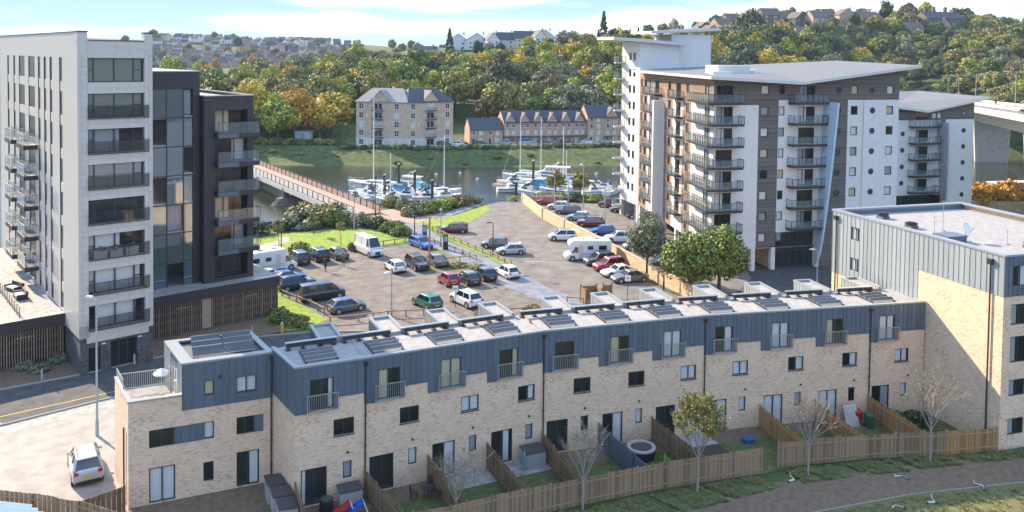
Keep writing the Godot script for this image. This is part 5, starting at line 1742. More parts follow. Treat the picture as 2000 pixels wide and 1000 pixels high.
func long_roof(mb: MB, x0: float, x1: float, y: float, ridge: float, z0: float, z1: float, hip := 0.0) -> void:
	# ridge along x
	var m := (z0 + z1) / 2.0
	var a := Vector3(x0 + hip, ridge, m)
	var b := Vector3(x1 - hip, ridge, m)
	mb.quad(Vector3(x0, y, z0), Vector3(x1, y, z0), b, a, Vector3(0, 1, 1))
	mb.quad(Vector3(x0, y, z1), Vector3(x1, y, z1), b, a, Vector3(0, 1, -1))
	mb.quad(Vector3(x0, y - 0.15, z0), Vector3(x1, y - 0.15, z0), Vector3(x1, y, z0), Vector3(x0, y, z0), Vector3.BACK)
	if hip > 0.0:
		mb.tri(Vector3(x0, y, z0), Vector3(x0, y, z1), a, Vector3(-1, 1, 0))
		mb.tri(Vector3(x1, y, z0), Vector3(x1, y, z1), b, Vector3(1, 1, 0))


func riverside_wing(t: Node3D, org: Vector3, turn: float, w: float, gx: Array, sashes: Array, bal: Array, tiny: Array, pale: bool) -> void:
	# one arm of the brick flats: org and turn within t
	var bs := Transform3D(Basis(Vector3.UP, turn), org)
	var holes := []
	var fl := 2.72
	for k in 5:
		var y := 0.45 + fl * k
		for x in sashes:
			holes.append(Rect2(x, y, 1.5, 1.75))
		for x in tiny:
			holes.append(Rect2(x, y + 0.5, 0.6, 0.75))
		holes.append(Rect2(bal[0], y - 0.25, bal[1] - bal[0], 2.1))
	var mb := MB.new()
	mb.t = bs
	mb.wall(0, w, 0, 2.55, holes.filter(func(h): return h.end.y < 2.55), 0.15)
	part(mb, "base_wall", M.stone_white, t)
	mb = MB.new()
	mb.t = bs
	mb.wall(0, w, 2.55, 13.6, holes.filter(func(h): return h.position.y > 2.55), 0.15)
	mb.t = bs * Transform3D(Basis(Vector3.UP, -PI / 2), Vector3(0, 0, -11))
	mb.wall(0, 11, 0, 13.6, [])
	mb.t = bs * Transform3D(Basis(Vector3.UP, PI / 2), Vector3(w, 0, 0))
	mb.wall(0, 11, 0, 13.6, [])
	mb.t = bs
	mb.tri(Vector3(gx[0], 13.6, 0.01), Vector3(gx[1], 13.6, 0.01), Vector3((gx[0] + gx[1]) / 2.0, 17.0, 0.01), Vector3.BACK)
	part(mb, "wall", M.buff_brick_far, t)
	mb = MB.new()
	mb.t = bs
	mb.box(0.2, 0.1, -1.8, w - 0.2, 13.3, -1.7)
	part(mb, "interior", M.room, t)
	for h in holes:
		if h.end.y < 2.55 or h.position.y > 2.55:
			win(t, bs * Vector3(h.position.x, h.position.y, 0), h.size.x, h.size.y, 2 if h.size.x > 0.8 else 1, turn, "curtain" if int(h.position.y * 7 + h.position.x) % 3 == 0 else "", 0.0, 1.0, 0.5 if h.size.x < 1.6 else 0.0, "glass", "frame_white", 0.1)
	for k in range(1, 5):
		mb = MB.new()
		var y := 0.1 + fl * k
		mb.box(bal[0] - 0.4, y - 0.18, 0.004, bal[1] + 0.4, y, 1.15)
		var s := part(mb, "balcony", M.dark_metal, t, bs.origin, turn)
		put(shape("far rail %.1f" % (bal[1] - bal[0]), func(m): railing_shape(m, bal[1] - bal[0] + 0.8, 1.05, 0.22, 0.02)), "railing", M.dark_metal, s, Vector3(bal[0] - 0.4, y, 1.12))
	mb = MB.new()
	mb.t = bs
	long_roof(mb, -0.3, w + 0.3, 13.6, 17.6, 0.35, -11.3, 3.5)
	part(mb, "roof", M.slate_pale if pale else M.slate, t)
	mb = MB.new()
	mb.t = bs
	gable(mb, gx[0] - 0.25, gx[1] + 0.25, 13.62, 17.15, 0.3, -5.4)
	part(mb, "gable_roof", M.slate_pale if pale else M.slate, t)


func row_house(called: String, label: String, at: Vector3, turn: float, w: float, d: float, eaves: float, ridge: float, storeys: int, front_gable: bool, wall_m: String, roof_m: String, group := "") -> Node3D:
	var t := thing(called, label, "house", at, turn, group)
	var holes := []
	var fl := eaves / storeys
	for k in storeys:
		if k == 0:
			holes.append(Rect2(w * 0.12, 0.05, 1.0, 2.05))
			holes.append(Rect2(w * 0.5, 0.75, 1.5, 1.35))
		else:
			holes.append(Rect2(w * 0.14, fl * k + 0.7, 1.1, 1.3))
			holes.append(Rect2(w * 0.56, fl * k + 0.7, 1.1, 1.3))
	var mb := MB.new()
	mb.wall(0, w, 0, eaves, holes, 0.12)
	for q in [[0.0, -1.0], [w, 1.0]]:
		mb.quad(Vector3(q[0], 0, 0), Vector3(q[0], eaves, 0), Vector3(q[0], eaves, -d), Vector3(q[0], 0, -d), Vector3(q[1], 0, 0))
		mb.tri(Vector3(q[0], eaves, 0), Vector3(q[0], eaves, -d), Vector3(q[0], ridge, -d / 2.0), Vector3(q[1], 0, 0))
	mb.quad(Vector3(0, 0, -d), Vector3(w, 0, -d), Vector3(w, eaves, -d), Vector3(0, eaves, -d), Vector3.FORWARD)
	if front_gable:
		mb.tri(Vector3(0.5, eaves, 0.02), Vector3(w - 0.5, eaves, 0.02), Vector3(w / 2.0, eaves + (ridge - eaves) * 0.85, 0.02), Vector3.BACK)
		mb.quad(Vector3(0.5, eaves - 0.6, 0.02), Vector3(w - 0.5, eaves - 0.6, 0.02), Vector3(w - 0.5, eaves, 0.02), Vector3(0.5, eaves, 0.02), Vector3.BACK)
	part(mb, "wall", M[wall_m], t)
	mb = MB.new()
	mb.box(0.1, 0.05, -1.4, w - 0.1, eaves - 0.1, -1.3)
	part(mb, "interior", M.room, t)
	for h in holes:
		win(t, Vector3(h.position.x, h.position.y, 0), h.size.x, h.size.y, 1 if h.size.x < 1.2 else 2, 0.0, "curtain" if int(h.position.x * 3 + h.position.y * 2) % 2 else "", 0.0, 1.0, 0.5, "glass", "frame_white", 0.1, "door" if h.position.y < 0.1 else "window")
	mb = MB.new()
	long_roof(mb, -0.05, w + 0.05, eaves, ridge, 0.3, -d - 0.3)
	var r := part(mb, "roof", M[roof_m], t)
	if front_gable:
		mb = MB.new()
		gable(mb, 0.3, w - 0.3, eaves + 0.06, eaves + (ridge - eaves) * 0.88, 0.28, -d * 0.42)
		part(mb, "gable_roof", M[roof_m], r)
		mb = MB.new()
		mb.box(0.0, fl * 0.98, 0.01, w, fl * 0.98 + 0.3, 0.8)
		part(mb, "porch_roof", M.slate, t)
	return t


func build_far_bank() -> void:
	var t := thing("brick_apartments", "five-storey buff brick flats with steep gables on the far bank", "apartment block", Vector3(-47.5, land_height(-40, -252), -249.7))
	riverside_wing(t, Vector3.ZERO, deg_to_rad(-11), 16.4, [4.6, 11.0], [0.9, 12.2], [5.8, 8.4], [3.2, 9.6], true)
	riverside_wing(t, Vector3(16.1, 0, 3.13), deg_to_rad(35), 16.0, [5.2, 11.2], [1.2, 13.2], [6.6, 9.2], [3.6, 12.0], false)
	var mb := MB.new()
	mb.tube(Vector3(9, 17, -6), Vector3(9, 20.2, -6), 0.06, 0.04, 5)
	part(mb, "aerial", M.steel, t)
	# brick terrace
	var dirv := Vector2(0.964, -0.266)
	var turn := atan2(0.266, 0.964)
	var o := Vector2(-12.9, -254.2)
	var g := land_height(0, -258)
	for k in 2:
		var p := o + dirv * (5.3 * k)
		row_house("brick_cottage", ["two-storey brick house at the left end of the far riverside terrace", "two-storey brick house, second from left in the far riverside terrace"][k], Vector3(p.x, g, p.y), turn, 5.3, 8.0, 4.8, 8.2, 2, false, "red_brick", "slate", "brick houses on the far bank")
	for k in 6:
		var p := o + dirv * (10.9 + 4.65 * k) - Vector2(0, 0.8)
		row_house("gabled_house", "narrow brick house with front gable, %s gable from the left on the far bank" % ORD[k], Vector3(p.x, g, p.y), turn, 4.65, 9.0, 6.9, 10.4, 3, true, "red_brick", "slate", "gabled houses on the far bank")
	for k in 3:
		var p := o + dirv * (39.0 + 5.6 * k) + Vector2(0, 0.6)
		row_house("tall_brick_house", ["tall brick house next to the gabled row on the far bank", "tall brick house with front gable beside the white tower's edge", "tall brick house mostly behind the white tower"][k], Vector3(p.x, g, p.y), turn, 5.6, 9.0, 8.4, 12.2, 4, k == 1, "red_brick", "slate", "tall brick houses on the far bank")
	# end gable catches the sun: low wall and garden shed
	var sh := thing("green_shed", "pale green flat-roofed shed in the hedges of the far bank", "shed", Vector3(-66.5, land_height(-66, -262), -262))
	mb = MB.new()
	mb.box(-2.4, 0, -2, 2.4, 2.6, 2)
	part(mb, "wall", M.fin_blue, sh)
	mb = MB.new()
	mb.box(-2.6, 2.604, -2.2, 2.6, 2.8, 2.2)
	part(mb, "roof", M.fascia, sh)
	mb = MB.new()
	mb.box(-0.6, 0.05, 2.004, 0.6, 2.1, 2.05)
	part(mb, "door", M.grey_paint, sh)
	var bw := thing("bank_wall", "low pale wall along the road on the far bank", "wall", Vector3(0, g, 0))
	mb = MB.new()
	var l := [[-46, -246.0], [-30, -243.5], [-18, -248.5], [24, -259.5], [60, -268]]
	for i in l.size() - 1:
		mb.bar(Vector3(l[i][0], 0.3, l[i][1]), Vector3(l[i + 1][0], 0.3, l[i + 1][1]), 0.3, 0.8)
	part(mb, "masonry", M.stone_white, bw)
	sheet("bank_road", [[-22, -254], [-18, -249.2], [24, -260.2], [60, -268.7], [60, -271.5], [24, -263.5], [-14, -253.2], [-16, -268], [-20, -268]], g + 0.12, M.path_tarmac, "road in front of the brick houses on the far bank")


func build_viaduct() -> void:
	# box-girder road running away to the right
	var dv := Vector3(0.358, -0.0265, -0.934).normalized()
	var sv := Vector3(0.934, 0, 0.358)
	var p0 := Vector3(112.8, 15.9, -190)
	var t := thing("viaduct", "concrete road viaduct on broad piers at the right edge", "viaduct", p0)
	var a := dv * -90.0
	var b := dv * 192.0
	var sec := func(mb: MB, prof: Array) -> void:
		var r0 := []
		var r1 := []
		for q in prof:
			r0.append(a + sv * q[0] + Vector3(0, q[1], 0))
			r1.append(b + sv * q[0] + Vector3(0, q[1], 0))
		mb.loft([r0, r1])
	var mb := MB.new()
	sec.call(mb, [[0, -0.55], [0, 0.0], [24, 0.0], [24, -0.55], [17.5, -1.1], [6.5, -1.1]])
	part(mb, "deck", M.concrete, t)
	mb = MB.new()
	sec.call(mb, [[4.2, -1.104], [20, -1.104], [17.6, -4.4], [6.6, -4.4]])
	part(mb, "girder", M.concrete_pale, t)
	for q in [[-0.1, 0.3], [23.7, 24.1], [11.8, 12.2]]:
		mb = MB.new()
		sec.call(mb, [[q[0], 0.004], [q[0], 0.9], [q[1], 0.9], [q[1], 0.004]])
		part(mb, "parapet", M.concrete_pale, t)
	mb = MB.new()
	sec.call(mb, [[0.35, 0.006], [0.35, 0.03], [23.6, 0.03], [23.6, 0.006]])
	part(mb, "carriageway", M.old_tarmac, t)
	mb = MB.new()
	for y in [1.15, 1.4]:
		mb.bar(a + Vector3(0, y, 0) + sv * 0.1, b + Vector3(0, y, 0) + sv * 0.1, 0.08, 0.08)
	for k in 110:
		var q := a.lerp(b, k / 110.0) + sv * 0.1
		mb.bar(q + Vector3(0, 0.9, 0), q + Vector3(0, 1.4, 0), 0.08, 0.08, Vector3.RIGHT)
	part(mb, "guard_rail", M.steel, t)
	for s in [-62.0, 6.0, 78.0]:
		var c: Vector3 = dv * s
		mb = MB.new()
		var y0 := -17.5
		mb.hexa([c + sv * 7.5 + Vector3(0, y0, 0) - dv * 1.2, c + sv * 16.5 + Vector3(0, y0, 0) - dv * 1.2, c + sv * 16.5 + Vector3(0, y0, 0) + dv * 1.2, c + sv * 7.5 + Vector3(0, y0, 0) + dv * 1.2,
			c + sv * 6.8 + Vector3(0, -4.41, 0) - dv * 1.2, c + sv * 17.2 + Vector3(0, -4.41, 0) - dv * 1.2, c + sv * 17.2 + Vector3(0, -4.41, 0) + dv * 1.2, c + sv * 6.8 + Vector3(0, -4.41, 0) + dv * 1.2])
		part(mb, "pier", M.concrete, t)
	# double-armed lamps in the middle of the road
	for k in 5:
		var q: Vector3 = p0 + dv * ([-8.0, 45.0, 110.0, 150.0, 180.0][k]) + sv * 12.0
		var lp := thing("viaduct_lamp", "tall double-armed lamp on the viaduct, %s from the right" % ORD[k], "street lamp", q + Vector3(0, 0.03, 0), atan2(-dv.x, -dv.z), "double-armed lamps on the viaduct")
		mb = MB.new()
		mb.tube(Vector3.ZERO, Vector3(0, 10.4, 0), 0.13, 0.08, 6)
		mb.bar(Vector3(-2.2, 10.7, 0), Vector3(2.2, 10.7, 0), 0.09, 0.09)
		mb.tube(Vector3(0, 10.4, 0), Vector3(0, 10.75, 0), 0.08, 0.08, 6)
		part(mb, "pole", M.grey_paint, lp)
		for s in [-1, 1]:
			mb = MB.new()
			mb.box(s * 2.2 - 0.45, 10.6, -0.16, s * 2.2 + 0.45, 10.8, 0.16)
			part(mb, "lamp_head", M.white, lp)


func build_bridge() -> void:
	# footbridge from the promenade to the far bank
	var a := Vector3(-25.0, 0.35, -141.5)
	var b := Vector3(-87.0, 0.6, -233.0)
	var d := (b - a).normalized()
	var s := d.cross(Vector3.UP).normalized()
	var n := a.distance_to(b)
	var t := thing("footbridge", "long footbridge with mesh panelled rails crossing the river", "bridge", a)
	var w := 2.6
	var mb := MB.new()
	mb.hexa([s * -w - Vector3(0, 0.35, 0), s * w - Vector3(0, 0.35, 0), d * n + s * w - Vector3(0, 0.35, 0), d * n - s * w - Vector3(0, 0.35, 0), s * -w, s * w, d * n + s * w, d * n - s * w])
	part(mb, "deck", M.promenade, t)
	for q in [-1.0, 1.0]:
		mb = MB.new()
		mb.bar(s * w * q - Vector3(0, 0.5, 0), d * n + s * w * q - Vector3(0, 0.5, 0), 0.35, 1.0)
		part(mb, "girder", M.grey_paint, t)
		mb = MB.new()
		mb.bar(s * (w - 0.1) * q + Vector3(0, 1.35, 0), d * n + s * (w - 0.1) * q + Vector3(0, 1.35, 0), 0.12, 0.1)
		part(mb, "handrail", M.dark_metal, t)
		var k := 40
		for i in k + 1:
			put(shape("bridge post", func(m): m.box(-0.06, 0, -0.06, 0.06, 1.32, 0.06)), "post", M.dark_metal, t, d * n * i / k + s * (w - 0.1) * q)
			if i < k:
				put(shape("bridge panel %.0f" % q, func(m):
					m.bar(d * 0.25 + Vector3(0, 0.62, 0), d * (n / k - 0.25) + Vector3(0, 0.62, 0), 0.03, 0.95)), "rail_panel", M.promenade if q > 0 else M.fascia, t, d * n * i / k + s * (w - 0.1) * q)
	var pr := d * 36.0
	mb = MB.new()
	for q in [-2.2, 0.0, 2.2]:
		mb.tube(pr + s * q + Vector3(0, -2.6, 0), pr + s * q + Vector3(0, -0.4, 0), 0.75, 0.7, 10)
	part(mb, "pier_column", M.mossy_stone, t)
	mb = MB.new()
	mb.t = Transform3D(Basis(), pr)
	var rings := []
	for q in [[-5.6, 1.25], [-3.6, 1.2], [-3.0, 1.05], [-2.2, 0.9]]:
		var r := []
		for k in 12:
			var an := TAU * k / 12
			r.append(s * cos(an) * 4.6 * q[1] + d * sin(an) * 1.9 * q[1] + Vector3(0, q[0] - 0.3, 0))
		rings.append(r)
	mb.loft(rings)
	part(mb, "pier_base", M.mossy_stone, t)


func fence(label: String, pts: Array, h: float, m: String, board := 0.15, group := "garden fences") -> Node3D:
	var t := thing("timber_fence", label, "fence", Vector3(pts[0][0], 0, pts[0][1]), 0.0, group)
	var o := Vector3(pts[0][0], 0, pts[0][1])
	for i in pts.size() - 1:
		var a := Vector3(pts[i][0], 0, pts[i][1]) - o
		var b := Vector3(pts[i + 1][0], 0, pts[i + 1][1]) - o
		var bays := maxi(1, roundi(a.distance_to(b) / 2.1))
		for k in bays:
			var p := a.lerp(b, float(k) / bays)
			var q := a.lerp(b, float(k + 1) / bays)
			var d := (q - p).normalized()
			var n := d.cross(Vector3.UP)
			var mb := MB.new()
			mb.tint = true
			var bay := rng.randf_range(0.8, 1.15)
			var hh := h + rng.randf_range(-0.05, 0.05)
			var c := int(p.distance_to(q) / board)
			for j in c:
				var u := p.lerp(q, (j + 0.04) / c)
				var v := p.lerp(q, (j + 0.96) / c)
				var z := n * (0.012 if j % 2 else -0.012)
				var tone := bay * rng.randf_range(0.6, 1.3)
				mb.col = Color(tone, tone * rng.randf_range(0.95, 1.03), tone * rng.randf_range(0.9, 1.05))
				var top := hh + rng.randf_range(-0.015, 0.015)
				mb.hexa([u + z - n * 0.01, v + z - n * 0.01, v + z + n * 0.01, u + z + n * 0.01, u + z - n * 0.01 + Vector3(0, top, 0), v + z - n * 0.01 + Vector3(0, top, 0), v + z + n * 0.01 + Vector3(0, top, 0), u + z + n * 0.01 + Vector3(0, top, 0)])
			stuff(part(mb, "board_panel", M[m], t))
			for y in [0.35, h - 0.3]:
				mb = MB.new()
				mb.bar(p + Vector3(0, y, 0) + n * 0.05, q + Vector3(0, y, 0) + n * 0.05, 0.05, 0.08)
				part(mb, "rail", M[m], t)
			put(shape("fence post %.1f" % h, func(x): x.box(-0.05, 0, -0.05, 0.05, h + 0.06, 0.05)), "post", M[m], t, p)
		put(shape("fence post %.1f" % h, func(x): x.box(-0.05, 0, -0.05, 0.05, h + 0.06, 0.05)), "post", M[m], t, b)
	return t


func build_gardens() -> void:
	for m in ["fence_wood", "fence_grey", "fence_new"]:
		M[m].vertex_color_use_as_albedo = true
	var walls := [[-13.0, -49.3], [-9.1, -51.1], [-5.27, -52.93], [-1.43, -54.77], [2.4, -56.6], [6.47, -57.9], [10.53, -59.2], [14.6, -60.5], [19.17, -61.53], [23.73, -62.57], [28.3, -63.6], [33.2, -64.75]]
	var ends := [[-11.0, -44.8], [-5.9, -46.0], [-2.3, -47.3], [1.3, -48.8], [4.6, -50.15], [9.0, -51.8], [13.0, -53.1], [17.1, -54.3], [20.4, -55.6], [24.9, -56.5], [29.6, -57.15], [35.3, -58.2]]
	var names := ["narrow brown divider fence between the corner yard and the first garden", "brown divider fence between the first and second gardens", "brown divider fence between the second and third gardens", "brown divider fence between the third and fourth gardens, beside the grey storage box", "brown divider fence between the fourth and fifth gardens", "smooth blue-grey painted divider fence", "short divider fence beside the leafy sapling", "", "orange-brown divider fence right of the open yard", "orange-brown divider fence beside the green bin", "orange-brown divider fence nearest the zinc block"]
	for i in 11:
		if i == 7:
			continue
		if i == 5:
			var t := thing("painted_fence", names[i], "fence", Vector3(walls[i][0], 0, walls[i][1]))
			var e := Vector3(ends[i][0] - walls[i][0], 0, ends[i][1] - walls[i][1])
			for k in 4:
				var mb := MB.new()
				mb.bar(e * (k / 4.0 + 0.012) + Vector3(0, 0.9, 0), e * ((k + 1) / 4.0 - 0.012) + Vector3(0, 0.9, 0), 0.04, 1.78)
				part(mb, "panel", M.zinc3, t)
				put(shape("painted post", func(x): x.box(-0.05, 0, -0.05, 0.05, 1.85, 0.05)), "post", M.zinc1, t, e * (k / 4.0 + 0.02))
			continue
		var a := Vector2(walls[i][0], walls[i][1])
		var b := Vector2(ends[i][0], ends[i][1])
		var s := a + (b - a).normalized() * 0.12
		var q := b - (b - a).normalized() * 0.1
		fence(names[i], [[s.x, s.y], [q.x, q.y]], 1.75, "fence_new" if i > 7 else "fence_wood")
	fence("long grey-brown back fence along the gardens, ending at the gate gap", [[-7.5, -45.4], [-3.3, -46.9], [-0.9, -48.0], [4.5, -50.2], [10.3, -52.4], [17.2, -54.4]], 1.75, "fence_grey")
	fence("grey-brown back fence right of the gate gap", [[18.6, -55.3], [25.5, -56.7], [31.2, -57.4]], 1.75, "fence_grey")
	fence("newer orange back fence joining the zinc block's corner", [[31.35, -57.42], [35.25, -58.15]], 1.7, "fence_new")
	fence("rusty brown fence at the foot of the bright gable", [[-23.3, -48.95], [-25.2, -47.0]], 1.6, "fence_wood")
	fence("weathered fence across the bottom left corner", [[-33.0, -48.3], [-28.0, -47.5], [-24.9, -46.8], [-21.5, -45.4]], 1.8, "fence_grey")
	# surfaces of the gardens
	for i in 11:
		var a := Vector2(walls[i][0], walls[i][1])
		var b := Vector2(walls[i + 1][0], walls[i + 1][1])
		var c := Vector2(ends[i + 1][0], ends[i + 1][1])
		var d := Vector2(ends[i][0], ends[i][1])
		var k0 := 0.3
		var p := a.lerp(d, k0)
		var q := b.lerp(c, k0)
		sheet("garden_patio", [[a.x, a.y], [b.x, b.y], [q.x, q.y], [p.x, p.y]], 0.02, M.paving if i in [2, 3, 6] else M.brown_path, "patio behind house %s from the left" % ORD[i])
		sheet("garden_lawn" if i != 6 else "garden_yard", [[p.x, p.y], [q.x, q.y], [c.x, c.y], [d.x, d.y]], 0.016, M.turf if i != 6 else M.soil, "small garden of house %s from the left" % ORD[i])
	sheet("corner_yard", [[-23.2, -49.2], [-15.35, -52.65], [-13.0, -49.3], [-11.0, -44.8], [-20, -43.5]], 0.018, M.brown_path, "yard in front of the corner house")
	# planting beds between fence and path
	var beds := [[[4.6, -49.6], [8.6, -51.2], [10.0, -49.4], [6.2, -47.6]], [[9.2, -51.4], [12.3, -52.6], [14.1, -50.9], [10.9, -49.6]], [[12.9, -52.7], [16.6, -53.9], [18.0, -52.7], [14.6, -51.2]], [[18.9, -54.8], [22.4, -55.6], [23.4, -54.2], [19.7, -53.2]], [[23.4, -55.8], [26.8, -56.4], [27.6, -55.0], [24.3, -54.4]], [[27.6, -56.6], [31.0, -57.0], [31.8, -56.0], [28.4, -55.3]], [[32.0, -57.2], [38.5, -58.6], [39, -57.5], [32.8, -56.3]]]
	bed_polys = beds
	for i in beds.size():
		sheet("planting_bed", beds[i], 0.026, M.turf, "grassed bed between fence and path, %s from the left" % ORD[i])
	sheet("front_grass", [[-7, -45.2], [-3.3, -46.7], [4.4, -49.8], [6.0, -47.4], [4, -43], [-8, -42]], 0.014, M.turf, "shaded grass in front of the back fence")
	garden_things()


func crate(called: String, label: String, cat: String, at: Vector3, turn: float, w: float, h: float, d: float, body: String, lid: String, group := "") -> Node3D:
	# garden storage box: ribbed sides and an overhanging, sloping lid
	var t := thing(called, label, cat, at, turn, group)
	var mb := MB.new()
	mb.hexa([Vector3(-w / 2 + 0.03, 0, -d / 2 + 0.03), Vector3(w / 2 - 0.03, 0, -d / 2 + 0.03), Vector3(w / 2 - 0.03, 0, d / 2 - 0.03), Vector3(-w / 2 + 0.03, 0, d / 2 - 0.03), Vector3(-w / 2, h, -d / 2), Vector3(w / 2, h, -d / 2), Vector3(w / 2, h * 0.93, d / 2), Vector3(-w / 2, h * 0.93, d / 2)])
	for k in 5:
		var x := -w / 2 + w * (k + 0.5) / 5
		mb.box(x - 0.03, 0.06, d / 2 - 0.02, x + 0.03, h * 0.88, d / 2 + 0.015)
	part(mb, "body", M[body], t)
	mb = MB.new()
	mb.hexa([Vector3(-w / 2 - 0.04, h + 0.004, -d / 2 - 0.03), Vector3(w / 2 + 0.04, h + 0.004, -d / 2 - 0.03), Vector3(w / 2 + 0.04, h * 0.93 + 0.004, d / 2 + 0.05), Vector3(-w / 2 - 0.04, h * 0.93 + 0.004, d / 2 + 0.05), Vector3(-w / 2 - 0.02, h + 0.1, -d / 2 - 0.02), Vector3(w / 2 + 0.02, h + 0.1, -d / 2 - 0.02), Vector3(w / 2 + 0.02, h * 0.93 + 0.09, d / 2 + 0.03), Vector3(-w / 2 - 0.02, h * 0.93 + 0.09, d / 2 + 0.03)])
	part(mb, "lid", M[lid], t)
	return t


func wheelie(label: String, at: Vector3, turn: float, m: String) -> void:
	var t := thing("wheelie_bin", label, "bin", at, turn)
	var mb := MB.new()
	mb.hexa([Vector3(-0.22, 0.06, -0.25), Vector3(0.22, 0.06, -0.25), Vector3(0.22, 0.06, 0.22), Vector3(-0.22, 0.06, 0.22), Vector3(-0.29, 1.0, -0.34), Vector3(0.29, 1.0, -0.34), Vector3(0.29, 0.96, 0.32), Vector3(-0.29, 0.96, 0.32)])
	part(mb, "body", M[m], t)
	mb = MB.new()
	mb.hexa([Vector3(-0.31, 1.004, -0.4), Vector3(0.31, 1.004, -0.4), Vector3(0.31, 0.964, 0.35), Vector3(-0.31, 0.964, 0.35), Vector3(-0.28, 1.09, -0.38), Vector3(0.28, 1.09, -0.38), Vector3(0.28, 1.02, 0.32), Vector3(-0.28, 1.02, 0.32)])
	part(mb, "lid", M[m], t)
	for x in [-0.26, 0.26]:
		mb = MB.new()
		mb.tube(Vector3(x - 0.03, 0.1, -0.27), Vector3(x + 0.03, 0.1, -0.27), 0.1, 0.1, 10)
		part(mb, "wheel", M.black, t)


func scooter(label: String, at: Vector3, turn: float, m: String) -> void:
	# a child's scooter lying on its side
	var t := thing("kick_scooter", label, "scooter", at + Vector3(0, 0.06, 0), turn, "scooters and toys dropped by the path")
	t.scale = Vector3.ONE * 0.75
	var mb := MB.new()
	mb.box(-0.35, -0.02, -0.03, 0.3, 0.09, 0.03)
	part(mb, "deck", M[m], t)
	mb = MB.new()
	mb.bar(Vector3(0.32, 0.03, 0), Vector3(0.45, 0.05, -0.72), 0.045, 0.045)
	mb.bar(Vector3(0.45, -0.12 + 0.15, -0.72), Vector3(0.45, 0.3, -0.74), 0.04, 0.04, Vector3.RIGHT)
	part(mb, "handlebar", M.white, t)
	for x in [-0.42, 0.42]:
		mb = MB.new()
		mb.tube(Vector3(x, 0.0, 0.06), Vector3(x, 0.05, 0.06), 0.1, 0.1, 12)
		part(mb, "wheel", M.black, t)


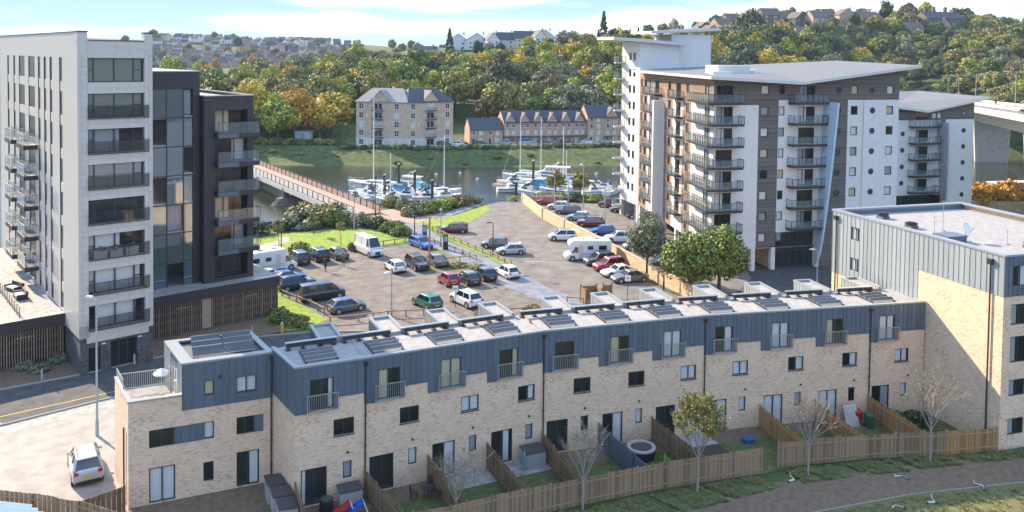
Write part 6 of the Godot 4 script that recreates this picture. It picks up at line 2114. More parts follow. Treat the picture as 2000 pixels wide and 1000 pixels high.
func garden_things() -> void:
	for q in [["toy_red", Color(0.45, 0.03, 0.03)], ["toy_blue", Color(0.02, 0.10, 0.42)], ["toy_lime", Color(0.18, 0.50, 0.05)], ["toy_pink", Color(0.62, 0.35, 0.45)], ["bin_green", Color(0.02, 0.10, 0.05)], ["bin_blue", Color(0.02, 0.09, 0.22)], ["box_grey", Color(0.40, 0.39, 0.38)], ["lid_dark", Color(0.06, 0.055, 0.055)], ["teal", Color(0.12, 0.33, 0.32)]]:
		mat(q[0], q[1], 0.5)
	var st := deg_to_rad(25)
	for k in 3:
		crate("storage_box", ["grey storage box nearest the corner house wall in the yard", "grey storage box, middle of the three in the yard", "grey storage box nearest the bottom edge in the yard"][k], "storage box", Vector3(-14.6 + 0.75 * k, 0, -50.6 + 1.35 * k), st + PI / 2, 1.3, 1.2, 1.1, "box_grey", "lid_dark", "storage boxes in the yard")
	crate("storage_box", "grey storage box with dark lid beneath the first house's small window", "storage box", Vector3(-9.75, 0, -49.9), st, 1.4, 1.15, 0.9, "box_grey", "lid_dark")
	crate("storage_box", "grey storage box in the third garden beside the divider fence", "storage box", Vector3(1.75, 0, -55.2), st, 1.5, 1.15, 1.1, "box_grey", "lid_dark")
	var cb := thing("compost_bin", "round black bin outside the first house", "bin", Vector3(-11.0, 0, -49.0))
	var mb := MB.new()
	mb.tube(Vector3(0, 0, 0), Vector3(0, 0.85, 0), 0.45, 0.4, 14)
	part(mb, "body", M.black, cb)
	mb = MB.new()
	mb.tube(Vector3(0, 0.85, 0), Vector3(0, 0.95, 0), 0.44, 0.36, 14)
	part(mb, "lid", M.lid_dark, cb)
	for k in 2:
		# a child's slide: chute with sides, ladder
		var t := thing("garden_slide", ["red plastic slide in the first garden", "blue plastic slide in the first garden"][k], "slide", Vector3(-9.4 + 0.75 * k, 0, -48.2 - 0.15 * k), deg_to_rad(-70))
		mb = MB.new()
		mb.hexa([Vector3(-0.2, 1.05, -0.0), Vector3(0.2, 1.05, 0), Vector3(0.2, 0.08, 1.7), Vector3(-0.2, 0.08, 1.7), Vector3(-0.2, 1.1, 0), Vector3(0.2, 1.1, 0), Vector3(0.2, 0.13, 1.7), Vector3(-0.2, 0.13, 1.7)])
		for x in [-0.24, 0.2]:
			mb.hexa([Vector3(x, 1.02, 0), Vector3(x + 0.04, 1.02, 0), Vector3(x + 0.04, 0.05, 1.72), Vector3(x, 0.05, 1.72), Vector3(x, 1.25, 0), Vector3(x + 0.04, 1.25, 0), Vector3(x + 0.04, 0.24, 1.72), Vector3(x, 0.24, 1.72)])
		part(mb, "chute", M[["toy_red", "toy_blue"][k]], t)
		mb = MB.new()
		for x in [-0.22, 0.22]:
			mb.bar(Vector3(x, 0, -0.45), Vector3(x, 1.15, -0.02), 0.05, 0.05)
		for y in [0.3, 0.6, 0.9]:
			mb.bar(Vector3(-0.22, y, -0.45 + 0.38 * y), Vector3(0.22, y, -0.45 + 0.38 * y), 0.05, 0.05)
		part(mb, "ladder", M.white, t)
	var dry := thing("clothes_dryer", "white rotary clothes dryer folded askew in the third garden", "clothes dryer", Vector3(-2.1, 0, -52.0))
	mb = MB.new()
	mb.tube(Vector3(0, 0, 0), Vector3(0, 1.5, 0), 0.03, 0.025, 8)
	part(mb, "pole", M.steel, dry)
	mb = MB.new()
	mb.bar(Vector3(0, 1.3, 0), Vector3(1.3, 2.3, -0.5), 0.04, 0.04)
	mb.bar(Vector3(0, 1.3, 0), Vector3(-1.2, 2.1, -0.4), 0.04, 0.04)
	mb.bar(Vector3(0, 1.3, 0), Vector3(0.4, 2.2, 1.2), 0.04, 0.04)
	mb.bar(Vector3(0, 1.3, 0), Vector3(-0.5, 2.1, 1.1), 0.04, 0.04)
	part(mb, "arm", M.steel, dry)
	var tp := thing("teal_post", "pale teal closed parasol standing in the third garden", "parasol", Vector3(1.15, 0, -53.9))
	mb = MB.new()
	mb.tube(Vector3(0, 0.05, 0), Vector3(0, 0.6, 0), 0.03, 0.03, 8)
	mb.tube(Vector3(0, 0, 0), Vector3(0, 0.08, 0), 0.25, 0.22, 12)
	part(mb, "pole", M.steel, tp)
	mb = MB.new()
	mb.tube(Vector3(0, 0.6, 0), Vector3(0, 1.3, 0), 0.16, 0.1, 8)
	mb.tube(Vector3(0, 1.3, 0), Vector3(0, 1.75, 0), 0.1, 0.02, 8)
	part(mb, "canopy", M.teal, tp)
	# patio set of the second garden
	var tb := thing("patio_table", "small round dark table in the second garden", "table", Vector3(-5.0, 0, -50.9))
	mb = MB.new()
	mb.tube(Vector3(0, 0.68, 0), Vector3(0, 0.72, 0), 0.45, 0.45, 14)
	part(mb, "table_top", M.dark_metal, tb)
	for k in 4:
		mb = MB.new()
		mb.bar(Vector3(0.3 * cos(k * PI / 2), 0, 0.3 * sin(k * PI / 2)), Vector3(0.15 * cos(k * PI / 2), 0.68, 0.15 * sin(k * PI / 2)), 0.03, 0.03)
		part(mb, "leg", M.dark_metal, tb)
	for k in 3:
		var ch := thing("patio_chair", ["dark patio chair left of the round table", "dark patio chair behind the round table", "dark patio chair right of the round table"][k], "chair", Vector3(-5.0, 0, -50.9) + Vector3([-0.85, 0.1, 0.9][k], 0, [0.2, -0.85, 0.1][k]), [PI / 2, 0.0, -PI / 2][k])
		mb = MB.new()
		mb.box(-0.22, 0.42, -0.22, 0.22, 0.46, 0.22)
		part(mb, "seat", M.dark_metal, ch)
		mb = MB.new()
		mb.hexa([Vector3(-0.22, 0.46, -0.22), Vector3(0.22, 0.46, -0.22), Vector3(0.22, 0.46, -0.19), Vector3(-0.22, 0.46, -0.19), Vector3(-0.22, 0.9, -0.3), Vector3(0.22, 0.9, -0.3), Vector3(0.22, 0.9, -0.27), Vector3(-0.22, 0.9, -0.27)])
		part(mb, "backrest", M.dark_metal, ch)
		for q in [[-0.2, -0.2], [0.2, -0.2], [-0.2, 0.2], [0.2, 0.2]]:
			mb = MB.new()
			mb.bar(Vector3(q[0], 0, q[1]), Vector3(q[0], 0.42, q[1]), 0.03, 0.03, Vector3.RIGHT)
			part(mb, "leg", M.dark_metal, ch)
	# hot tub with a light rim, green toy frame beside
	var tub := thing("hot_tub", "round dark tub with a white rim in the sixth garden", "hot tub", Vector3(9.4, 0, -56.6))
	mb = MB.new()
	mb.tube(Vector3(0, 0, 0), Vector3(0, 0.65, 0), 0.95, 1.0, 20)
	part(mb, "shell", M.black, tub)
	mb = MB.new()
	for k in 20:
		var p := Vector3(cos(TAU * k / 20), 0, sin(TAU * k / 20))
		var q := Vector3(cos(TAU * (k + 1) / 20), 0, sin(TAU * (k + 1) / 20))
		mb.hexa([p * 0.75 + Vector3(0, 0.65, 0), q * 0.75 + Vector3(0, 0.65, 0), q * 1.02 + Vector3(0, 0.65, 0), p * 1.02 + Vector3(0, 0.65, 0), p * 0.78 + Vector3(0, 0.76, 0), q * 0.78 + Vector3(0, 0.76, 0), q * 1.0 + Vector3(0, 0.76, 0), p * 1.0 + Vector3(0, 0.76, 0)])
	part(mb, "rim", M.box_grey, tub)
	mb = MB.new()
	mb.tube(Vector3(0.1, 0.66, 0.1), Vector3(0.1, 0.72, 0.1), 0.74, 0.74, 18)
	part(mb, "cover", M.lid_dark, tub)
	var toy := thing("climbing_toy", "lime green toy frame with a loop beside the hot tub", "toy", Vector3(10.6, 0, -54.2), 0.4)
	mb = MB.new()
	for k in 12:
		var p := Vector3(-0.9 + cos(TAU * k / 12) * 0.55, 0.25, sin(TAU * k / 12) * 0.55)
		var q := Vector3(-0.9 + cos(TAU * (k + 1) / 12) * 0.55, 0.25, sin(TAU * (k + 1) / 12) * 0.55)
		mb.tube(p, q, 0.035, 0.035, 6)
	part(mb, "loop", M.toy_lime, toy)
	mb = MB.new()
	mb.tube(Vector3(0, 0, 0), Vector3(0, 1.35, 0), 0.09, 0.06, 8)
	mb.bar(Vector3(-0.35, 0, 0), Vector3(0, 1.0, 0), 0.07, 0.07)
	mb.bar(Vector3(0, 1.2, 0), Vector3(0.3, 1.0, 0.2), 0.07, 0.07)
	part(mb, "frame", M.toy_lime, toy)
	var sp := thing("sand_pit", "blue plastic tub of toys against the open yard's fence", "tub", Vector3(17.6, 0, -59.0))
	mb = MB.new()
	mb.tube(Vector3(0, 0, 0), Vector3(0, 0.35, 0), 0.42, 0.5, 12)
	part(mb, "tub", M.bin_blue, sp)
	var mt := thing("leaning_board", "pale stained board leaning against the house wall beside the green bin", "board", Vector3(26.3, 0, -62.3), 0.2)
	mb = MB.new()
	mb.hexa([Vector3(-0.55, 0, 0.6), Vector3(0.55, 0, 0.6), Vector3(0.55, 0, 0.7), Vector3(-0.55, 0, 0.7), Vector3(-0.55, 1.45, -0.05), Vector3(0.55, 1.45, -0.05), Vector3(0.55, 1.5, 0.05), Vector3(-0.55, 1.5, 0.05)])
	part(mb, "board", M.concrete, mt)
	wheelie("green wheelie bin in the ninth garden", Vector3(27.6, 0, -61.6), 0.1, "bin_green")
	wheelie("red-lidded bin beside the green wheelie bin", Vector3(27.0, 0, -62.3), 0.1, "toy_red")
	for q in [[18.9, -53.4, 0.4, "white", "white scooter lying at the gate gap"], [26.7, -54.0, 2.0, "teal", "teal scooter upright on the path"], [31.3, -52.8, 1.1, "toy_pink", "pink scooter lying on the right of the grass"], [24.6, -50.4, 2.6, "toy_pink", "pink scooter lying at the bottom edge of the grass"], [26.9, -50.9, 0.1, "white", "small white scooter lying on the brown grass"]]:
		scooter(q[4], Vector3(q[0], 0.03, q[1]), q[2], q[3])


func lamp_post(label: String, at: Vector2, h: float, arm: float, turn := 0.0, m := "grey_paint", group := "street lamps") -> Node3D:
	var t := thing("lamp_post", label, "street lamp", Vector3(at.x, 0, at.y), turn, group)
	var mb := MB.new()
	mb.tube(Vector3.ZERO, Vector3(0, 1.1, 0), 0.13, 0.12, 8)
	mb.tube(Vector3(0, 1.1, 0), Vector3(0, h, 0), 0.085, 0.055, 8)
	if arm > 0.0:
		mb.tube(Vector3(0, h - 0.05, 0), Vector3(-arm, h + 0.12, 0), 0.045, 0.04, 6)
	part(mb, "pole", M[m], t)
	mb = MB.new()
	if arm > 0.0:
		mb.hexa([Vector3(-arm - 0.62, h + 0.06, -0.14), Vector3(-arm + 0.05, h + 0.04, -0.1), Vector3(-arm + 0.05, h + 0.04, 0.1), Vector3(-arm - 0.62, h + 0.06, 0.14), Vector3(-arm - 0.58, h + 0.16, -0.1), Vector3(-arm + 0.05, h + 0.2, -0.08), Vector3(-arm + 0.05, h + 0.2, 0.08), Vector3(-arm - 0.58, h + 0.16, 0.1)])
	else:
		mb.tube(Vector3(0, h, 0), Vector3(0, h + 0.12, 0), 0.2, 0.24, 10)
		mb.tube(Vector3(0, h + 0.12, 0), Vector3(0, h + 0.2, 0), 0.24, 0.1, 10)
	part(mb, "lamp_head", M.lamp_glass if m == "grey_paint" else M[m], t)
	return t


func build_street() -> void:
	lamp_post("tall grey lamp post in front of the pale tower", Vector2(-29.9, -58.7), 10.0, 0.5, deg_to_rad(-30))
	# round bushes at the podium and bollards
	for k in 4:
		var b := thing("bollard", ["short pale bollard nearest the tower entrance", "short pale bollard at the kerb left of the tower", "short dark bollard right of the tower entrance", "short pale bollard by the podium's right end"][k], "bollard", Vector3([-33.5, -39.6, -30.2, -25.5][k], 0.01, [-72.4, -68.6, -75.2, -80.4][k]))
		var mb := MB.new()
		mb.tube(Vector3.ZERO, Vector3(0, 0.85, 0), 0.09, 0.09, 8)
		mb.tube(Vector3(0, 0.85, 0), Vector3(0, 0.95, 0), 0.09, 0.05, 8)
		part(mb, "post", M.grey_paint if k != 2 else M.black, b)
	var hy := thing("yellow_valve", "yellow hydrant post between the corner house roof and the podium", "hydrant", Vector3(-22.8, 0.01, -81.3))
	var mh := MB.new()
	mh.tube(Vector3.ZERO, Vector3(0, 0.9, 0), 0.14, 0.14, 10)
	mh.tube(Vector3(-0.22, 0.7, 0), Vector3(0.22, 0.7, 0), 0.07, 0.07, 8)
	part(mh, "body", M.yellow_paint, hy)
	mh = MB.new()
	mh.tube(Vector3(0, 0.9, 0), Vector3(0, 1.05, 0), 0.16, 0.06, 10)
	part(mh, "cap", M.white, hy)
	# stacked white boards before the weathered fence
	var bd := thing("white_sheet_stack", "white sheets leaning on the weathered fence at the bottom left", "sheets", Vector3(-28.8, 0, -47.1), deg_to_rad(-9))
	for k in 3:
		var mb := MB.new()
		mb.hexa([Vector3(-1.7 + 0.5 * k, 0, 0.7 + 0.12 * k), Vector3(1.2 + 0.5 * k, 0, 0.7 + 0.12 * k), Vector3(1.2 + 0.5 * k, 0, 0.75 + 0.12 * k), Vector3(-1.7 + 0.5 * k, 0, 0.75 + 0.12 * k), Vector3(-1.7 + 0.5 * k, 1.55 - 0.1 * k, 0.1 + 0.12 * k), Vector3(1.2 + 0.5 * k, 1.55 - 0.1 * k, 0.1 + 0.12 * k), Vector3(1.2 + 0.5 * k, 1.58 - 0.1 * k, 0.15 + 0.12 * k), Vector3(-1.7 + 0.5 * k, 1.58 - 0.1 * k, 0.15 + 0.12 * k)])
		part(mb, "sheet", M.white, bd)


func knee_rail(label: String, pts: Array, m := "fence_grey", h := 0.65) -> void:
	var t := thing("knee_rail", label, "low fence", Vector3(pts[0][0], 0.02, pts[0][1]), 0.0, "timber knee rails round the car park")
	var o := Vector3(pts[0][0], 0, pts[0][1])
	for i in pts.size() - 1:
		var a := Vector3(pts[i][0], 0, pts[i][1]) - o
		var b := Vector3(pts[i + 1][0], 0, pts[i + 1][1]) - o
		var mb := MB.new()
		mb.bar(a + Vector3(0, h, 0), b + Vector3(0, h, 0), 0.12, 0.12)
		part(mb, "rail", M[m], t)
		var k := maxi(1, roundi(a.distance_to(b) / 2.0))
		for q in k + (1 if i == pts.size() - 2 else 0):
			put(shape("knee post %.2f" % h, func(x): x.box(-0.07, 0, -0.07, 0.07, h + 0.1, 0.07)), "post", M[m], t, a.lerp(b, float(q) / k))


func build_car_park() -> void:
	# wall between the two car parks: courses of brick with a coping
	var wl := thing("brick_wall", "long sunlit buff brick wall dividing the two car parks", "wall", Vector3(2.4, 0, -156.0))
	var line := [[2.4, -156.0], [5.6, -140.8], [8.8, -131.4], [13.9, -116.6], [18.6, -101.6], [22.2, -91.6]]
	var o := Vector3(2.4, 0, -156.0)
	for i in line.size() - 1:
		var mb := MB.new()
		mb.bar(Vector3(line[i][0], 0.8, line[i][1]) - o, Vector3(line[i + 1][0], 0.8, line[i + 1][1]) - o, 0.34, 1.6)
		part(mb, "brickwork", M.wall_brick, wl)
		mb = MB.new()
		mb.bar(Vector3(line[i][0], 1.66, line[i][1]) - o, Vector3(line[i + 1][0], 1.66, line[i + 1][1]) - o, 0.44, 0.11)
		part(mb, "coping", M.wall_brick, wl)
		put(shape("wall pier", func(x): x.box(-0.3, 0, -0.3, 0.3, 1.85, 0.3)), "pier", M.wall_brick, wl, Vector3(line[i][0], 0, line[i][1]) - o, 0.35)
	var w2 := thing("low_brick_wall", "low brown brick wall running right from the top of the long wall", "wall", Vector3(2.6, 0, -156.4))
	var m2 := MB.new()
	m2.bar(Vector3(0, 0.6, 0), Vector3(7.5, 0.6, -1.2), 0.34, 1.2)
	part(m2, "brickwork", M.red_brick, w2)
	var w3 := thing("brown_boundary_wall", "brown wall at the right edge below the viaduct", "wall", Vector3(82, 0, -150))
	m2 = MB.new()
	m2.bar(Vector3(0, 1.3, 0), Vector3(60, 1.3, 8), 0.4, 2.6)
	part(m2, "brickwork", M.red_brick, w3)
	# lamps and poles
	var dark := "dark_metal"
	lamp_post("slim pale pole in the middle of the gravel car park's front edge", Vector2(-12.6, -86.8), 4.7, 0.25, 0.6)
	lamp_post("slim dark lamp beside the blue-grey path", Vector2(-2.4, -114.4), 4.5, 0.35, 0.2, dark)
	lamp_post("white pole with camera head on the path verge", Vector2(-10.2, -119.6), 5.3, 0.0)
	lamp_post("slim dark lamp at the lawn behind the parked cars", Vector2(-32.0, -113.7), 3.4, 0.0, 0.0, dark)
	lamp_post("tall pole between hedge and lawn", Vector2(-25.0, -130.2), 6.8, 0.0)
	lamp_post("tall pole at the end of the bridge", Vector2(-23.4, -141.0), 6.6, 0.0, 0.0, dark)
	lamp_post("slim dark pole at the path's left edge", Vector2(-14.6, -124.2), 5.2, 0.0, 0.0, dark)
	lamp_post("pale lamp in front of the tree clump behind the terrace", Vector2(25.3, -98.0), 5.3, 0.45, 0.0)
	lamp_post("dark pole left of the tree clump behind the terrace", Vector2(18.6, -97.9), 6.2, 0.0, 0.0, dark)
	lamp_post("white lamp at the corner of the zinc block", Vector2(37.6, -99.3), 4.8, 0.4, 0.0)
	lamp_post("dark lamp behind the white lamp by the zinc block", Vector2(41.0, -102.5), 7.2, 0.3, 2.0, dark)
	for k in 5:
		lamp_post("slim pale lamp in the residents' car park, %s from the left" % ORD[k], Vector2([8.2, 10.4, 13.4, 15.6, 20.0][k], [-152, -146.5, -150.5, -134.5, -131][k]), [5.8, 6.2, 8.2, 6.6, 5.2][k], 0.0 if k % 2 else 0.4, 0.4 * k, "grey_paint", "lamps in the residents' car park")
	var wp := thing("timber_pole", "bare timber pole beside the grey saloon in the gravel car park", "pole", Vector3(-10.5, 0, -106.0))
	m2 = MB.new()
	m2.tube(Vector3.ZERO, Vector3(0, 7.0, 0), 0.14, 0.1, 8)
	part(m2, "pole", M.fence_grey, wp)
	m2 = MB.new()
	m2.box(-0.16, 6.7, -0.16, 0.16, 6.95, 0.16)
	part(m2, "cap", M.grey_paint, wp)
	for k in 2:
		var tt := thing("totem_sign", ["dark blue information totem at the path's edge nearer the bridge", "black information totem at the path's edge beside the white pole"][k], "sign", Vector3([-13.0, -9.3][k], 0.02, [-123.6, -117.2][k]), 0.35)
		m2 = MB.new()
		m2.box(-0.35, 0.1, -0.12, 0.35, 2.2, 0.12)
		part(m2, "panel", M.black if k else M.bin_blue, tt)
		m2 = MB.new()
		m2.box(-0.42, 0, -0.2, 0.42, 0.098, 0.2)
		part(m2, "base", M.dark_metal, tt)
		m2 = MB.new()
		m2.box(-0.27, 1.2, 0.122, 0.27, 2.0, 0.13)
		part(m2, "notice", M.curtain_grey, tt)
	for k in 2:
		var sg := thing("parking_sign", ["square white sign on a post beside the taupe saloon", "small white sign on a post behind the white car"][k], "sign", Vector3([13.6, -6.0][k], 0.02, [-93.4, -90.0][k]), 0.1)
		m2 = MB.new()
		m2.tube(Vector3.ZERO, Vector3(0, 3.3 - 0.6 * k, 0), 0.04, 0.04, 6)
		part(m2, "post", M.dark_metal, sg)
		m2 = MB.new()
		m2.box(-0.32, 2.3 - 0.5 * k, 0.05, 0.32, 3.0 - 0.5 * k, 0.08)
		part(m2, "plate", M.white, sg)
		m2 = MB.new()
		m2.box(-0.2, 2.55 - 0.5 * k, 0.081, 0.2, 2.75 - 0.5 * k, 0.085)
		part(m2, "lettering", M.curtain_grey, sg)
	knee_rail("timber knee rail beside the dark hatchback", [[-26.2, -93.6], [-24.0, -91.4], [-21.9, -89.6], [-19.9, -87.2]])
	knee_rail("timber knee rail along the street side of the gravel", [[-18.6, -84.2], [-15.8, -85.0], [-12.9, -86.4], [-9.2, -87.2], [-7.0, -85.6]])
	knee_rail("timber knee rail right of the white car", [[-3.6, -86.4], [0.3, -87.9], [3.2, -88.8], [5.0, -87.4]])
	knee_rail("timber knee rail across the dry verge", [[-10.4, -109.0], [-6.8, -110.4], [-4.6, -111.3], [-6.6, -114.6]])
	knee_rail("timber knee rail on the left side of the path", [[-16.6, -129.0], [-13.4, -123.6], [-9.0, -117.4], [-5.6, -112.6]])
	knee_rail("timber knee rail between path and tarmac car park", [[-14.2, -133.2], [-9.6, -124.6], [-5.0, -117.2], [-1.6, -111.6], [0.2, -108.4]])
	knee_rail("timber knee rail at the lawn's right corner", [[-21.6, -116.9], [-18.6, -119.4], [-15.6, -121.5]])
	knee_rail("timber knee rail near the brick wall's lower end", [[6.6, -92.4], [8.4, -92.0], [10.0, -90.4]])
	sheet("path_verge", [[-14.5, -133.8], [-9.4, -123.4], [-0.2, -108.3], [0.6, -108.9], [-8.6, -124.6], [-13.8, -134.4]], 0.03, M.lawn, "thin grass verge between path and tarmac")
	sheet("path_verge_left", [[-16.4, -128.2], [-15.7, -125.7], [-9.7, -116.6], [-4.0, -105], [-4.6, -104.6], [-10.6, -116.0], [-16.6, -125.4]], 0.03, M.dry_grass, "thin scrubby verge on the path's left side")
	# timber enclosure by the car park's entrance
	var en := thing("timber_enclosure", "rough brown timber bin enclosure behind the terrace roof", "enclosure", Vector3(8.6, 0.02, -91.2), 0.25)
	for q in [[0, 0, 0, -1.8], [0, -1.8, 1.9, -1.8], [1.9, -1.8, 1.9, 0], [2.7, -1.7, 3.7, -1.7]]:
		m2 = MB.new()
		m2.bar(Vector3(q[0], 0.9, q[1]), Vector3(q[2], 0.9, q[3]), 0.08, 1.7)
		part(m2, "panel", M.fence_wood, en)
	for q in [[0, 0], [0, -1.8], [1.9, -1.8], [1.9, 0], [2.7, -1.7], [3.7, -1.7]]:
		m2 = MB.new()
		m2.box(q[0] - 0.1, 0, q[1] - 0.1, q[0] + 0.1, 2.0, q[1] + 0.1)
		part(m2, "post", M.fence_wood, en)
	var pl := thing("plank_pile", "heap of loose pale planks beside the timber enclosure", "planks", Vector3(7.0, 0.02, -89.6), 0.5)
	for k in 5:
		m2 = MB.new()
		m2.bar(Vector3(-1.4, 0.06 + 0.07 * k, 0.18 * k - 0.3), Vector3(1.3, 0.06 + 0.07 * k, 0.1 * k - 0.2 + 0.1 * (k % 2)), 0.2, 0.06)
		part(m2, "plank", M.fence_new, pl)
	# river railings
	for q in [["steel railing along the river by the promenade", [[-36, -133], [-31.5, -134.8], [-28.4, -136.8]]], ["steel railing at the head of the tarmac car park", [[-6.8, -156.8], [-2.6, -157.6], [2.2, -157.2]]]]:
		var rl := thing("river_railing", q[0], "railing", Vector3.ZERO)
		m2 = MB.new()
		var pts: Array = q[1]
		for i in pts.size() - 1:
			var a := Vector3(pts[i][0], 0, pts[i][1])
			var b := Vector3(pts[i + 1][0], 0, pts[i + 1][1])
			for y in [0.35, 0.75, 1.15]:
				m2.bar(a + Vector3(0, y, 0), b + Vector3(0, y, 0), 0.05, 0.05)
			for k in 6:
				m2.bar(a.lerp(b, k / 5.0), a.lerp(b, k / 5.0) + Vector3(0, 1.2, 0), 0.06, 0.06, Vector3.RIGHT)
		part(m2, "rails", M.steel, rl)
	var gt := thing("pontoon_gate", "white-framed gate cage beside the hedge at the river", "gate", Vector3(-27.0, 0.02, -134.6), 0.1)
	m2 = MB.new()
	for x in [-1.2, 0.0, 1.2]:
		m2.box(x - 0.05, 0, -0.05, x + 0.05, 2.2, 0.05)
	m2.box(-1.2, 2.12, -0.05, 1.2, 2.2, 0.05)
	m2.box(0, 2.12, -1.5, 0.08, 2.2, -0.05)
	m2.box(1.12, 2.12, -1.5, 1.2, 2.2, -0.05)
	for x in 9:
		m2.box(-1.15 + 0.14 * x, 0.1, -0.02, -1.12 + 0.14 * x, 2.1, 0.02)
	part(m2, "frame", M.white, gt)
	# container yard under the viaduct
	var ct := thing("site_container", "grey container with orange door end under the viaduct", "container", Vector3(100, 0, -168), deg_to_rad(14))
	m2 = MB.new()
	m2.box(0, 0.1, -2.5, 12, 3.0, 0)
	for k in 24:
		m2.box(0.2 + 0.49 * k, 0.3, 0.0, 0.42 + 0.49 * k, 2.8, 0.06)
	part(m2, "box", M.grey_paint, ct)
	m2 = MB.new()
	m2.box(2.0, 0.3, 0.065, 3.2, 2.6, 0.12)
	part(m2, "door", M.tile_red, ct)
	m2 = MB.new()
	m2.box(-0.1, 3.004, -2.6, 12.1, 3.12, 0.1)
	part(m2, "roof", M.fascia, ct)


const CARS := {
	"small": {"L": 3.55, "W": 1.66, "H": 1.5, "wb": 0.85, "rf": 0.2, "rr": -1.15, "rb": -1.62, "belt": 0.93, "nose": 0.74},
	"hatch": {"L": 4.1, "W": 1.78, "H": 1.49, "wb": 0.95, "rf": 0.25, "rr": -1.4, "rb": -1.9, "belt": 0.93, "nose": 0.74},
	"saloon": {"L": 4.65, "W": 1.83, "H": 1.44, "wb": 0.95, "rf": 0.25, "rr": -0.95, "rb": -1.7, "belt": 0.93, "nose": 0.72},
	"coupe": {"L": 4.5, "W": 1.84, "H": 1.37, "wb": 0.75, "rf": 0.0, "rr": -0.95, "rb": -1.95, "belt": 0.9, "nose": 0.68},
	"estate": {"L": 4.65, "W": 1.82, "H": 1.5, "wb": 0.95, "rf": 0.25, "rr": -1.85, "rb": -2.2, "belt": 0.93, "nose": 0.74},
	"mpv": {"L": 4.35, "W": 1.82, "H": 1.65, "wb": 1.3, "rf": 0.45, "rr": -1.75, "rb": -2.05, "belt": 1.02, "nose": 0.82},
	"suv": {"L": 4.5, "W": 1.88, "H": 1.68, "wb": 1.0, "rf": 0.4, "rr": -1.65, "rb": -2.1, "belt": 1.06, "nose": 0.93},
	"people_van": {"L": 5.1, "W": 1.95, "H": 1.95, "wb": 1.75, "rf": 0.95, "rr": -2.35, "rb": -2.48, "belt": 1.15, "nose": 1.0},
	"van": {"L": 5.7, "W": 2.0, "H": 2.55, "wb": 2.15, "rf": 1.35, "rr": -2.75, "rb": -2.8, "belt": 1.3, "nose": 1.05}}


func body_shape(mb: MB, k: Dictionary) -> void:
	var h: float = k.L / 2.0
	var w: float = k.W / 2.0
	var tail: float = k.belt + 0.02
	var st := [[-h, 0.84, 0.42, tail - 0.22], [-h + 0.06, 0.93, 0.3, tail - 0.08], [-h + 0.3, 0.985, 0.22, tail], [minf(k.rb, -h + 0.5) + 0.35, 1.0, 0.2, tail], [0.0, 1.0, 0.19, k.belt], [k.wb, 1.0, 0.19, k.belt - 0.02], [k.wb + 0.35, 0.99, 0.2, lerpf(k.belt, k.nose, 0.3)], [h - 0.45, 0.96, 0.22, lerpf(k.belt, k.nose, 0.75)], [h - 0.12, 0.86, 0.28, k.nose - 0.04], [h, 0.72, 0.38, k.nose - 0.2]]
	var rings := []
	for s in st:
		var r := []
		var ww: float = w * s[1]
		var b: float = s[2]
		var y: float = s[3]
		for q in [[0.9, b], [1.0, b + 0.16], [1.0, lerpf(b, y, 0.72)], [0.93, y - 0.02], [0.6, y + 0.03], [-0.6, y + 0.03], [-0.93, y - 0.02], [-1.0, lerpf(b, y, 0.72)], [-1.0, b + 0.16], [-0.9, b]]:
			r.append(Vector3(s[0], q[1], ww * q[0]))
		rings.append(r)
	mb.loft(rings)


func glass_shape(mb: MB, k: Dictionary, inset := 0.0) -> void:
	var w: float = k.W / 2.0
	var b: float = k.belt - 0.03
	var t: float = k.H - 0.06
	mb.hexa([Vector3(k.rb, b, -w * 0.87), Vector3(k.wb, b, -w * 0.87), Vector3(k.wb, b, w * 0.87), Vector3(k.rb, b, w * 0.87), Vector3(k.rr, t, -w * 0.68), Vector3(k.rf, t, -w * 0.68), Vector3(k.rf, t, w * 0.68), Vector3(k.rr, t, w * 0.68)])


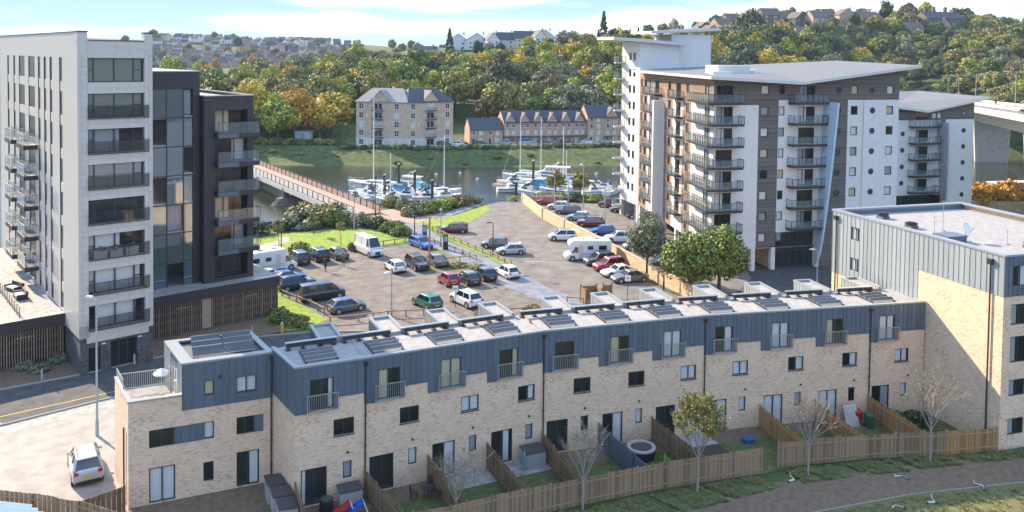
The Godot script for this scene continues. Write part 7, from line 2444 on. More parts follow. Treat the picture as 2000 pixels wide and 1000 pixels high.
func roof_shape(mb: MB, k: Dictionary, closed: bool) -> void:
	var w: float = k.W / 2.0
	var b: float = k.belt - 0.02
	var t: float = k.H - 0.065
	var e := w * 0.685
	mb.loft([[Vector3(k.rr - 0.09, t - 0.02, -e), Vector3(k.rr - 0.09, t - 0.02, e), Vector3(k.rr - 0.05, t + 0.02, e * 0.9), Vector3(k.rr - 0.05, t + 0.02, -e * 0.9)], [Vector3(lerpf(k.rr, k.rf, 0.3), t, -e - 0.02), Vector3(lerpf(k.rr, k.rf, 0.3), t, e + 0.02), Vector3(lerpf(k.rr, k.rf, 0.3), t + 0.065, e * 0.85), Vector3(lerpf(k.rr, k.rf, 0.3), t + 0.065, -e * 0.85)], [Vector3(k.rf + 0.06, t - 0.02, -e), Vector3(k.rf + 0.06, t - 0.02, e), Vector3(k.rf + 0.02, t + 0.025, e * 0.9), Vector3(k.rf + 0.02, t + 0.025, -e * 0.9)]])
	for s in [-1.0, 1.0]:
		mb.bar(Vector3(k.wb, b, s * w * 0.87), Vector3(k.rf, t, s * w * 0.685), 0.08, 0.08)
		mb.bar(Vector3(k.rb, b, s * w * 0.87), Vector3(k.rr, t, s * w * 0.685), 0.16, 0.14)
		var m := lerpf(k.rb, k.wb, 0.47)
		mb.bar(Vector3(m, b, s * w * 0.875), Vector3(lerpf(k.rr, k.rf, 0.5), t, s * w * 0.69), 0.06, 0.1)
		if closed:
			# panel van: steel sides behind the cab
			var x1: float = k.rf - 0.35
			mb.quad(Vector3(k.rb, b, s * (w * 0.87 + 0.01)), Vector3(x1, b, s * (w * 0.87 + 0.01)), Vector3(x1, t, s * (w * 0.69 + 0.01)), Vector3(k.rr, t, s * (w * 0.69 + 0.01)), Vector3(0, 0, s))
	if closed:
		mb.quad(Vector3(k.rb - 0.01, b, -w * 0.87), Vector3(k.rb - 0.01, b, w * 0.87), Vector3(k.rr - 0.01, t, w * 0.69), Vector3(k.rr - 0.01, t, -w * 0.69), Vector3.LEFT)


func wheels(t: Node3D, xs: Array, w: float, r: float, rim := "steel") -> void:
	for x in xs:
		for s in [-1.0, 1.0]:
			var o := put(shape("tyre %.2f" % r, func(m): m.tube(Vector3(0, 0, -0.1), Vector3(0, 0, 0.1), r, r, 16)), "wheel", M.black, t, Vector3(x, r, s * (w - 0.085)))
			put(shape("rim %.2f" % r, func(m): m.tube(Vector3(0, 0, 0.085), Vector3(0, 0, 0.108), r * 0.68, r * 0.62, 12)), "rim", M[rim], o, Vector3.ZERO, 0.0 if s > 0 else PI)
			put(shape("arch %.2f" % r, func(m): m.tube(Vector3(0, 0, -0.004), Vector3(0, 0, 0.004), r * 1.2, r * 1.2, 16)), "wheel_arch", M.black, t, Vector3(x, r + 0.03, s * (w + 0.001)))


func car(kind: String, paint: String, at: Vector2, yaw: float, label: String, group := "cars in the car parks", y := 0.02) -> Node3D:
	var k: Dictionary = CARS[kind]
	var van := kind == "van"
	var t := thing("parked_car" if not van else "parked_van", label, "car" if kind != "van" else "van", Vector3(at.x, y, at.y), deg_to_rad(yaw), group)
	put(shape("body " + kind, func(m): body_shape(m, k)), "body", M[paint], t)
	put(shape("glass " + kind, func(m): glass_shape(m, k)), "windows", M.car_glass, t)
	put(shape("roof " + kind, func(m): roof_shape(m, k, van)), "roof", M[paint], t)
	var h: float = k.L / 2.0
	var w: float = k.W / 2.0
	wheels(t, [-h + 0.75, h - 0.8], w, 0.33 if k.H < 1.6 else 0.36)
	for s in [-1.0, 1.0]:
		put(shape("headlight " + kind, func(m): m.hexa([Vector3(h - 0.3, k.nose - 0.22, -0.16), Vector3(h - 0.03, k.nose - 0.22, -0.1), Vector3(h - 0.03, k.nose - 0.22, 0.1), Vector3(h - 0.3, k.nose - 0.22, 0.16), Vector3(h - 0.34, k.nose - 0.06, -0.15), Vector3(h - 0.1, k.nose - 0.08, -0.1), Vector3(h - 0.1, k.nose - 0.08, 0.1), Vector3(h - 0.34, k.nose - 0.06, 0.15)])), "headlight", M.lamp_glass, t, Vector3(0, 0, s * w * 0.68))
		put(shape("taillight " + kind, func(m): m.box(-h - 0.02, k.belt - 0.24, -0.13, -h + 0.2, k.belt - 0.06, 0.13)), "tail_light", M.tail_red, t, Vector3(0, 0, s * w * 0.74))
		put(shape("mirror", func(m): m.hexa([Vector3(-0.08, 0, -0.09), Vector3(0.06, 0.02, -0.09), Vector3(0.06, 0.02, 0.09), Vector3(-0.08, 0, 0.09), Vector3(-0.08, 0.13, -0.09), Vector3(0.03, 0.12, -0.08), Vector3(0.03, 0.12, 0.08), Vector3(-0.08, 0.13, 0.09)])), "mirror", M[paint], t, Vector3(k.wb - 0.28, k.belt + 0.0, s * (w * 0.9 + 0.1)))
	put(shape("bumper " + kind, func(m):
		m.box(h - 0.2, 0.2, -w * 0.7, h - 0.0, 0.36, w * 0.7)
		m.box(-h - 0.01, 0.24, -w * 0.8, -h + 0.15, 0.42, w * 0.8)
		m.box(h - 0.13, 0.42, -w * 0.38, h + 0.005, k.nose - 0.26, w * 0.38)), "bumper", M.black, t)
	put(shape("plate", func(m): m.box(-0.012, 0, -0.26, 0.012, 0.11, 0.26)), "number_plate", M.plate_yellow, t, Vector3(-h - 0.022, 0.5, 0))
	if kind in ["estate", "suv", "mpv"]:
		put(shape("rack " + kind, func(m):
			for s in [-1.0, 1.0]:
				m.bar(Vector3(k.rr + 0.1, k.H + 0.03, s * w * 0.58), Vector3(k.rf - 0.1, k.H + 0.03, s * w * 0.58), 0.04, 0.05)), "roof_rail", M.dark_metal, t)
	return t


func camper(label: String, at: Vector2, yaw: float, overcab: bool, group := "motorhomes") -> void:
	var t := thing("motorhome", label, "motorhome", Vector3(at.x, 0.02, at.y), deg_to_rad(yaw), group)
	var w := 1.12
	var L := 6.4 if overcab else 7.0
	var h := L / 2.0
	# living box, rounded at the edges
	var rings := []
	var prof := [[-h, 0.94, 0.6, 2.7], [-h + 0.15, 1.0, 0.45, 2.85], [h - 2.3, 1.0, 0.42, 2.9], [h - 1.75, 1.0, 0.42, 2.88]]
	for q in prof:
		var r := []
		var ww: float = w * q[1]
		for p in [[1.0, q[2]], [1.0, q[3] - 0.18], [0.9, q[3] - 0.03], [0.6, q[3]], [-0.6, q[3]], [-0.9, q[3] - 0.03], [-1.0, q[3] - 0.18], [-1.0, q[2]]]:
			r.append(Vector3(q[0], p[1], ww * p[0]))
		rings.append(r)
	var mb := MB.new()
	mb.loft(rings)
	part(mb, "living_box", M.camper_white, t)
	# cab
	mb = MB.new()
	rings = []
	for q in [[h - 1.78, 0.95, 0.3, 1.25], [h - 1.0, 0.93, 0.28, 1.2], [h - 0.35, 0.88, 0.3, 1.0], [h - 0.05, 0.78, 0.36, 0.78], [h, 0.68, 0.44, 0.6]]:
		var r := []
		for p in [[1.0, q[2]], [1.0, q[3] - 0.12], [0.8, q[3]], [-0.8, q[3]], [-1.0, q[3] - 0.12], [-1.0, q[2]]]:
			r.append(Vector3(q[0], p[1], w * q[1] * p[0]))
		rings.append(r)
	mb.loft(rings)
	part(mb, "cab", M.camper_white, t)
	mb = MB.new()
	mb.hexa([Vector3(h - 1.8, 1.15, -w * 0.9), Vector3(h - 0.75, 1.12, -w * 0.86), Vector3(h - 0.75, 1.12, w * 0.86), Vector3(h - 1.8, 1.15, w * 0.9), Vector3(h - 1.8, 2.0, -w * 0.78), Vector3(h - 1.45, 1.98, -w * 0.74), Vector3(h - 1.45, 1.98, w * 0.74), Vector3(h - 1.8, 2.0, w * 0.78)])
	part(mb, "cab_windows", M.car_glass, t)
	mb = MB.new()
	if overcab:
		mb.loft([[Vector3(h - 1.76, 1.95, -w), Vector3(h - 1.76, 1.95, w), Vector3(h - 1.76, 2.86, w * 0.92), Vector3(h - 1.76, 2.86, -w * 0.92)], [Vector3(h - 1.1, 2.0, -w * 0.98), Vector3(h - 1.1, 2.0, w * 0.98), Vector3(h - 1.1, 2.8, w * 0.88), Vector3(h - 1.1, 2.8, -w * 0.88)], [Vector3(h - 0.55, 2.15, -w * 0.85), Vector3(h - 0.55, 2.15, w * 0.85), Vector3(h - 0.6, 2.5, w * 0.75), Vector3(h - 0.6, 2.5, -w * 0.75)]])
	else:
		mb.loft([[Vector3(h - 1.76, 1.97, -w), Vector3(h - 1.76, 1.97, w), Vector3(h - 1.76, 2.86, w * 0.92), Vector3(h - 1.76, 2.86, -w * 0.92)], [Vector3(h - 1.2, 1.98, -w * 0.85), Vector3(h - 1.2, 1.98, w * 0.85), Vector3(h - 1.25, 2.3, w * 0.75), Vector3(h - 1.25, 2.3, -w * 0.75)]])
	part(mb, "cab_roof", M.camper_white, t)
	for s in [-1.0, 1.0]:
		for q in [[-h + 0.7, 1.55, 1.1, 0.6], [-h + 2.6, 1.6, 0.75, 0.5]]:
			mb = MB.new()
			mb.box(q[0], q[1], s * (w + 0.002) - 0.02, q[0] + q[2], q[1] + q[3], s * (w + 0.002) + 0.02)
			part(mb, "side_window", M.car_glass, t)
		mb = MB.new()
		mb.box(-h + 0.3, 0.95, s * (w + 0.002) - 0.008, h - 1.9, 1.05, s * (w + 0.002) + 0.008)
		part(mb, "stripe", M.curtain_grey, t)
	mb = MB.new()
	mb.box(-h + 4.0, 0.5, w - 0.01, -h + 4.6, 2.3, w + 0.02)
	mb.box(-h + 4.0, 0.5, -w - 0.02, -h + 4.6, 2.3, -w + 0.01)
	part(mb, "door", M.fascia, t)
	mb = MB.new()
	mb.box(-1.6, 2.9, -0.35, -0.9, 3.0, 0.35)
	mb.box(0.3, 2.9, -0.3, 0.9, 2.98, 0.3)
	part(mb, "roof_vent", M.grey_paint, t)
	wheels(t, [-h + 1.7, h - 0.95], w - 0.06, 0.34)
	for s in [-1.0, 1.0]:
		mb = MB.new()
		mb.box(h - 0.12, 0.6, s * 0.72 - 0.14, h - 0.01, 0.76, s * 0.72 + 0.14)
		part(mb, "headlight", M.lamp_glass, t)
		mb = MB.new()
		mb.box(-h - 0.02, 0.7, s * 0.95 - 0.08, -h + 0.06, 1.0, s * 0.95 + 0.08)
		part(mb, "tail_light", M.tail_red, t)


func build_cars() -> void:
	var cg := mat("car_glass", Color(0.012, 0.015, 0.018), 0.04)
	cg.metallic_specular = 0.7
	mat("tail_red", Color(0.30, 0.01, 0.01), 0.25)
	mat("plate_yellow", Color(0.55, 0.42, 0.03), 0.5)
	mat("camper_white", Color(0.74, 0.74, 0.73), 0.35)
	for q in [["paint_white", Color(0.74, 0.74, 0.74)], ["paint_black", Color(0.012, 0.013, 0.015)], ["paint_navy", Color(0.015, 0.022, 0.045)], ["paint_blue", Color(0.015, 0.10, 0.42)], ["paint_red", Color(0.36, 0.015, 0.02)], ["paint_maroon", Color(0.14, 0.012, 0.016)], ["paint_silver", Color(0.42, 0.43, 0.44)], ["paint_grey", Color(0.10, 0.105, 0.11)], ["paint_taupe", Color(0.17, 0.15, 0.12)], ["paint_green", Color(0.01, 0.16, 0.085)], ["paint_dark_green", Color(0.02, 0.035, 0.028)], ["paint_pale_blue", Color(0.32, 0.42, 0.52)]]:
		var p := mat(q[0], q[1], 0.3, 0.15)
		p.clearcoat_enabled = true
		p.clearcoat = 1.0
		p.clearcoat_roughness = 0.03
	car("suv", "paint_silver", Vector2(-28.1, -53.6), 122.0, "silver SUV parked on the pale forecourt at the bottom left", "")
	camper("long white motorhome by the balcony wing", Vector2(-30.9, -104.2), 40.0, false)
	car("hatch", "paint_white", Vector2(-29.6, -100.0), 40.0, "white hatchback half hidden behind the podium corner")
	car("saloon", "paint_blue", Vector2(-27.3, -99.6), 40.0, "mid blue saloon beside the podium corner")
	car("suv", "paint_navy", Vector2(-25.4, -96.7), 38.0, "dark navy SUV, rear to the podium")
	car("people_van", "paint_black", Vector2(-21.4, -92.7), 32.0, "long black passenger van near the podium")
	car("hatch", "paint_grey", Vector2(-17.7, -88.4), 35.0, "dark grey hatchback by the knee rail behind the terrace")
	car("suv", "paint_navy", Vector2(-28.4, -109.0), 127.0, "dark SUV beside the long motorhome")
	car("suv", "paint_black", Vector2(-26.2, -110.7), 127.0, "black SUV, middle of the three backed by the lawn")
	car("saloon", "paint_grey", Vector2(-23.9, -112.0), 127.0, "dark saloon nearest the white van by the lawn")
	car("van", "paint_white", Vector2(-19.9, -114.2), -53.0, "tall white panel van at the lawn's edge", "")
	car("estate", "paint_blue", Vector2(-13.0, -118.7), -53.0, "bright blue car beside the path")
	car("hatch", "paint_white", Vector2(-14.9, -105.4), 119.0, "white hatchback next to the black SUV in the middle of the gravel")
	car("suv", "paint_black", Vector2(-12.2, -106.8), -60.0, "black SUV facing out in the middle of the gravel")
	car("saloon", "paint_grey", Vector2(-9.9, -108.8), 120.0, "dark grey saloon beside the timber pole")
	car("small", "paint_red", Vector2(-7.5, -99.4), 120.0, "small bright red hatchback on the gravel")
	car("hatch", "paint_dark_green", Vector2(-5.1, -100.2), 120.0, "dark green hatchback next to the small red one")
	car("hatch", "paint_black", Vector2(-3.2, -102.2), 120.0, "black hatchback at the end of the row beside the dark green one")
	car("hatch", "paint_white", Vector2(-0.3, -103.4), 119.0, "white hatchback alone beside the blue-grey path")
	car("hatch", "paint_green", Vector2(-9.2, -90.4), 130.0, "emerald green car near the terrace roof")
	car("suv", "paint_white", Vector2(-4.9, -91.4), 127.0, "white SUV beside the emerald green car")
	car("estate", "paint_maroon", Vector2(-9.0, -129.0), 178.0, "dark red estate at the far end of the path")
	car("hatch", "paint_grey", Vector2(-2.2, -118.9), 178.0, "dark grey hatchback behind the silver one by the path")
	car("hatch", "paint_silver", Vector2(0.1, -115.2), 190.0, "silver hatchback on the tarmac beside the slim lamp")
	car("mpv", "paint_white", Vector2(8.0, -124.4), 183.0, "white people carrier close to the brick wall")
	camper("white over-cab motorhome parked against the brick wall", Vector2(10.7, -112.6), 187.0, true)
	car("suv", "paint_grey", Vector2(12.2, -109.9), 200.0, "dark grey SUV right beside the over-cab motorhome")
	car("suv", "paint_red", Vector2(13.2, -107.2), 202.0, "red SUV between dark SUV and white coupe by the wall")
	car("coupe", "paint_white", Vector2(13.9, -104.4), 203.0, "white coupe by the brick wall")
	car("saloon", "paint_taupe", Vector2(15.0, -101.7), 197.0, "taupe saloon at the near end of the row by the wall")
	var g := "cars in the residents' car park"
	car("hatch", "paint_red", Vector2(7.0, -154.4), 168.0, "red car at the far end behind the brick wall", g)
	car("hatch", "paint_white", Vector2(8.8, -149.8), 172.0, "white hatchback second from the far end behind the wall", g)
	car("estate", "paint_grey", Vector2(10.3, -145.4), 173.0, "dark grey estate behind the wall next to the white hatchback", g)
	car("hatch", "paint_pale_blue", Vector2(11.7, -139.9), 175.0, "pale blue hatchback behind the wall", g)
	car("suv", "paint_maroon", Vector2(13.3, -134.9), 176.0, "dark red SUV behind the wall between pale and bright blue cars", g)
	car("hatch", "paint_blue", Vector2(14.7, -128.9), 182.0, "bright blue hatchback behind the wall", g)
	car("suv", "paint_white", Vector2(16.6, -123.6), 183.0, "white SUV behind the wall, half hidden by the smaller tree", g)
	car("hatch", "paint_silver", Vector2(18.6, -118.9), 183.0, "silver hatchback behind the smaller tree", g)
	car("hatch", "paint_navy", Vector2(20.2, -108.4), 185.0, "dark car between the two trees", g)
	car("suv", "paint_maroon", Vector2(18.7, -152.4), 170.0, "red SUV beside the slender white tower", g)
	car("saloon", "paint_grey", Vector2(20.3, -148.0), 184.0, "grey saloon beside the slender white tower's foot", g)
	car("hatch", "paint_navy", Vector2(22.3, -142.4), 184.0, "dark car under the slender white tower", g)
	car("hatch", "paint_white", Vector2(46.0, -113.0), 160.0, "white car glimpsed at the entrance behind the zinc block", "")
	# far bank
	var far := "cars on the far bank"
	var y := land_height(0, -258) + 0.14
	var fb := [[-15.8, -259.0, 100, "paint_white", "hatch", "white car in the lane between flats and brick cottages"], [-20.5, -250.2, 15, "paint_navy", "estate", "dark car parked before the brick flats"], [-16.4, -250.8, 15, "paint_white", "hatch", "white car nearest the brick flats on the far bank"], [-9.5, -253.4, 15, "paint_green", "hatch", "teal car before the left brick cottage"], [-1.6, -255.6, 15, "paint_silver", "hatch", "silver car before the gabled row"], [4.6, -257.2, 15, "paint_pale_blue", "people_van", "pale blue van before the gabled row"], [10.5, -258.8, 15, "paint_grey", "hatch", "dark grey car before the middle of the gabled row"], [17.5, -260.6, 15, "paint_maroon", "hatch", "dark red car before the gabled row"], [24.6, -262.6, 15, "paint_white", "saloon", "white car before the tall brick house"], [31.0, -264.2, 15, "paint_silver", "saloon", "silver car nearest the slender tower on the far bank"]]
	for c in fb:
		car(c[4], c[3], Vector2(c[0], c[1]), c[2], c[5], far, y)
	# on the viaduct
	var dv := Vector3(0.358, -0.0265, -0.934).normalized()
	var sv := Vector3(0.934, 0, 0.358)
	var p0 := Vector3(112.8, 15.9, -190)
	for c in [[-2.0, 5.0, "paint_red", "hatch", "red car on the viaduct nearest the right edge"], [112.0, 4.0, "paint_red", "hatch", "red car on the viaduct above the white wing's roof"], [172.0, 16.0, "paint_white", "people_van", "white van far along the viaduct"], [152.0, 15.0, "paint_silver", "hatch", "silver car far along the viaduct"]]:
		var p: Vector3 = p0 + dv * c[0] + sv * c[1]
		car(c[3], c[2], Vector2(p.x, p.z), rad_to_deg(atan2(-dv.z, dv.x)), c[4], "cars on the viaduct", p.y + 0.04)


func hull_rings(L: float, b: float, f: float) -> Array:
	var rings := []
	for q in [[-0.5, 0.86, 0.9], [-0.3, 0.98, 0.92], [0.0, 1.0, 0.96], [0.25, 0.82, 1.04], [0.4, 0.5, 1.13], [0.5, 0.04, 1.22]]:
		var bb: float = b * q[1]
		var y: float = f * q[2]
		rings.append([Vector3(L * q[0] - (0.0 if q[0] < 0.5 else 0.02 * L), -0.45, 0.0), Vector3(L * q[0] - (0.0 if q[0] < 0.4 else 0.05 * L), 0.1, bb * 0.78), Vector3(L * q[0], y, bb), Vector3(L * q[0], y + 0.06, 0.0), Vector3(L * q[0], y, -bb), Vector3(L * q[0] - (0.0 if q[0] < 0.4 else 0.05 * L), 0.1, -bb * 0.78)])
	return rings


func boat(kind: String, label: String, at: Vector2, yaw: float, L: float, mast := 0.0, cover := "") -> void:
	var t := thing("sailing_yacht" if mast > 0 else ("motor_yacht" if kind == "yacht" else "motor_boat"), label, "boat", Vector3(at.x, -3.5, at.y), deg_to_rad(yaw), "boats moored in the river")
	var b := L * (0.15 if mast > 0 else 0.17)
	var f := 0.75 + L * 0.045
	var mb := MB.new()
	mb.loft(hull_rings(L, b, f))
	part(mb, "hull", M.gelcoat, t)
	mb = MB.new()
	for s in [-1.0, 1.0]:
		mb.hexa([Vector3(-L * 0.48, f * 0.62, s * b * 0.93), Vector3(L * 0.2, f * 0.62, s * b * 0.86), Vector3(L * 0.2, f * 0.62, s * (b * 0.86 + 0.05)), Vector3(-L * 0.48, f * 0.62, s * (b * 0.93 + 0.05)), Vector3(-L * 0.48, f * 0.75, s * b * 0.95), Vector3(L * 0.2, f * 0.75, s * b * 0.9), Vector3(L * 0.2, f * 0.75, s * (b * 0.9 + 0.05)), Vector3(-L * 0.48, f * 0.75, s * (b * 0.95 + 0.05))])
	part(mb, "stripe", M.bin_blue if int(L * 10) % 3 == 0 else M.curtain_grey, t)
	# cabin
	mb = MB.new()
	var hh := 0.55 if mast > 0 else 0.95
	var y := f * 0.95
	mb.hexa([Vector3(-L * 0.18, y, -b * 0.72), Vector3(L * 0.28, y, -b * 0.45), Vector3(L * 0.28, y, b * 0.45), Vector3(-L * 0.18, y, b * 0.72), Vector3(-L * 0.16, y + hh, -b * 0.6), Vector3(L * 0.14, y + hh * 0.95, -b * 0.42), Vector3(L * 0.14, y + hh * 0.95, b * 0.42), Vector3(-L * 0.16, y + hh, b * 0.6)])
	part(mb, "cabin", M.gelcoat, t)
	mb = MB.new()
	for s in [-1.0, 1.0]:
		mb.hexa([Vector3(-L * 0.12, y + hh * 0.35, s * b * 0.67), Vector3(L * 0.15, y + hh * 0.35, s * b * 0.5), Vector3(L * 0.15, y + hh * 0.35, s * (b * 0.5 + 0.04)), Vector3(-L * 0.12, y + hh * 0.35, s * (b * 0.67 + 0.04)), Vector3(-L * 0.12, y + hh * 0.75, s * b * 0.62), Vector3(L * 0.13, y + hh * 0.75, s * b * 0.46), Vector3(L * 0.13, y + hh * 0.75, s * (b * 0.46 + 0.04)), Vector3(-L * 0.12, y + hh * 0.75, s * (b * 0.62 + 0.04))])
	part(mb, "cabin_window", M.car_glass, t)
	# cockpit well, pulpit
	mb = MB.new()
	mb.box(-L * 0.45, f * 0.93, -b * 0.55, -L * 0.2, f * 0.99, b * 0.55)
	part(mb, "cockpit", M.fence_grey, t)
	mb = MB.new()
	for s in [-1.0, 1.0]:
		mb.tube(Vector3(L * 0.49, f * 1.22 + 0.6, s * 0.1), Vector3(L * 0.3, f * 1.05 + 0.6, s * b * 0.72), 0.025, 0.025, 5)
		for q in [[0.3, 0.72], [0.42, 0.45]]:
			mb.tube(Vector3(L * q[0], f * 1.05, s * b * q[1]), Vector3(L * q[0], f * 1.08 + 0.6, s * b * q[1]), 0.02, 0.02, 5)
	part(mb, "pulpit", M.steel, t)
	if mast > 0:
		mb = MB.new()
		mb.tube(Vector3(L * 0.06, y, 0), Vector3(L * 0.06, mast, 0), 0.13, 0.08, 6)
		mb.bar(Vector3(L * 0.06, mast * 0.6, -b * 0.7), Vector3(L * 0.06, mast * 0.6, b * 0.7), 0.05, 0.05)
		part(mb, "mast", M.gelcoat, t)
		mb = MB.new()
		mb.tube(Vector3(L * 0.05, y + 1.15, 0), Vector3(-L * 0.36, y + 1.05, 0), 0.16, 0.12, 8)
		part(mb, "boom", M.bin_blue if cover else M.gelcoat, t)
		mb = MB.new()
		mb.tube(Vector3(L * 0.06, mast * 0.97, 0), Vector3(L * 0.47, f * 1.25, 0), 0.02, 0.06 if cover == "" else 0.02, 5)
		mb.tube(Vector3(L * 0.06, mast * 0.98, 0), Vector3(-L * 0.48, f * 1.0, 0), 0.015, 0.015, 4)
		for s in [-1.0, 1.0]:
			mb.tube(Vector3(L * 0.06, mast * 0.95, 0), Vector3(L * 0.04, f, s * b * 0.95), 0.015, 0.015, 4)
		part(mb, "rigging", M.steel, t)
	elif kind == "yacht":
		mb = MB.new()
		mb.hexa([Vector3(-L * 0.3, y + hh, -b * 0.66), Vector3(L * 0.1, y + hh, -b * 0.5), Vector3(L * 0.1, y + hh, b * 0.5), Vector3(-L * 0.3, y + hh, b * 0.66), Vector3(-L * 0.3, y + hh + 1.0, -b * 0.6), Vector3(L * 0.02, y + hh + 0.95, -b * 0.44), Vector3(L * 0.02, y + hh + 0.95, b * 0.44), Vector3(-L * 0.3, y + hh + 1.0, b * 0.6)])
		part(mb, "saloon", M.gelcoat, t)
		for k in 5:
			mb = MB.new()
			for s in [-1.0, 1.0]:
				var x := -L * 0.27 + L * 0.065 * k
				mb.box(x, y + hh + 0.35, s * b * 0.6 - 0.08, x + L * 0.045, y + hh + 0.8, s * b * 0.6 + 0.08)
			part(mb, "saloon_window", M.fence_grey, t)
		mb = MB.new()
		mb.hexa([Vector3(-L * 0.36, y + hh + 1.004, -b * 0.66), Vector3(L * 0.06, y + hh + 1.004, -b * 0.5), Vector3(L * 0.06, y + hh + 1.004, b * 0.5), Vector3(-L * 0.36, y + hh + 1.004, b * 0.66), Vector3(-L * 0.36, y + hh + 1.15, -b * 0.66), Vector3(L * 0.05, y + hh + 1.15, -b * 0.48), Vector3(L * 0.05, y + hh + 1.15, b * 0.48), Vector3(-L * 0.36, y + hh + 1.15, b * 0.66)])
		part(mb, "fly_deck", M.gelcoat, t)
		mb = MB.new()
		mb.bar(Vector3(-L * 0.08, y + hh + 1.15, -b * 0.5), Vector3(-L * 0.16, y + hh + 2.1, -b * 0.4), 0.1, 0.1)
		mb.bar(Vector3(-L * 0.08, y + hh + 1.15, b * 0.5), Vector3(-L * 0.16, y + hh + 2.1, b * 0.4), 0.1, 0.1)
		mb.bar(Vector3(-L * 0.16, y + hh + 2.1, -b * 0.45), Vector3(-L * 0.16, y + hh + 2.1, b * 0.45), 0.3, 0.1)
		part(mb, "radar_arch", M.gelcoat, t)
	else:
		mb = MB.new()
		mb.hexa([Vector3(-L * 0.02, y + hh * 0.9, -b * 0.62), Vector3(L * 0.1, y + hh * 0.9, -b * 0.5), Vector3(L * 0.1, y + hh * 0.9, b * 0.5), Vector3(-L * 0.02, y + hh * 0.9, b * 0.62), Vector3(-L * 0.06, y + hh + 0.5, -b * 0.55), Vector3(L * 0.0, y + hh + 0.5, -b * 0.45), Vector3(L * 0.0, y + hh + 0.5, b * 0.45), Vector3(-L * 0.06, y + hh + 0.5, b * 0.55)])
		part(mb, "windscreen", M.car_glass, t)
	if cover and mast <= 0:
		mb = MB.new()
		mb.loft([[Vector3(-L * 0.47, f, -b * 0.85), Vector3(-L * 0.47, f, b * 0.85), Vector3(-L * 0.44, y + 0.5, b * 0.4), Vector3(-L * 0.44, y + 0.5, -b * 0.4)], [Vector3(-L * 0.25, f, -b * 0.95), Vector3(-L * 0.25, f, b * 0.95), Vector3(-L * 0.25, y + hh + 0.55, b * 0.5), Vector3(-L * 0.25, y + hh + 0.55, -b * 0.5)], [Vector3(0.0, f, -b * 0.9), Vector3(0.0, f, b * 0.9), Vector3(0.0, y + hh + 0.65, b * 0.45), Vector3(0.0, y + hh + 0.65, -b * 0.45)]])
		part(mb, "canvas_cover", M[cover], t)


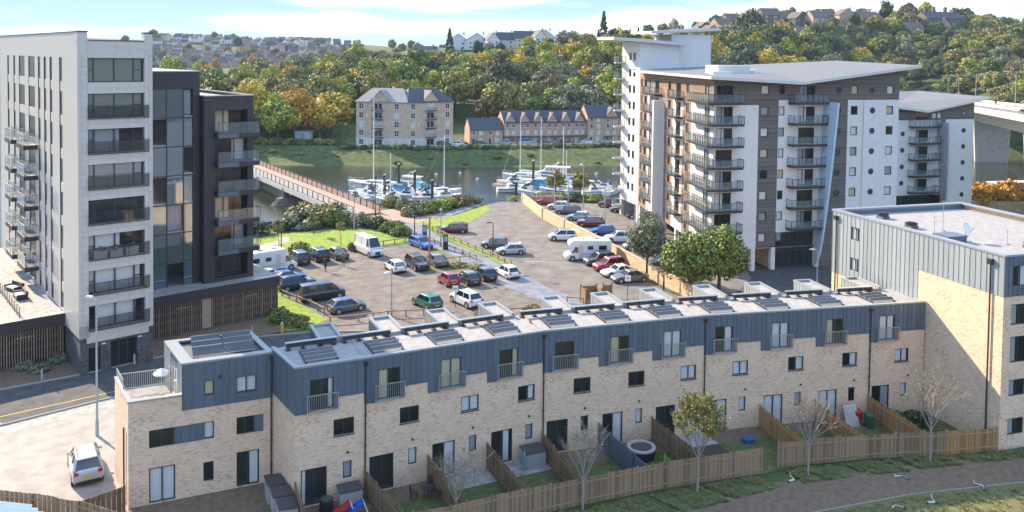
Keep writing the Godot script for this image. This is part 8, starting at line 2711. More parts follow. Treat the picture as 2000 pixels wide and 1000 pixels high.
func build_boats() -> void:
	mat("gelcoat", Color(0.74, 0.74, 0.72), 0.3)
	mat("canvas_blue", Color(0.05, 0.20, 0.34), 0.85)
	mat("canvas_teal", Color(0.06, 0.30, 0.36), 0.85)
	var f := [
		["sail", "large white yacht with the tallest mast, at the left of the moorings", -31.5, -192.0, 165, 15.0, 22.5, "x"],
		["yacht", "white flybridge cruiser behind the tall mast", -24.6, -191.0, 150, 11.5, 0, ""],
		["motor", "white sports cruiser with long foredeck beside the bridge", -30.4, -179.2, 172, 11.0, 0, ""],
		["motor", "white cabin boat moored close to the footbridge", -25.0, -172.0, 160, 8.5, 0, ""],
		["motor", "white motor boat with teal canvas behind the dark pile", -21.5, -186.5, 140, 8.5, 0, "canvas_teal"],
		["motor", "white motor boat with blue canvas in the middle of the left moorings", -26.0, -183.0, 150, 7.5, 0, "canvas_blue"],
		["sail", "white yacht with shorter mast at the right of the left moorings", -15.6, -184.0, 20, 9.5, 13.6, "x"],
		["motor", "small white boat below the shorter mast", -18.4, -179.6, 155, 7.5, 0, ""],
		["motor", "low white boat at the pontoon end beside the hedge", -14.4, -177.6, 20, 8.0, 0, ""],
		["motor", "small white cruiser moored left of the lawn", -42.0, -140.5, 120, 8.0, 0, ""],
		["motor", "small open white boat by the pontoon left of the hedge", -37.6, -141.5, 35, 6.0, 0, ""],
		["sail", "white yacht with slim mast at the left of the right moorings", 3.0, -209.0, 165, 11.0, 15.2, ""],
		["yacht", "big white motor yacht with row of saloon windows", 9.6, -209.0, 172, 15.5, 0, ""],
		["sail", "white yacht with tall mast in front of the big motor yacht", 8.0, -200.0, 170, 11.5, 16.8, "x"],
		["motor", "low cream launch left of the blue-covered boat", 1.0, -198.8, 178, 9.0, 0, ""],
		["motor", "white boat under a bright blue canvas", 5.4, -192.0, 175, 9.0, 0, "canvas_blue"],
		["sail", "white yacht with thin mast behind the small yellow trees", 13.2, -197.6, 160, 9.5, 14.8, "x"],
		["motor", "white day boat right of the small yellow trees", 20.0, -195.2, 10, 8.5, 0, ""],
		["motor", "white fishing boat with raised bow near the slender tower", 23.6, -189.0, 60, 8.0, 0, ""]]
	var dice := RandomNumberGenerator.new()
	dice.seed = 7
	for k in 20:
		var left := k < 12
		var p := Vector2(-33.0 + 1.5 * k, -173.0 - 17.0 * fmod(k * 0.618, 1.0)) if left else Vector2(0.5 + 3.1 * (k - 12), -186.0 - 9.0 * fmod(k * 0.618, 1.0))
		f.append(["motor", "small white motor boat among the %s moorings, %s along from the left" % ["left" if left else "right", ORD[k if left else k - 12]], p.x, p.y, dice.randf_range(140, 185) if k % 2 else dice.randf_range(-25, 15), dice.randf_range(5.5, 8.0), 9.5 + k % 4 if k in [5, 16] else 0, ""])
	for q in f:
		boat(q[0], q[1], Vector2(q[2], q[3]), q[4], q[5], q[6], q[7])
	# pontoons and piles
	for k in 3:
		var t := thing("pontoon", ["long floating pontoon among the left moorings", "floating pontoon among the right moorings", "short pontoon left of the hedge"][k], "pontoon", Vector3([-22.0, 9.5, -38.6][k], -3.5, [-181.0, -195.5, -138.8][k]), deg_to_rad([-28, -8, 24][k]))
		var mb := MB.new()
		mb.box([-10, -14, -5][k], 0.05, -1.0, [10, 14, 5][k], 0.5, 1.0)
		part(mb, "float", M.concrete_pale, t)
		mb = MB.new()
		mb.box([-10, -14, -5][k], 0.504, -0.95, [10, 14, 5][k], 0.58, 0.95)
		part(mb, "deck", M.fence_grey, t)
	for k in 6:
		var t := thing("mooring_pile", "dark steel mooring pile, %s from the left" % ORD[k], "pile", Vector3([-27.4, -25.6, -21.2, -16.6, 5.4, 1.2][k], -6.5, [-177.0, -186.0, -180.0, -172.5, -196.5, -176.0][k]), 0.0, "mooring piles in the river")
		var mb := MB.new()
		mb.tube(Vector3.ZERO, Vector3(0, [8.4, 9.6, 8.8, 8.0, 9.4, 7.4][k], 0), 0.3, 0.3, 10)
		part(mb, "pile", M.dark_metal, t)
		mb = MB.new()
		mb.tube(Vector3(0, [8.4, 9.6, 8.8, 8.0, 9.4, 7.4][k], 0), Vector3(0, [8.4, 9.6, 8.8, 8.0, 9.4, 7.4][k] + 0.35, 0), 0.32, 0.04, 10)
		part(mb, "cap", M.white, t)
	var bx := [[-13.5, -217], [-8.5, -207], [-1.2, -216], [14.5, -222], [23.0, -219], [29.0, -212], [18.6, -205], [-19.6, -214]]
	for k in bx.size():
		var t := thing("mooring_buoy", "round white mooring buoy on the water, %s one counting from the left flats" % ORD[k], "buoy", Vector3(bx[k][0], -3.55, bx[k][1]), 0.0, "white mooring buoys")
		var mb := MB.new()
		for r in [[0.0, 0.25, 0.2, 0.42], [0.25, 0.6, 0.42, 0.34], [0.6, 0.75, 0.34, 0.1]]:
			mb.tube(Vector3(0, r[0], 0), Vector3(0, r[1], 0), r[2], r[3], 10)
		part(mb, "float", M.gelcoat, t)


const LEAVES := {
	"green": [Color(0.10, 0.14, 0.03), Color(0.155, 0.20, 0.04), Color(0.21, 0.25, 0.055)],
	"olive": [Color(0.14, 0.135, 0.035), Color(0.21, 0.20, 0.05), Color(0.30, 0.27, 0.07)],
	"lime": [Color(0.20, 0.24, 0.03), Color(0.30, 0.335, 0.04), Color(0.42, 0.41, 0.065)],
	"yellow": [Color(0.34, 0.26, 0.03), Color(0.50, 0.37, 0.04), Color(0.58, 0.45, 0.07)],
	"orange": [Color(0.38, 0.20, 0.03), Color(0.52, 0.27, 0.03), Color(0.58, 0.36, 0.06)],
	"dark": [Color(0.04, 0.06, 0.025), Color(0.065, 0.09, 0.034), Color(0.10, 0.125, 0.045)],
	"brown": [Color(0.15, 0.115, 0.05), Color(0.21, 0.165, 0.07), Color(0.27, 0.22, 0.10)],
	"grey": [Color(0.13, 0.145, 0.08), Color(0.20, 0.215, 0.125), Color(0.28, 0.28, 0.17)]}


func leaf_mesh(sd: int, pal: String, rx: float, ry: float, base: float, clumps: int, per: int, size: float, form := "round") -> ArrayMesh:
	var r := RandomNumberGenerator.new()
	r.seed = sd
	var mb := MB.new()
	mb.tint = true
	var cols: Array = LEAVES[pal]
	for k in clumps:
		var d := Vector3(r.randfn(), r.randfn(), r.randfn()).normalized()
		var cc: Vector3
		var rc: float
		if form == "cone":
			var u := pow(r.randf(), 0.8)
			var a := r.randf() * TAU
			cc = Vector3(cos(a) * rx * (1.0 - u) * 0.8, base + u * ry * 2.0, sin(a) * rx * (1.0 - u) * 0.8)
			rc = rx * (0.28 * (1.0 - u) + 0.12)
		elif form == "low":
			d.y = absf(d.y)
			cc = Vector3(d.x * rx * 0.75, base + d.y * ry * 0.8, d.z * rx * 0.75)
			rc = rx * r.randf_range(0.3, 0.45)
		else:
			var sh := r.randf_range(0.45, 0.8)
			if d.y < -0.2:
				d.y *= 0.6
			cc = Vector3(d.x * rx * sh, base + ry + d.y * ry * sh, d.z * rx * sh)
			rc = rx * r.randf_range(0.26, 0.42)
		var shade: Color = cols[r.randi() % cols.size()]
		for q in per:
			var n := Vector3(r.randfn(), r.randfn() * 0.85, r.randfn()).normalized()
			var p := cc + n * rc * pow(r.randf(), 0.33)
			if p.y < 0.05:
				continue
			n = (n + Vector3(r.randfn(), r.randfn(), r.randfn()) * 0.45).normalized()
			var s := n.cross(Vector3(r.randfn(), r.randfn(), r.randfn())).normalized()
			var u2 := s.cross(n)
			var z := size * r.randf_range(0.6, 1.3)
			var tone := r.randf_range(0.75, 1.25)
			var c2: Color = shade.lerp(cols[r.randi() % cols.size()], 0.4)
			mb.col = Color(c2.r * tone, c2.g * tone, c2.b * tone)
			mb.tri(p - s * z * 0.5, p + u2 * z * 0.62, p + s * z * 0.5, n)
			mb.tri(p - s * z * 0.5, p + s * z * 0.5, p - u2 * z * 0.5, n)
	return mb.mesh()


func trunk_mesh(sd: int, h: float, r0: float, spread: float, limbs: int) -> ArrayMesh:
	var r := RandomNumberGenerator.new()
	r.seed = sd + 77
	var mb := MB.new()
	var top := Vector3(r.randf_range(-0.3, 0.3), h * 0.62, r.randf_range(-0.3, 0.3))
	mb.tube(Vector3(0, -0.6, 0), Vector3(0, h * 0.25, 0), r0 * 1.15, r0 * 0.85, 7)
	mb.tube(Vector3(0, h * 0.25, 0), top, r0 * 0.85, r0 * 0.45, 7)
	for k in limbs:
		var a := TAU * k / limbs + r.randf() * 0.7
		var y0 := h * r.randf_range(0.25, 0.6)
		var s := Vector3(0, y0, 0).lerp(Vector3(top.x, y0, top.z), y0 / top.y)
		var e := Vector3(cos(a) * spread * r.randf_range(0.5, 0.8), h * r.randf_range(0.6, 0.92), sin(a) * spread * r.randf_range(0.5, 0.8))
		var m := s.lerp(e, 0.5) + Vector3(0, -h * 0.03, 0)
		mb.tube(s, m, r0 * 0.4, r0 * 0.26, 5)
		mb.tube(m, e, r0 * 0.26, r0 * 0.08, 5)
	return mb.mesh()


func tree_proto(kind: String, n: int, rx: float, ry: float, base: float, clumps: int, per: int, size: float, form := "round") -> Array:
	var sd := hash(kind) % 1000 + n * 31
	return [leaf_mesh(sd, kind, rx, ry, base, clumps, per, size, form), trunk_mesh(sd, base + ry * 1.7, 0.05 * rx + 0.08, rx, 6)]


func tree(called: String, label: String, proto: Array, at: Vector3, scale: float, turn: float, group: String, stretch := 1.0) -> Node3D:
	var t := thing(called, label, "tree", at, turn, group)
	t.scale = Vector3(scale, scale * stretch, scale)
	put(proto[1], "trunk", M.bark, t)
	put(proto[0], "crown", M.leaf, t)
	return t


func bush(label: String, proto: ArrayMesh, at: Vector3, scale: Vector3, turn: float, group: String) -> void:
	var t := thing("bush", label, "bush", at, turn, group)
	t.scale = scale
	put(proto, "foliage", M.leaf, t)
	put(shape("bush stems", func(m):
		for k in 7:
			var a := TAU * k / 7
			m.tube(Vector3(0, -0.2, 0), Vector3(cos(a) * 0.6, 0.8, sin(a) * 0.6), 0.05, 0.02, 5)), "stem", M.bark, t)


func scatter(r: RandomNumberGenerator, poly: Array, n: int, gap: float, spots: Array, keep: Callable) -> Array:
	var pp := PackedVector2Array()
	var lo := Vector2(1e9, 1e9)
	var hi := Vector2(-1e9, -1e9)
	for q in poly:
		var v := Vector2(q[0], q[1])
		pp.push_back(v)
		lo = lo.min(v)
		hi = hi.max(v)
	var out := []
	var tries := 0
	while out.size() < n and tries < n * 30:
		tries += 1
		var p := Vector2(r.randf_range(lo.x, hi.x), r.randf_range(lo.y, hi.y))
		if not Geometry2D.is_point_in_polygon(p, pp) or not keep.call(p):
			continue
		var ok := true
		for s in spots:
			if s.distance_squared_to(p) < gap * gap:
				ok = false
				break
		if ok:
			spots.append(p)
			out.append(p)
	return out


var clear_spots := []
var bed_polys := []


func build_trees() -> void:
	var P := {}
	for k in ["green", "olive", "lime", "yellow", "orange", "dark", "brown", "grey"]:
		P[k] = []
		for n in 3:
			P[k].append(tree_proto(k, n, 4.9, 4.6 + 0.5 * n, 1.4, 46, 84, 0.68))
	P["conifer"] = [tree_proto("dark", 7, 2.6, 6.0, 1.2, 70, 45, 0.5, "cone")]
	var words := {"green": "mid green", "olive": "olive green", "lime": "yellowish green", "yellow": "golden yellow", "orange": "orange autumn", "dark": "dark green", "brown": "russet brown", "grey": "grey-green", "conifer": "dark pointed conifer"}
	var r := RandomNumberGenerator.new()
	r.seed = 41
	var spots := []
	for q in clear_spots:
		spots.append(q)
	var deck := func(p: Vector2) -> bool:
		# keep the road viaduct and its far side's view free
		var d := p - Vector2(112.8, -190)
		var along := d.x * 0.358 - d.y * 0.934
		var across := d.x * 0.934 + d.y * 0.358
		return not (along > -100 and along < 197 and across > -9 and across < 27)
	var any := func(_p: Vector2) -> bool: return true
	var weights := {
		"left": ["lime", "lime", "yellow", "olive", "olive", "green", "orange", "brown", "lime", "yellow", "lime", "olive"],
		"mid": ["green", "olive", "olive", "lime", "lime", "yellow", "dark", "grey", "brown", "olive", "green", "lime"],
		"upper": ["green", "dark", "olive", "green", "lime", "yellow", "grey", "dark", "olive"],
		"right": ["olive", "green", "olive", "green", "dark", "lime", "brown", "olive", "grey"],
		"back": ["dark", "green", "dark", "olive", "yellow", "grey", "lime"],
		"town": ["dark", "olive", "green", "orange", "grey", "brown"]}
	var woods := [
		["left", [[-56, -262], [-70, -251], [-100, -252], [-140, -270], [-240, -340], [-220, -390], [-110, -385], [-66, -340]], 170, 6.2, "in the wood left of the brick flats", any, [0.95, 1.4]],
		["mid", [[-60, -288], [-10, -284], [60, -290], [84, -330], [80, -400], [0, -410], [-110, -400], [-66, -340]], 170, 6.2, "in the wood behind the riverside houses", any, [1.0, 1.4]],
		["upper", [[-110, -400], [0, -410], [80, -400], [110, -470], [60, -480], [-20, -470], [-130, -465]], 115, 6.0, "on the upper slope below the grey-roofed houses", any, [0.6, 0.9]],
		["back", [[84, -366], [140, -366], [134, -310], [150, -318], [188, -430], [120, -436], [90, -400]], 95, 6.2, "on the hill behind the white flats", deck, [0.95, 1.4]],
		["right", [[165, -235], [240, -255], [330, -380], [380, -540], [225, -545], [205, -470], [196, -400], [178, -320]], 300, 5.9, "on the wooded hill at the right beyond the viaduct", deck, [0.8, 1.2]],
		["town", [[-480, -760], [-200, -640], [-60, -620], [-60, -1000], [-480, -1080]], 120, 13.0, "among the far hillside houses", any, [0.7, 1.2]],
		["back", [[168, -425], [232, -425], [245, -492], [172, -490]], 40, 6.6, "on the hill below the right skyline houses", deck, [0.5, 0.78]],
		["town", [[90, -500], [330, -500], [330, -560], [90, -560]], 26, 11.0, "among the skyline houses at the right", any, [0.6, 0.95]]]
	var stretch := {"left": 1.05, "mid": 1.0, "upper": 1.0, "right": 0.95, "back": 1.05, "town": 1.0}
	for w in woods:
		var list: Array = weights[w[0]]
		for p in scatter(r, w[1], w[2], w[3], spots, w[5]):
			var k: String = list[r.randi() % list.size()]
			if w[0] == "upper" and r.randf() < 0.1:
				k = "conifer"
			var pr: Array = P[k][r.randi() % P[k].size()]
			tree(k + "_tree" if k != "conifer" else "conifer", "%s tree %s" % [words[k], w[4]] if k != "conifer" else "dark pointed conifer " + w[4], pr, Vector3(p.x, land_height(p.x, p.y) - 0.1, p.y), r.randf_range(w[6][0], w[6][1]), r.randf() * TAU, "%s trees %s" % [words[k], w[4]], stretch[w[0]] * r.randf_range(0.9, 1.15)).scale *= Vector3(r.randf_range(0.8, 1.25), r.randf_range(0.8, 1.2), r.randf_range(0.8, 1.25))
	# singled-out trees of the skyline and slopes
	var solo := [
		["conifer", 52, -470, 1.55, "tall dark conifer on the skyline left of the slender tower"], ["orange", 44.5, -478, 0.85, "small orange tree right of the grey-roofed houses"], ["yellow", 62, -470, 1.1, "golden tree right of the tall dark conifer"],
		["conifer", -36, -470, 1.35, "dark narrow conifer beside the left grey-roofed house"], ["lime", -7, -415, 1.25, "bright yellow-green tree below the grey-roofed houses"], ["yellow", -1.5, -412, 1.0, "bright yellow tree beside the yellow-green one"],
		["yellow", -98, -338, 1.0, "vivid yellow tree by the distant road left of the flats"], ["orange", -101, -330, 0.75, "slim orange tree at the roadside left of the flats"], ["dark", -83, -352, 1.3, "broad dark tree right of the vivid yellow one"],
		["yellow", 178, -405, 1.15, "large golden tree behind the white flats' roof"], ["lime", 145, -388, 1.1, "round yellow-green tree behind the white flats' roof"], ["dark", 122, -420, 1.7, "big dark tree behind the white flats' roof"], ["dark", 163, -420, 1.55, "big dark tree left of the golden one"]]
	for q in solo:
		tree(q[0] + "_tree" if q[0] != "conifer" else "conifer", q[4], P[q[0]][0], Vector3(q[1], land_height(q[1], q[2]) - 0.1, q[2]), q[3], r.randf() * TAU, "", 1.1)
	# near trees
	tree("broadleaf_tree", "broad green tree in the middle of the clump behind the terrace roof", [leaf_mesh(901, "green", 3.7, 4.0, 0.2, 66, 150, 0.3), trunk_mesh(901, 7.0, 0.24, 3.2, 8)], Vector3(21.3, 0, -95.6), 1.0, 0.3, "", 1.0)
	tree("broadleaf_tree", "taller green tree at the right of the clump behind the terrace roof", [leaf_mesh(908, "green", 3.4, 4.3, 0.3, 62, 150, 0.3), trunk_mesh(908, 8.0, 0.24, 3.0, 8)], Vector3(24.8, 0, -96.0), 1.0, 1.3, "", 1.0)
	var med := [leaf_mesh(902, "grey", 2.7, 3.9, 0.8, 60, 110, 0.28), trunk_mesh(902, 7.0, 0.18, 2.2, 8)]
	tree("broadleaf_tree", "smaller grey-green tree beside the brick wall left of the tree clump", med, Vector3(17.6, 0, -104.2), 1.0, 1.0, "", 1.0)
	var yel := [leaf_mesh(903, "olive", 1.9, 2.1, 0.8, 34, 60, 0.32), trunk_mesh(903, 4.4, 0.12, 1.6, 6)]
	tree("small_tree", "small yellowish tree at the river, left one of a pair", yel, Vector3(9.0, 0, -163.2), 1.15, 0.0, "small yellowish trees by the river")
	tree("small_tree", "small yellowish tree at the river, right one of a pair", yel, Vector3(14.0, 0, -162.4), 1.1, 2.0, "small yellowish trees by the river")
	tree("small_tree", "orange-leaved tree at the right edge, nearest the white wing", [leaf_mesh(904, "orange", 3.2, 2.3, 0.4, 40, 90, 0.4), trunk_mesh(904, 5, 0.16, 2.2, 6)], Vector3(88, 0, -151.5), 1.15, 0.2, "orange trees at the right edge")
	tree("small_tree", "orange-leaved tree at the right edge, middle one", [leaf_mesh(905, "orange", 3.0, 2.2, 0.4, 40, 90, 0.4), trunk_mesh(905, 5, 0.16, 2.2, 6)], Vector3(94, 0, -153.0), 1.2, 1.2, "orange trees at the right edge")
	tree("small_tree", "orange-leaved tree at the right edge, outermost one", [leaf_mesh(906, "orange", 3.0, 2.2, 0.4, 40, 90, 0.4), trunk_mesh(906, 5, 0.16, 2.2, 6)], Vector3(100, 0, -151.0), 1.1, 2.2, "orange trees at the right edge")
	# slim young trees on the lawn
	var thin := [leaf_mesh(907, "olive", 0.9, 1.2, 1.6, 12, 26, 0.22), trunk_mesh(907, 4.2, 0.06, 0.8, 5)]
	for q in [[-33.4, -117.5, "slim young tree near the left edge of the lawn"], [-24.8, -119.2, "slim staked young tree in the middle of the lawn"], [-30.4, -126.0, "slim young tree before the big hedge"]]:
		tree("young_tree", q[2], thin, Vector3(q[0], 0, q[1]), 1.0, r.randf() * TAU, "young trees on the lawn")
	# bushes
	var B := {}
	for k in ["green", "olive", "dark", "lime", "brown", "grey"]:
		B[k] = leaf_mesh(950 + hash(k) % 50, k, 1.5, 1.5, 0.1, 26, 75, 0.24, "low")
	for q in [[-33.5, -131.5, 2.2, 1.7, "grey", "broad pale hedge bush left of the gate cage"], [-31.0, -134.5, 2.3, 1.9, "olive", "tall hedge bush in the middle of the riverside clump"], [-28.6, -133.2, 1.7, 1.5, "green", "hedge bush beside the gate cage"], [-34.6, -136.5, 2.1, 1.7, "olive", "hedge bush at the back of the riverside clump"], [-30.0, -138.5, 1.8, 1.6, "grey", "pale hedge bush under the bridge's near end"], [-36.2, -129.4, 1.2, 1.0, "dark", "low dark bush by the balcony wing's corner"], [-39.4, -126.0, 1.6, 1.2, "dark", "dark bush at the left end of the lawn"],
		[-24.0, -133.4, 1.3, 1.2, "grey", "grey-green bush right of the gate cage"], [-21.4, -131.6, 1.2, 1.1, "dark", "dark bush before the promenade"], [-18.6, -128.6, 1.4, 1.1, "green", "dark glossy bush at the path's bend"], [-17.0, -126.4, 1.2, 0.9, "green", "low bush at the lawn's right tip"], [-29.4, -113.6, 1.1, 1.0, "olive", "spiky round shrub on the lawn edge behind the parked cars"], [-22.4, -116.2, 0.6, 0.7, "brown", "small russet shrub behind the white van"],
		[-17.0, -142.4, 1.5, 1.2, "grey", "pale bush at the left end of the path hedge"], [-15.2, -144.6, 1.6, 1.2, "green", "hedge bush by the riverside path, second"], [-13.4, -147.2, 1.6, 1.1, "green", "hedge bush by the riverside path, third"], [-11.6, -150.0, 1.6, 1.1, "lime", "yellow-green hedge bush by the riverside path"], [-9.6, -152.6, 1.5, 1.2, "brown", "russet hedge bush by the riverside path"], [-7.6, -155.4, 1.5, 1.0, "grey", "grey hedge bush at the river end of the path"], [-19.0, -148.0, 1.3, 1.3, "grey", "olive shrub on the promenade's river side"], [-22.0, -150.4, 1.2, 1.2, "olive", "shrub on the promenade nearest the moorings"],
		[0.6, -158.4, 0.7, 0.5, "lime", "tiny yellow-green bush at the railing"], [6.2, -159.6, 1.4, 0.8, "green", "clipped hedge bush behind the red car"], [9.4, -159.4, 1.6, 0.8, "green", "clipped hedge bush under the yellowish trees"], [12.6, -158.8, 1.6, 0.8, "dark", "clipped dark hedge bush right of the yellowish trees"], [15.8, -158.4, 1.5, 0.8, "green", "clipped hedge bush nearest the red SUV"],
		[-23.6, -84.6, 1.0, 0.7, "green", "shaggy bush at the podium's corner"], [-21.8, -83.6, 0.9, 0.6, "olive", "shaggy low bush by the street behind the corner house"], [-24.6, -86.4, 0.7, 0.6, "brown", "russet low bush against the podium"], [-42.7, -71.2, 0.55, 0.42, "grey", "round pale shrub at the left podium, leftmost"], [-40.9, -70.6, 0.55, 0.4, "grey", "round pale shrub at the left podium, nearest the road"], [-40.6, -72.9, 0.55, 0.45, "grey", "round pale shrub at the left podium, nearest the tower"],
		[31.6, -62.2, 0.8, 0.6, "dark", "dark bush in the last garden"], [30.0, -62.8, 0.6, 0.5, "green", "small bush by the last house's door"], [26.0, -92.5, 0.9, 0.5, "olive", "low golden-edged bush beside the terrace roof"], [-6.8, -108.0, 0.9, 0.3, "brown", "low scrub on the dry verge, left"], [-4.4, -107.2, 0.9, 0.3, "olive", "low scrub on the dry verge, right"], [2.6, -88.6, 0.9, 0.5, "brown", "straggly pale weed patch by the knee rail"]]:
		bush(q[5], B[q[4]], Vector3(q[0], 0, q[1]), Vector3(q[2], q[3], q[2]), r.randf() * TAU, "")
	# bushes along the far bank
	var n := 0
	for i in 100:
		var x := -92.0 + 1.5 * i + r.randf_range(-0.8, 0.8)
		var z := -247.0 if x < -50 else -243.5 - maxf(0.0, (x + 20) * 0.23)
		z += r.randf_range(-1.0, 1.0) - (4.0 if x < -52 else 0.0)
		var k: String = ["green", "dark", "green", "lime", "dark", "olive"][r.randi() % 6]
		var s := r.randf_range(0.7, 1.15) * (1.5 if x < -52 else 1.0)
		bush("%s hedge bush along the top of the far bank" % words[k], B[k], Vector3(x, land_height(x, z), z), Vector3(s, s * 0.75, s), r.randf() * TAU, "%s hedge bushes on the far bank" % words[k])
	for i in 13:
		var x := -80.0 + 9.5 * i + r.randf_range(-1, 1)
		var z := -230.5 - absf(x + 25) * 0.09 - r.randf_range(0.0, 9.0)
		var k: String = ["green", "lime", "olive", "green"][r.randi() % 4]
		var s := r.randf_range(0.4, 0.9)
		bush("%s low bush on the face of the far bank" % words[k], B[k], Vector3(x, land_height(x, z), z), Vector3(s, s * 0.6, s), r.randf() * TAU, "%s low bushes on the far bank's slope" % words[k])
	saplings(r)
	tufts(r)


func twig(mb: MB, lf: MB, r: RandomNumberGenerator, a: Vector3, d: Vector3, len: float, rad: float, depth: int, leafy: float) -> void:
	var b := a + d * len
	mb.tube(a, b, rad, rad * 0.62, 5 if depth < 2 else 3, false)
	if depth >= 4:
		return
	var k := 3 if depth < 3 else 2
	for i in k:
		var nd := (d + Vector3(r.randfn() * 0.42, r.randfn() * 0.2 + 0.18, r.randfn() * 0.42)).normalized()
		twig(mb, lf, r, a.lerp(b, r.randf_range(0.55, 1.0)), nd, len * r.randf_range(0.6, 0.85), rad * 0.58, depth + 1, leafy)
	if depth >= 2:
		var c := int(leafy * 3.0 + r.randf())
		for i in c:
			var p := a.lerp(b, r.randf()) + Vector3(r.randfn(), r.randfn(), r.randfn()) * 0.06
			var n := Vector3(r.randfn(), r.randfn(), r.randfn()).normalized()
			var s := n.cross(Vector3.UP).normalized() * 0.05
			var u := s.cross(n).normalized() * 0.06
			var tone := r.randf_range(0.7, 1.25)
			lf.col = Color(0.24 * tone, 0.21 * tone, 0.045 * tone)
			lf.tri(p - s, p + u, p + s, n)
			lf.tri(p - s, p + s, p - u, n)


func saplings(r: RandomNumberGenerator) -> void:
	var list := [[-3.0, -47.6, 2.1, 0.25, "bare sapling at the left, before the third garden's fence"], [4.7, -49.7, 2.4, 0.2, "bare many-branched sapling before the blue-grey fence"], [12.3, -51.9, 2.9, 11.0, "leafy yellow-green sapling before the gardens"], [20.3, -54.3, 2.6, 0.1, "bare pale sapling right of the gate gap"], [29.5, -56.2, 3.0, 0.35, "tall bare sapling nearest the zinc block"]]
	for q in list:
		var t := thing("sapling", q[4], "tree", Vector3(q[0], 0.02, q[1]), 0.0, "saplings along the path")
		var mb := MB.new()
		var lf := MB.new()
		lf.tint = true
		var h: float = q[2]
		mb.tube(Vector3(0, -0.1, 0), Vector3(0, h, 0), 0.085, 0.06, 7)
		part(mb, "trunk", M.pale_bark, t)
		var br := MB.new()
		for k in 7:
			var a := TAU * k / 7.0 + r.randf()
			twig(br, lf, r, Vector3(0, h * (0.75 + 0.25 * (k % 3) / 2.0), 0), Vector3(cos(a) * 0.5, 1.0, sin(a) * 0.5).normalized(), 0.55 * h, 0.042, 0, q[3])
		part(br, "branches", M.pale_bark, t)
		if lf.v.size():
			part(lf, "leaves", M.leaf, t)


func tufts(r: RandomNumberGenerator) -> void:
	# rough grass on the beds and the green: far too many blades to count
	var mb := MB.new()
	for k in 7:
		var a := TAU * k / 7.0
		var p := Vector3(cos(a), 0, sin(a)) * 0.05
		var s := Vector3(-sin(a), 0, cos(a)) * 0.018
		mb.tri(p - s, p + s, p * 2.6 + Vector3(0, 0.16 + 0.05 * (k % 3), 0), p + Vector3(0, 0.1, 0))
	var mm := MultiMesh.new()
	mm.transform_format = MultiMesh.TRANSFORM_3D
	mm.use_colors = true
	mm.mesh = mb.mesh()
	var spots := []
	var areas := []
	for q in bed_polys:
		areas.append(q + [620])
	areas.append([[12, -46.4], [18.7, -49.3], [26.3, -51.7], [36, -53.6], [40, -48], [14, -43], 3600])
	areas.append([[-6.5, -45.2], [4.4, -49.8], [6.0, -47.4], [0, -43.5], 1200])
	for area in areas:
		var n: int = area[-1]
		for p in scatter(r, area.slice(0, area.size() - 1), n, 0.0, [], func(_p): return true):
			if wob.get_noise_2d(p.x * 55.0, p.y * 55.0) > -0.15:
				spots.append(p)
	mm.instance_count = spots.size()
	for i in spots.size():
		var k := r.randf_range(0.4, 0.95)
		mm.set_instance_transform(i, Transform3D(Basis(Vector3.UP, r.randf() * TAU).scaled(Vector3(k * 1.6, k, k * 1.6)), Vector3(spots[i].x, 0.02, spots[i].y)))
		mm.set_instance_color(i, Color(0.15, 0.19, 0.05).lerp(Color(0.28, 0.24, 0.10), r.randf()) * r.randf_range(0.75, 1.25))
	var o := MultiMeshInstance3D.new()
	o.multimesh = mm
	o.material_override = M.leaf
	o.name = "rough_grass"
	add_child(o)
	o.set_meta("label", "rough tufted grass beside the path and fences")
	o.set_meta("category", "grass")
	stuff(o)


func town_house(label: String, x: float, z: float, turn: float, w: float, d: float, eaves: float, ridge: float, wall_m: String, roof_m: String, group: String, gable_end := false) -> Node3D:
	var t := thing("hill_house", label, "house", Vector3(x, land_height(x, z) - 0.4, z), turn, group)
	var key := "%.1f %.1f %.1f %.1f %s" % [w, d, eaves, ridge, gable_end]
	put(shape("tw " + key, func(m):
		m.box(-w / 2, 0, -d / 2, w / 2, eaves, d / 2)
		if gable_end:
			for z1 in [-d / 2, d / 2]:
				m.tri(Vector3(-w / 2, eaves, z1), Vector3(w / 2, eaves, z1), Vector3(0, ridge, z1), Vector3(0, 0, z1))
		else:
			for x1 in [-w / 2, w / 2]:
				m.tri(Vector3(x1, eaves, -d / 2), Vector3(x1, eaves, d / 2), Vector3(x1, ridge, 0), Vector3(x1, 0, 0))), "wall", M[wall_m], t)
	var rf := put(shape("tr " + key, func(m):
		if gable_end:
			gable(m, -w / 2 - 0.3, w / 2 + 0.3, eaves - 0.05, ridge + 0.12, d / 2 + 0.3, -d / 2 - 0.3)
		else:
			long_roof(m, -w / 2 - 0.2, w / 2 + 0.2, eaves - 0.02, ridge + 0.1, d / 2 + 0.35, -d / 2 - 0.35)), "roof", M[roof_m], t)
	put(shape("tc " + key, func(m): m.box(w * 0.28, ridge - 0.9, -0.45, w * 0.28 + 0.8, ridge + 1.1, 0.45)), "chimney", M.red_brick, rf)
	for k in 2:
		for q in [-0.28, 0.22]:
			put(shape("tww", func(m): m.box(-0.65, 0, -0.02, 0.65, 1.3, 0.05)), "window", M.frame_white, t, Vector3(w * q, 0.9 + 2.6 * k, d / 2))
			put(shape("twp", func(m): m.box(-0.52, 0.12, 0.03, 0.52, 1.18, 0.07)), "pane", M.mirror_glass, t, Vector3(w * q, 0.9 + 2.6 * k, d / 2))
	return t


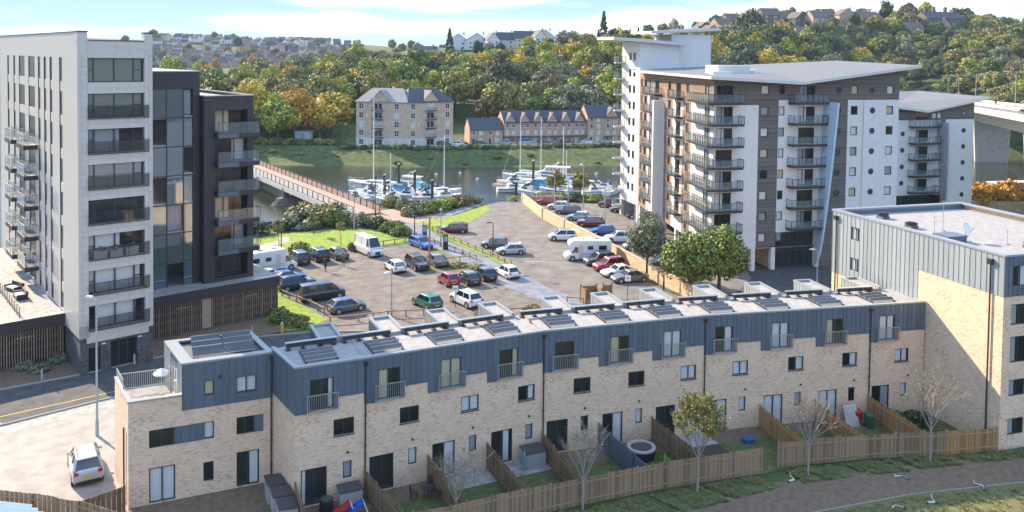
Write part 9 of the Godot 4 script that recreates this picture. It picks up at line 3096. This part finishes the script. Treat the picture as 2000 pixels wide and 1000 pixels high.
func build_hill_town() -> void:
	var r := RandomNumberGenerator.new()
	r.seed = 99
	# grey-roofed row on the central skyline
	var row := [[-33.5, -500, 12, "grey-roofed house at the left end of the skyline row", 0.2, true], [-22.0, -498, 14, "white-gabled house second from left in the skyline row", 0.15, true], [-4.5, -500, 12, "grey-roofed house in the middle of the skyline row", 0.2, false], [7.0, -502, 13, "long grey-roofed house right of the row's middle", 0.2, false], [19.0, -500, 12, "white-gabled house near the right end of the skyline row", 0.15, true], [-12.5, -490, 8, "small white-gabled house below the skyline row", 0.3, true], [15.5, -490, 7, "small house below the right end of the skyline row", 0.3, true], [-50.0, -480, 12, "grey-roofed house among trees left of the skyline row", -0.2, false]]
	for q in row:
		town_house(q[3], q[0], q[1], q[4], q[2], 9, 5.6, 10.2, "render_white" if q[5] else "panel_grey", "slate", "", q[5])
	var bl := town_house("long bungalow with red tiled roof on the wooded slope", -34.5, -436, 0.05, 20, 9, 3.0, 5.6, "render_white", "tile_red", "")
	bl.set_meta("category", "bungalow")
	# skyline at the right
	for k in 16:
		town_house("brown-roofed brick house on the right skyline, %s from the left" % ORD[k], 116.0 + 9.6 * k, -502 + 7 * sin(k * 2.1), 0.25 + 0.2 * sin(k * 1.3), 11, 9, 5.4, 9.6, "red_brick" if k % 2 else "mossy_stone", "tile_brown", "brick houses on the right skyline", k % 3 == 0)
	for k in 8:
		town_house("lower brown-roofed house behind the lift tower, %s from the left" % ORD[k], 90 + 10.5 * k, -462 + 5 * sin(k * 1.7), 0.3, 10, 8, 5.0, 8.6, "red_brick", "tile_brown", "houses behind the lift tower", k % 2 == 0)
	var ms := town_house("dark mansion with many chimneys on the right skyline", 262, -505, 0.2, 26, 12, 8, 12, "mossy_stone", "slate", "")
	for x in [-10.0, -4.0, 4.0, 10.0]:
		var mb := MB.new()
		mb.box(x - 0.9, 11, -0.7, x + 0.9, 15.2, 0.7)
		part(mb, "chimney", M.mossy_stone, ms)
	for k in 7:
		var x := 92.0 + 7.6 * k + 3.0 * sin(k * 2.0)
		lamp_post("tall grey lamp beyond the white flats' roof, %s from the left" % ORD[k], Vector2(x, -360), 12.5, 0.5, 0.3 * k, "grey_paint", "road lamps behind the white flats").position.y = land_height(x, -360)
	# the packed hillside at the left
	for j in 13:
		var z := -770.0 - 25.0 * j
		var x0 := z * 0.445
		var x1 := z * 0.19
		var k := 0
		var x := x0 + r.randf_range(0, 14)
		while x < x1:
			if r.randf() < 0.82:
				var light := j > 9 and r.randf() < 0.6
				town_house("small %s house in the packed far hillside town" % ("white" if light else "brown-roofed"), x, z + r.randf_range(-5, 5), r.randf_range(-0.12, 0.25), 8.6, 8.0, 5.2, 8.6, "render_white" if light else ["red_brick", "buff_brick_far", "panel_grey"][r.randi() % 3], "tile_brown" if r.randf() < 0.6 else "slate", "white houses of the far town" if light else "houses of the far town", r.randf() < 0.2)
			x += 10.4 + r.randf_range(0, 3.4)
			k += 1
	var rd := MB.new()
	var pts := [[-128, -345], [-104, -322], [-84, -312], [-70, -309]]
	for i in pts.size() - 1:
		var a := Vector3(pts[i][0], land_height(pts[i][0], pts[i][1]) + 0.9, pts[i][1])
		var b := Vector3(pts[i + 1][0], land_height(pts[i + 1][0], pts[i + 1][1]) + 0.9, pts[i + 1][1])
		rd.bar(a, b, 9.0, 0.4)
	setting(part(rd, "distant_road", M.old_tarmac, self), "distant road among the trees at the left")


func build_people() -> void:
	person("person in dark top, shorts and bare legs standing in the car park", Vector3(-23.7, 0.02, -104.4), deg_to_rad(160), [Color(0.03, 0.03, 0.035), Color(0.03, 0.03, 0.04), Color(0.42, 0.26, 0.18)])
	person("person in brown jacket and dark trousers nearer the white van", Vector3(-22.0, 0.02, -107.3), deg_to_rad(200), [Color(0.20, 0.13, 0.09), Color(0.03, 0.03, 0.035), Color(0.03, 0.03, 0.035)])


func person(label: String, at: Vector3, turn: float, wear: Array) -> void:
	# jointed figure as one smooth skin: bones with radii blended into one field
	var t := thing("person", label, "person", at, turn, "people in the car park")
	var skin := Color(0.42, 0.26, 0.18)
	var hair := Color(0.035, 0.022, 0.015)
	var shoe := Color(0.03, 0.03, 0.03)
	var J := {"hip": Vector3(0, 0.93, 0), "chest": Vector3(0, 1.32, 0.0), "neck": Vector3(0, 1.48, 0.0), "head": Vector3(0, 1.63, 0.02)}
	# [a, b, ra, rb, colour]
	var bones := [[J.hip, J.chest, 0.135, 0.16, wear[0]], [J.chest, J.neck, 0.13, 0.06, wear[0]], [J.neck, J.head, 0.055, 0.06, skin], [Vector3(0, 1.61, 0.015), Vector3(0, 1.68, 0.0), 0.085, 0.095, skin], [Vector3(0, 1.70, -0.02), Vector3(0, 1.66, -0.045), 0.095, 0.085, hair], [Vector3(0, 1.625, 0.1), Vector3(0, 1.605, 0.108), 0.016, 0.02, skin]]
	for s in [-1.0, 1.0]:
		var sw: float = 0.06 * s
		bones.append([Vector3(0.16 * s, 1.42, 0), Vector3(0.235 * s, 1.14, 0.01 - sw * 0.5), 0.062, 0.046, wear[0]])
		bones.append([Vector3(0.235 * s, 1.14, 0.01 - sw * 0.5), Vector3(0.24 * s, 0.90, 0.09 - sw), 0.043, 0.03, skin if wear[2] == skin else wear[0]])
		bones.append([Vector3(0.24 * s, 0.90, 0.09 - sw), Vector3(0.237 * s, 0.83, 0.11 - sw), 0.034, 0.03, skin])
		for f in 4:
			bones.append([Vector3(0.237 * s + 0.004 * s, 0.83, 0.08 - sw + 0.02 * f), Vector3(0.228 * s, 0.745 + 0.008 * absf(f - 1.5), 0.095 - sw + 0.018 * f), 0.0105, 0.009, skin])
		bones.append([Vector3(0.225 * s, 0.85, 0.13 - sw), Vector3(0.212 * s, 0.80, 0.155 - sw), 0.012, 0.01, skin])
		bones.append([Vector3(0.09 * s, 0.92, 0), Vector3(0.1 * s, 0.50, 0.03 + sw), 0.092, 0.062, wear[1]])
		bones.append([Vector3(0.1 * s, 0.50, 0.03 + sw), Vector3(0.105 * s, 0.09, -0.01 + sw * 1.6), 0.058, 0.038, wear[2]])
		bones.append([Vector3(0.105 * s, 0.06, -0.03 + sw * 1.6), Vector3(0.115 * s, 0.045, 0.15 + sw * 1.6), 0.045, 0.038, shoe])
	var cell := 0.022
	var lo := Vector3(-0.36, -0.04, -0.22)
	var n := Vector3i(33, 84, 24)
	var field := PackedFloat32Array()
	field.resize(n.x * n.y * n.z)
	field.fill(1.0)
	var near := PackedInt32Array()
	near.resize(n.x * n.y * n.z)
	for bi in bones.size():
		var b: Array = bones[bi]
		var a: Vector3 = b[0]
		var e: Vector3 = b[1]
		var pad := 0.09
		var m0 := a.min(e) - Vector3.ONE * (maxf(b[2], b[3]) + pad)
		var m1 := a.max(e) + Vector3.ONE * (maxf(b[2], b[3]) + pad)
		var i0 := Vector3i(((m0 - lo) / cell).floor()).clamp(Vector3i.ZERO, n - Vector3i.ONE)
		var i1 := Vector3i(((m1 - lo) / cell).ceil()).clamp(Vector3i.ZERO, n - Vector3i.ONE)
		var ab := e - a
		var l2 := ab.length_squared()
		for z in range(i0.z, i1.z + 1):
			for y in range(i0.y, i1.y + 1):
				for x in range(i0.x, i1.x + 1):
					var p := lo + Vector3(x, y, z) * cell
					var k := clampf((p - a).dot(ab) / l2, 0.0, 1.0)
					var d: float = p.distance_to(a + ab * k) - lerpf(b[2], b[3], k)
					var id := (z * n.y + y) * n.x + x
					var o := field[id]
					if d < o:
						near[id] = bi
					var sm := 0.025
					var hh := maxf(sm - absf(o - d), 0.0) / sm
					field[id] = minf(o, d) - hh * hh * sm * 0.25
	# surface nets
	var vert := {}
	var vcol := {}
	for z in n.z - 1:
		for y in n.y - 1:
			for x in n.x - 1:
				var base := (z * n.y + y) * n.x + x
				var inside := 0
				var sum := Vector3.ZERO
				var cnt := 0
				var f := []
				for c in 8:
					var q := field[base + (c & 1) + ((c >> 1) & 1) * n.x + ((c >> 2) & 1) * n.x * n.y]
					f.append(q)
					if q < 0.0:
						inside += 1
				if inside == 0 or inside == 8:
					continue
				for e in [[0, 1], [2, 3], [4, 5], [6, 7], [0, 2], [1, 3], [4, 6], [5, 7], [0, 4], [1, 5], [2, 6], [3, 7]]:
					var fa: float = f[e[0]]
					var fb: float = f[e[1]]
					if (fa < 0.0) != (fb < 0.0):
						var k := fa / (fa - fb)
						var pa := Vector3(e[0] & 1, (e[0] >> 1) & 1, (e[0] >> 2) & 1)
						var pb := Vector3(e[1] & 1, (e[1] >> 1) & 1, (e[1] >> 2) & 1)
						sum += pa.lerp(pb, k)
						cnt += 1
				vert[base] = lo + (Vector3(x, y, z) + sum / cnt) * cell
				vcol[base] = bones[near[base]][4]
	var mb := MB.new()
	mb.tint = true
	var sx := 1
	var sy := n.x
	var sz := n.x * n.y
	for z in range(1, n.z - 1):
		for y in range(1, n.y - 1):
			for x in range(1, n.x - 1):
				var base := (z * n.y + y) * n.x + x
				var fa := field[base]
				for ax in [[sx, sy, sz], [sy, sz, sx], [sz, sx, sy]]:
					var fb := field[base + ax[0]]
					if (fa < 0.0) != (fb < 0.0):
						var q := [base, base - ax[1], base - ax[1] - ax[2], base - ax[2]]
						if q.all(func(i): return vert.has(i)):
							var o := Vector3(1 if ax[0] == sx else 0, 1 if ax[0] == sy else 0, 1 if ax[0] == sz else 0)
							if fb < 0.0:
								o = -o
							mb.col = vcol[base]
							mb.quad(vert[q[0]], vert[q[1]], vert[q[2]], vert[q[3]], o)
	part(mb, "body", M.tinted, t)
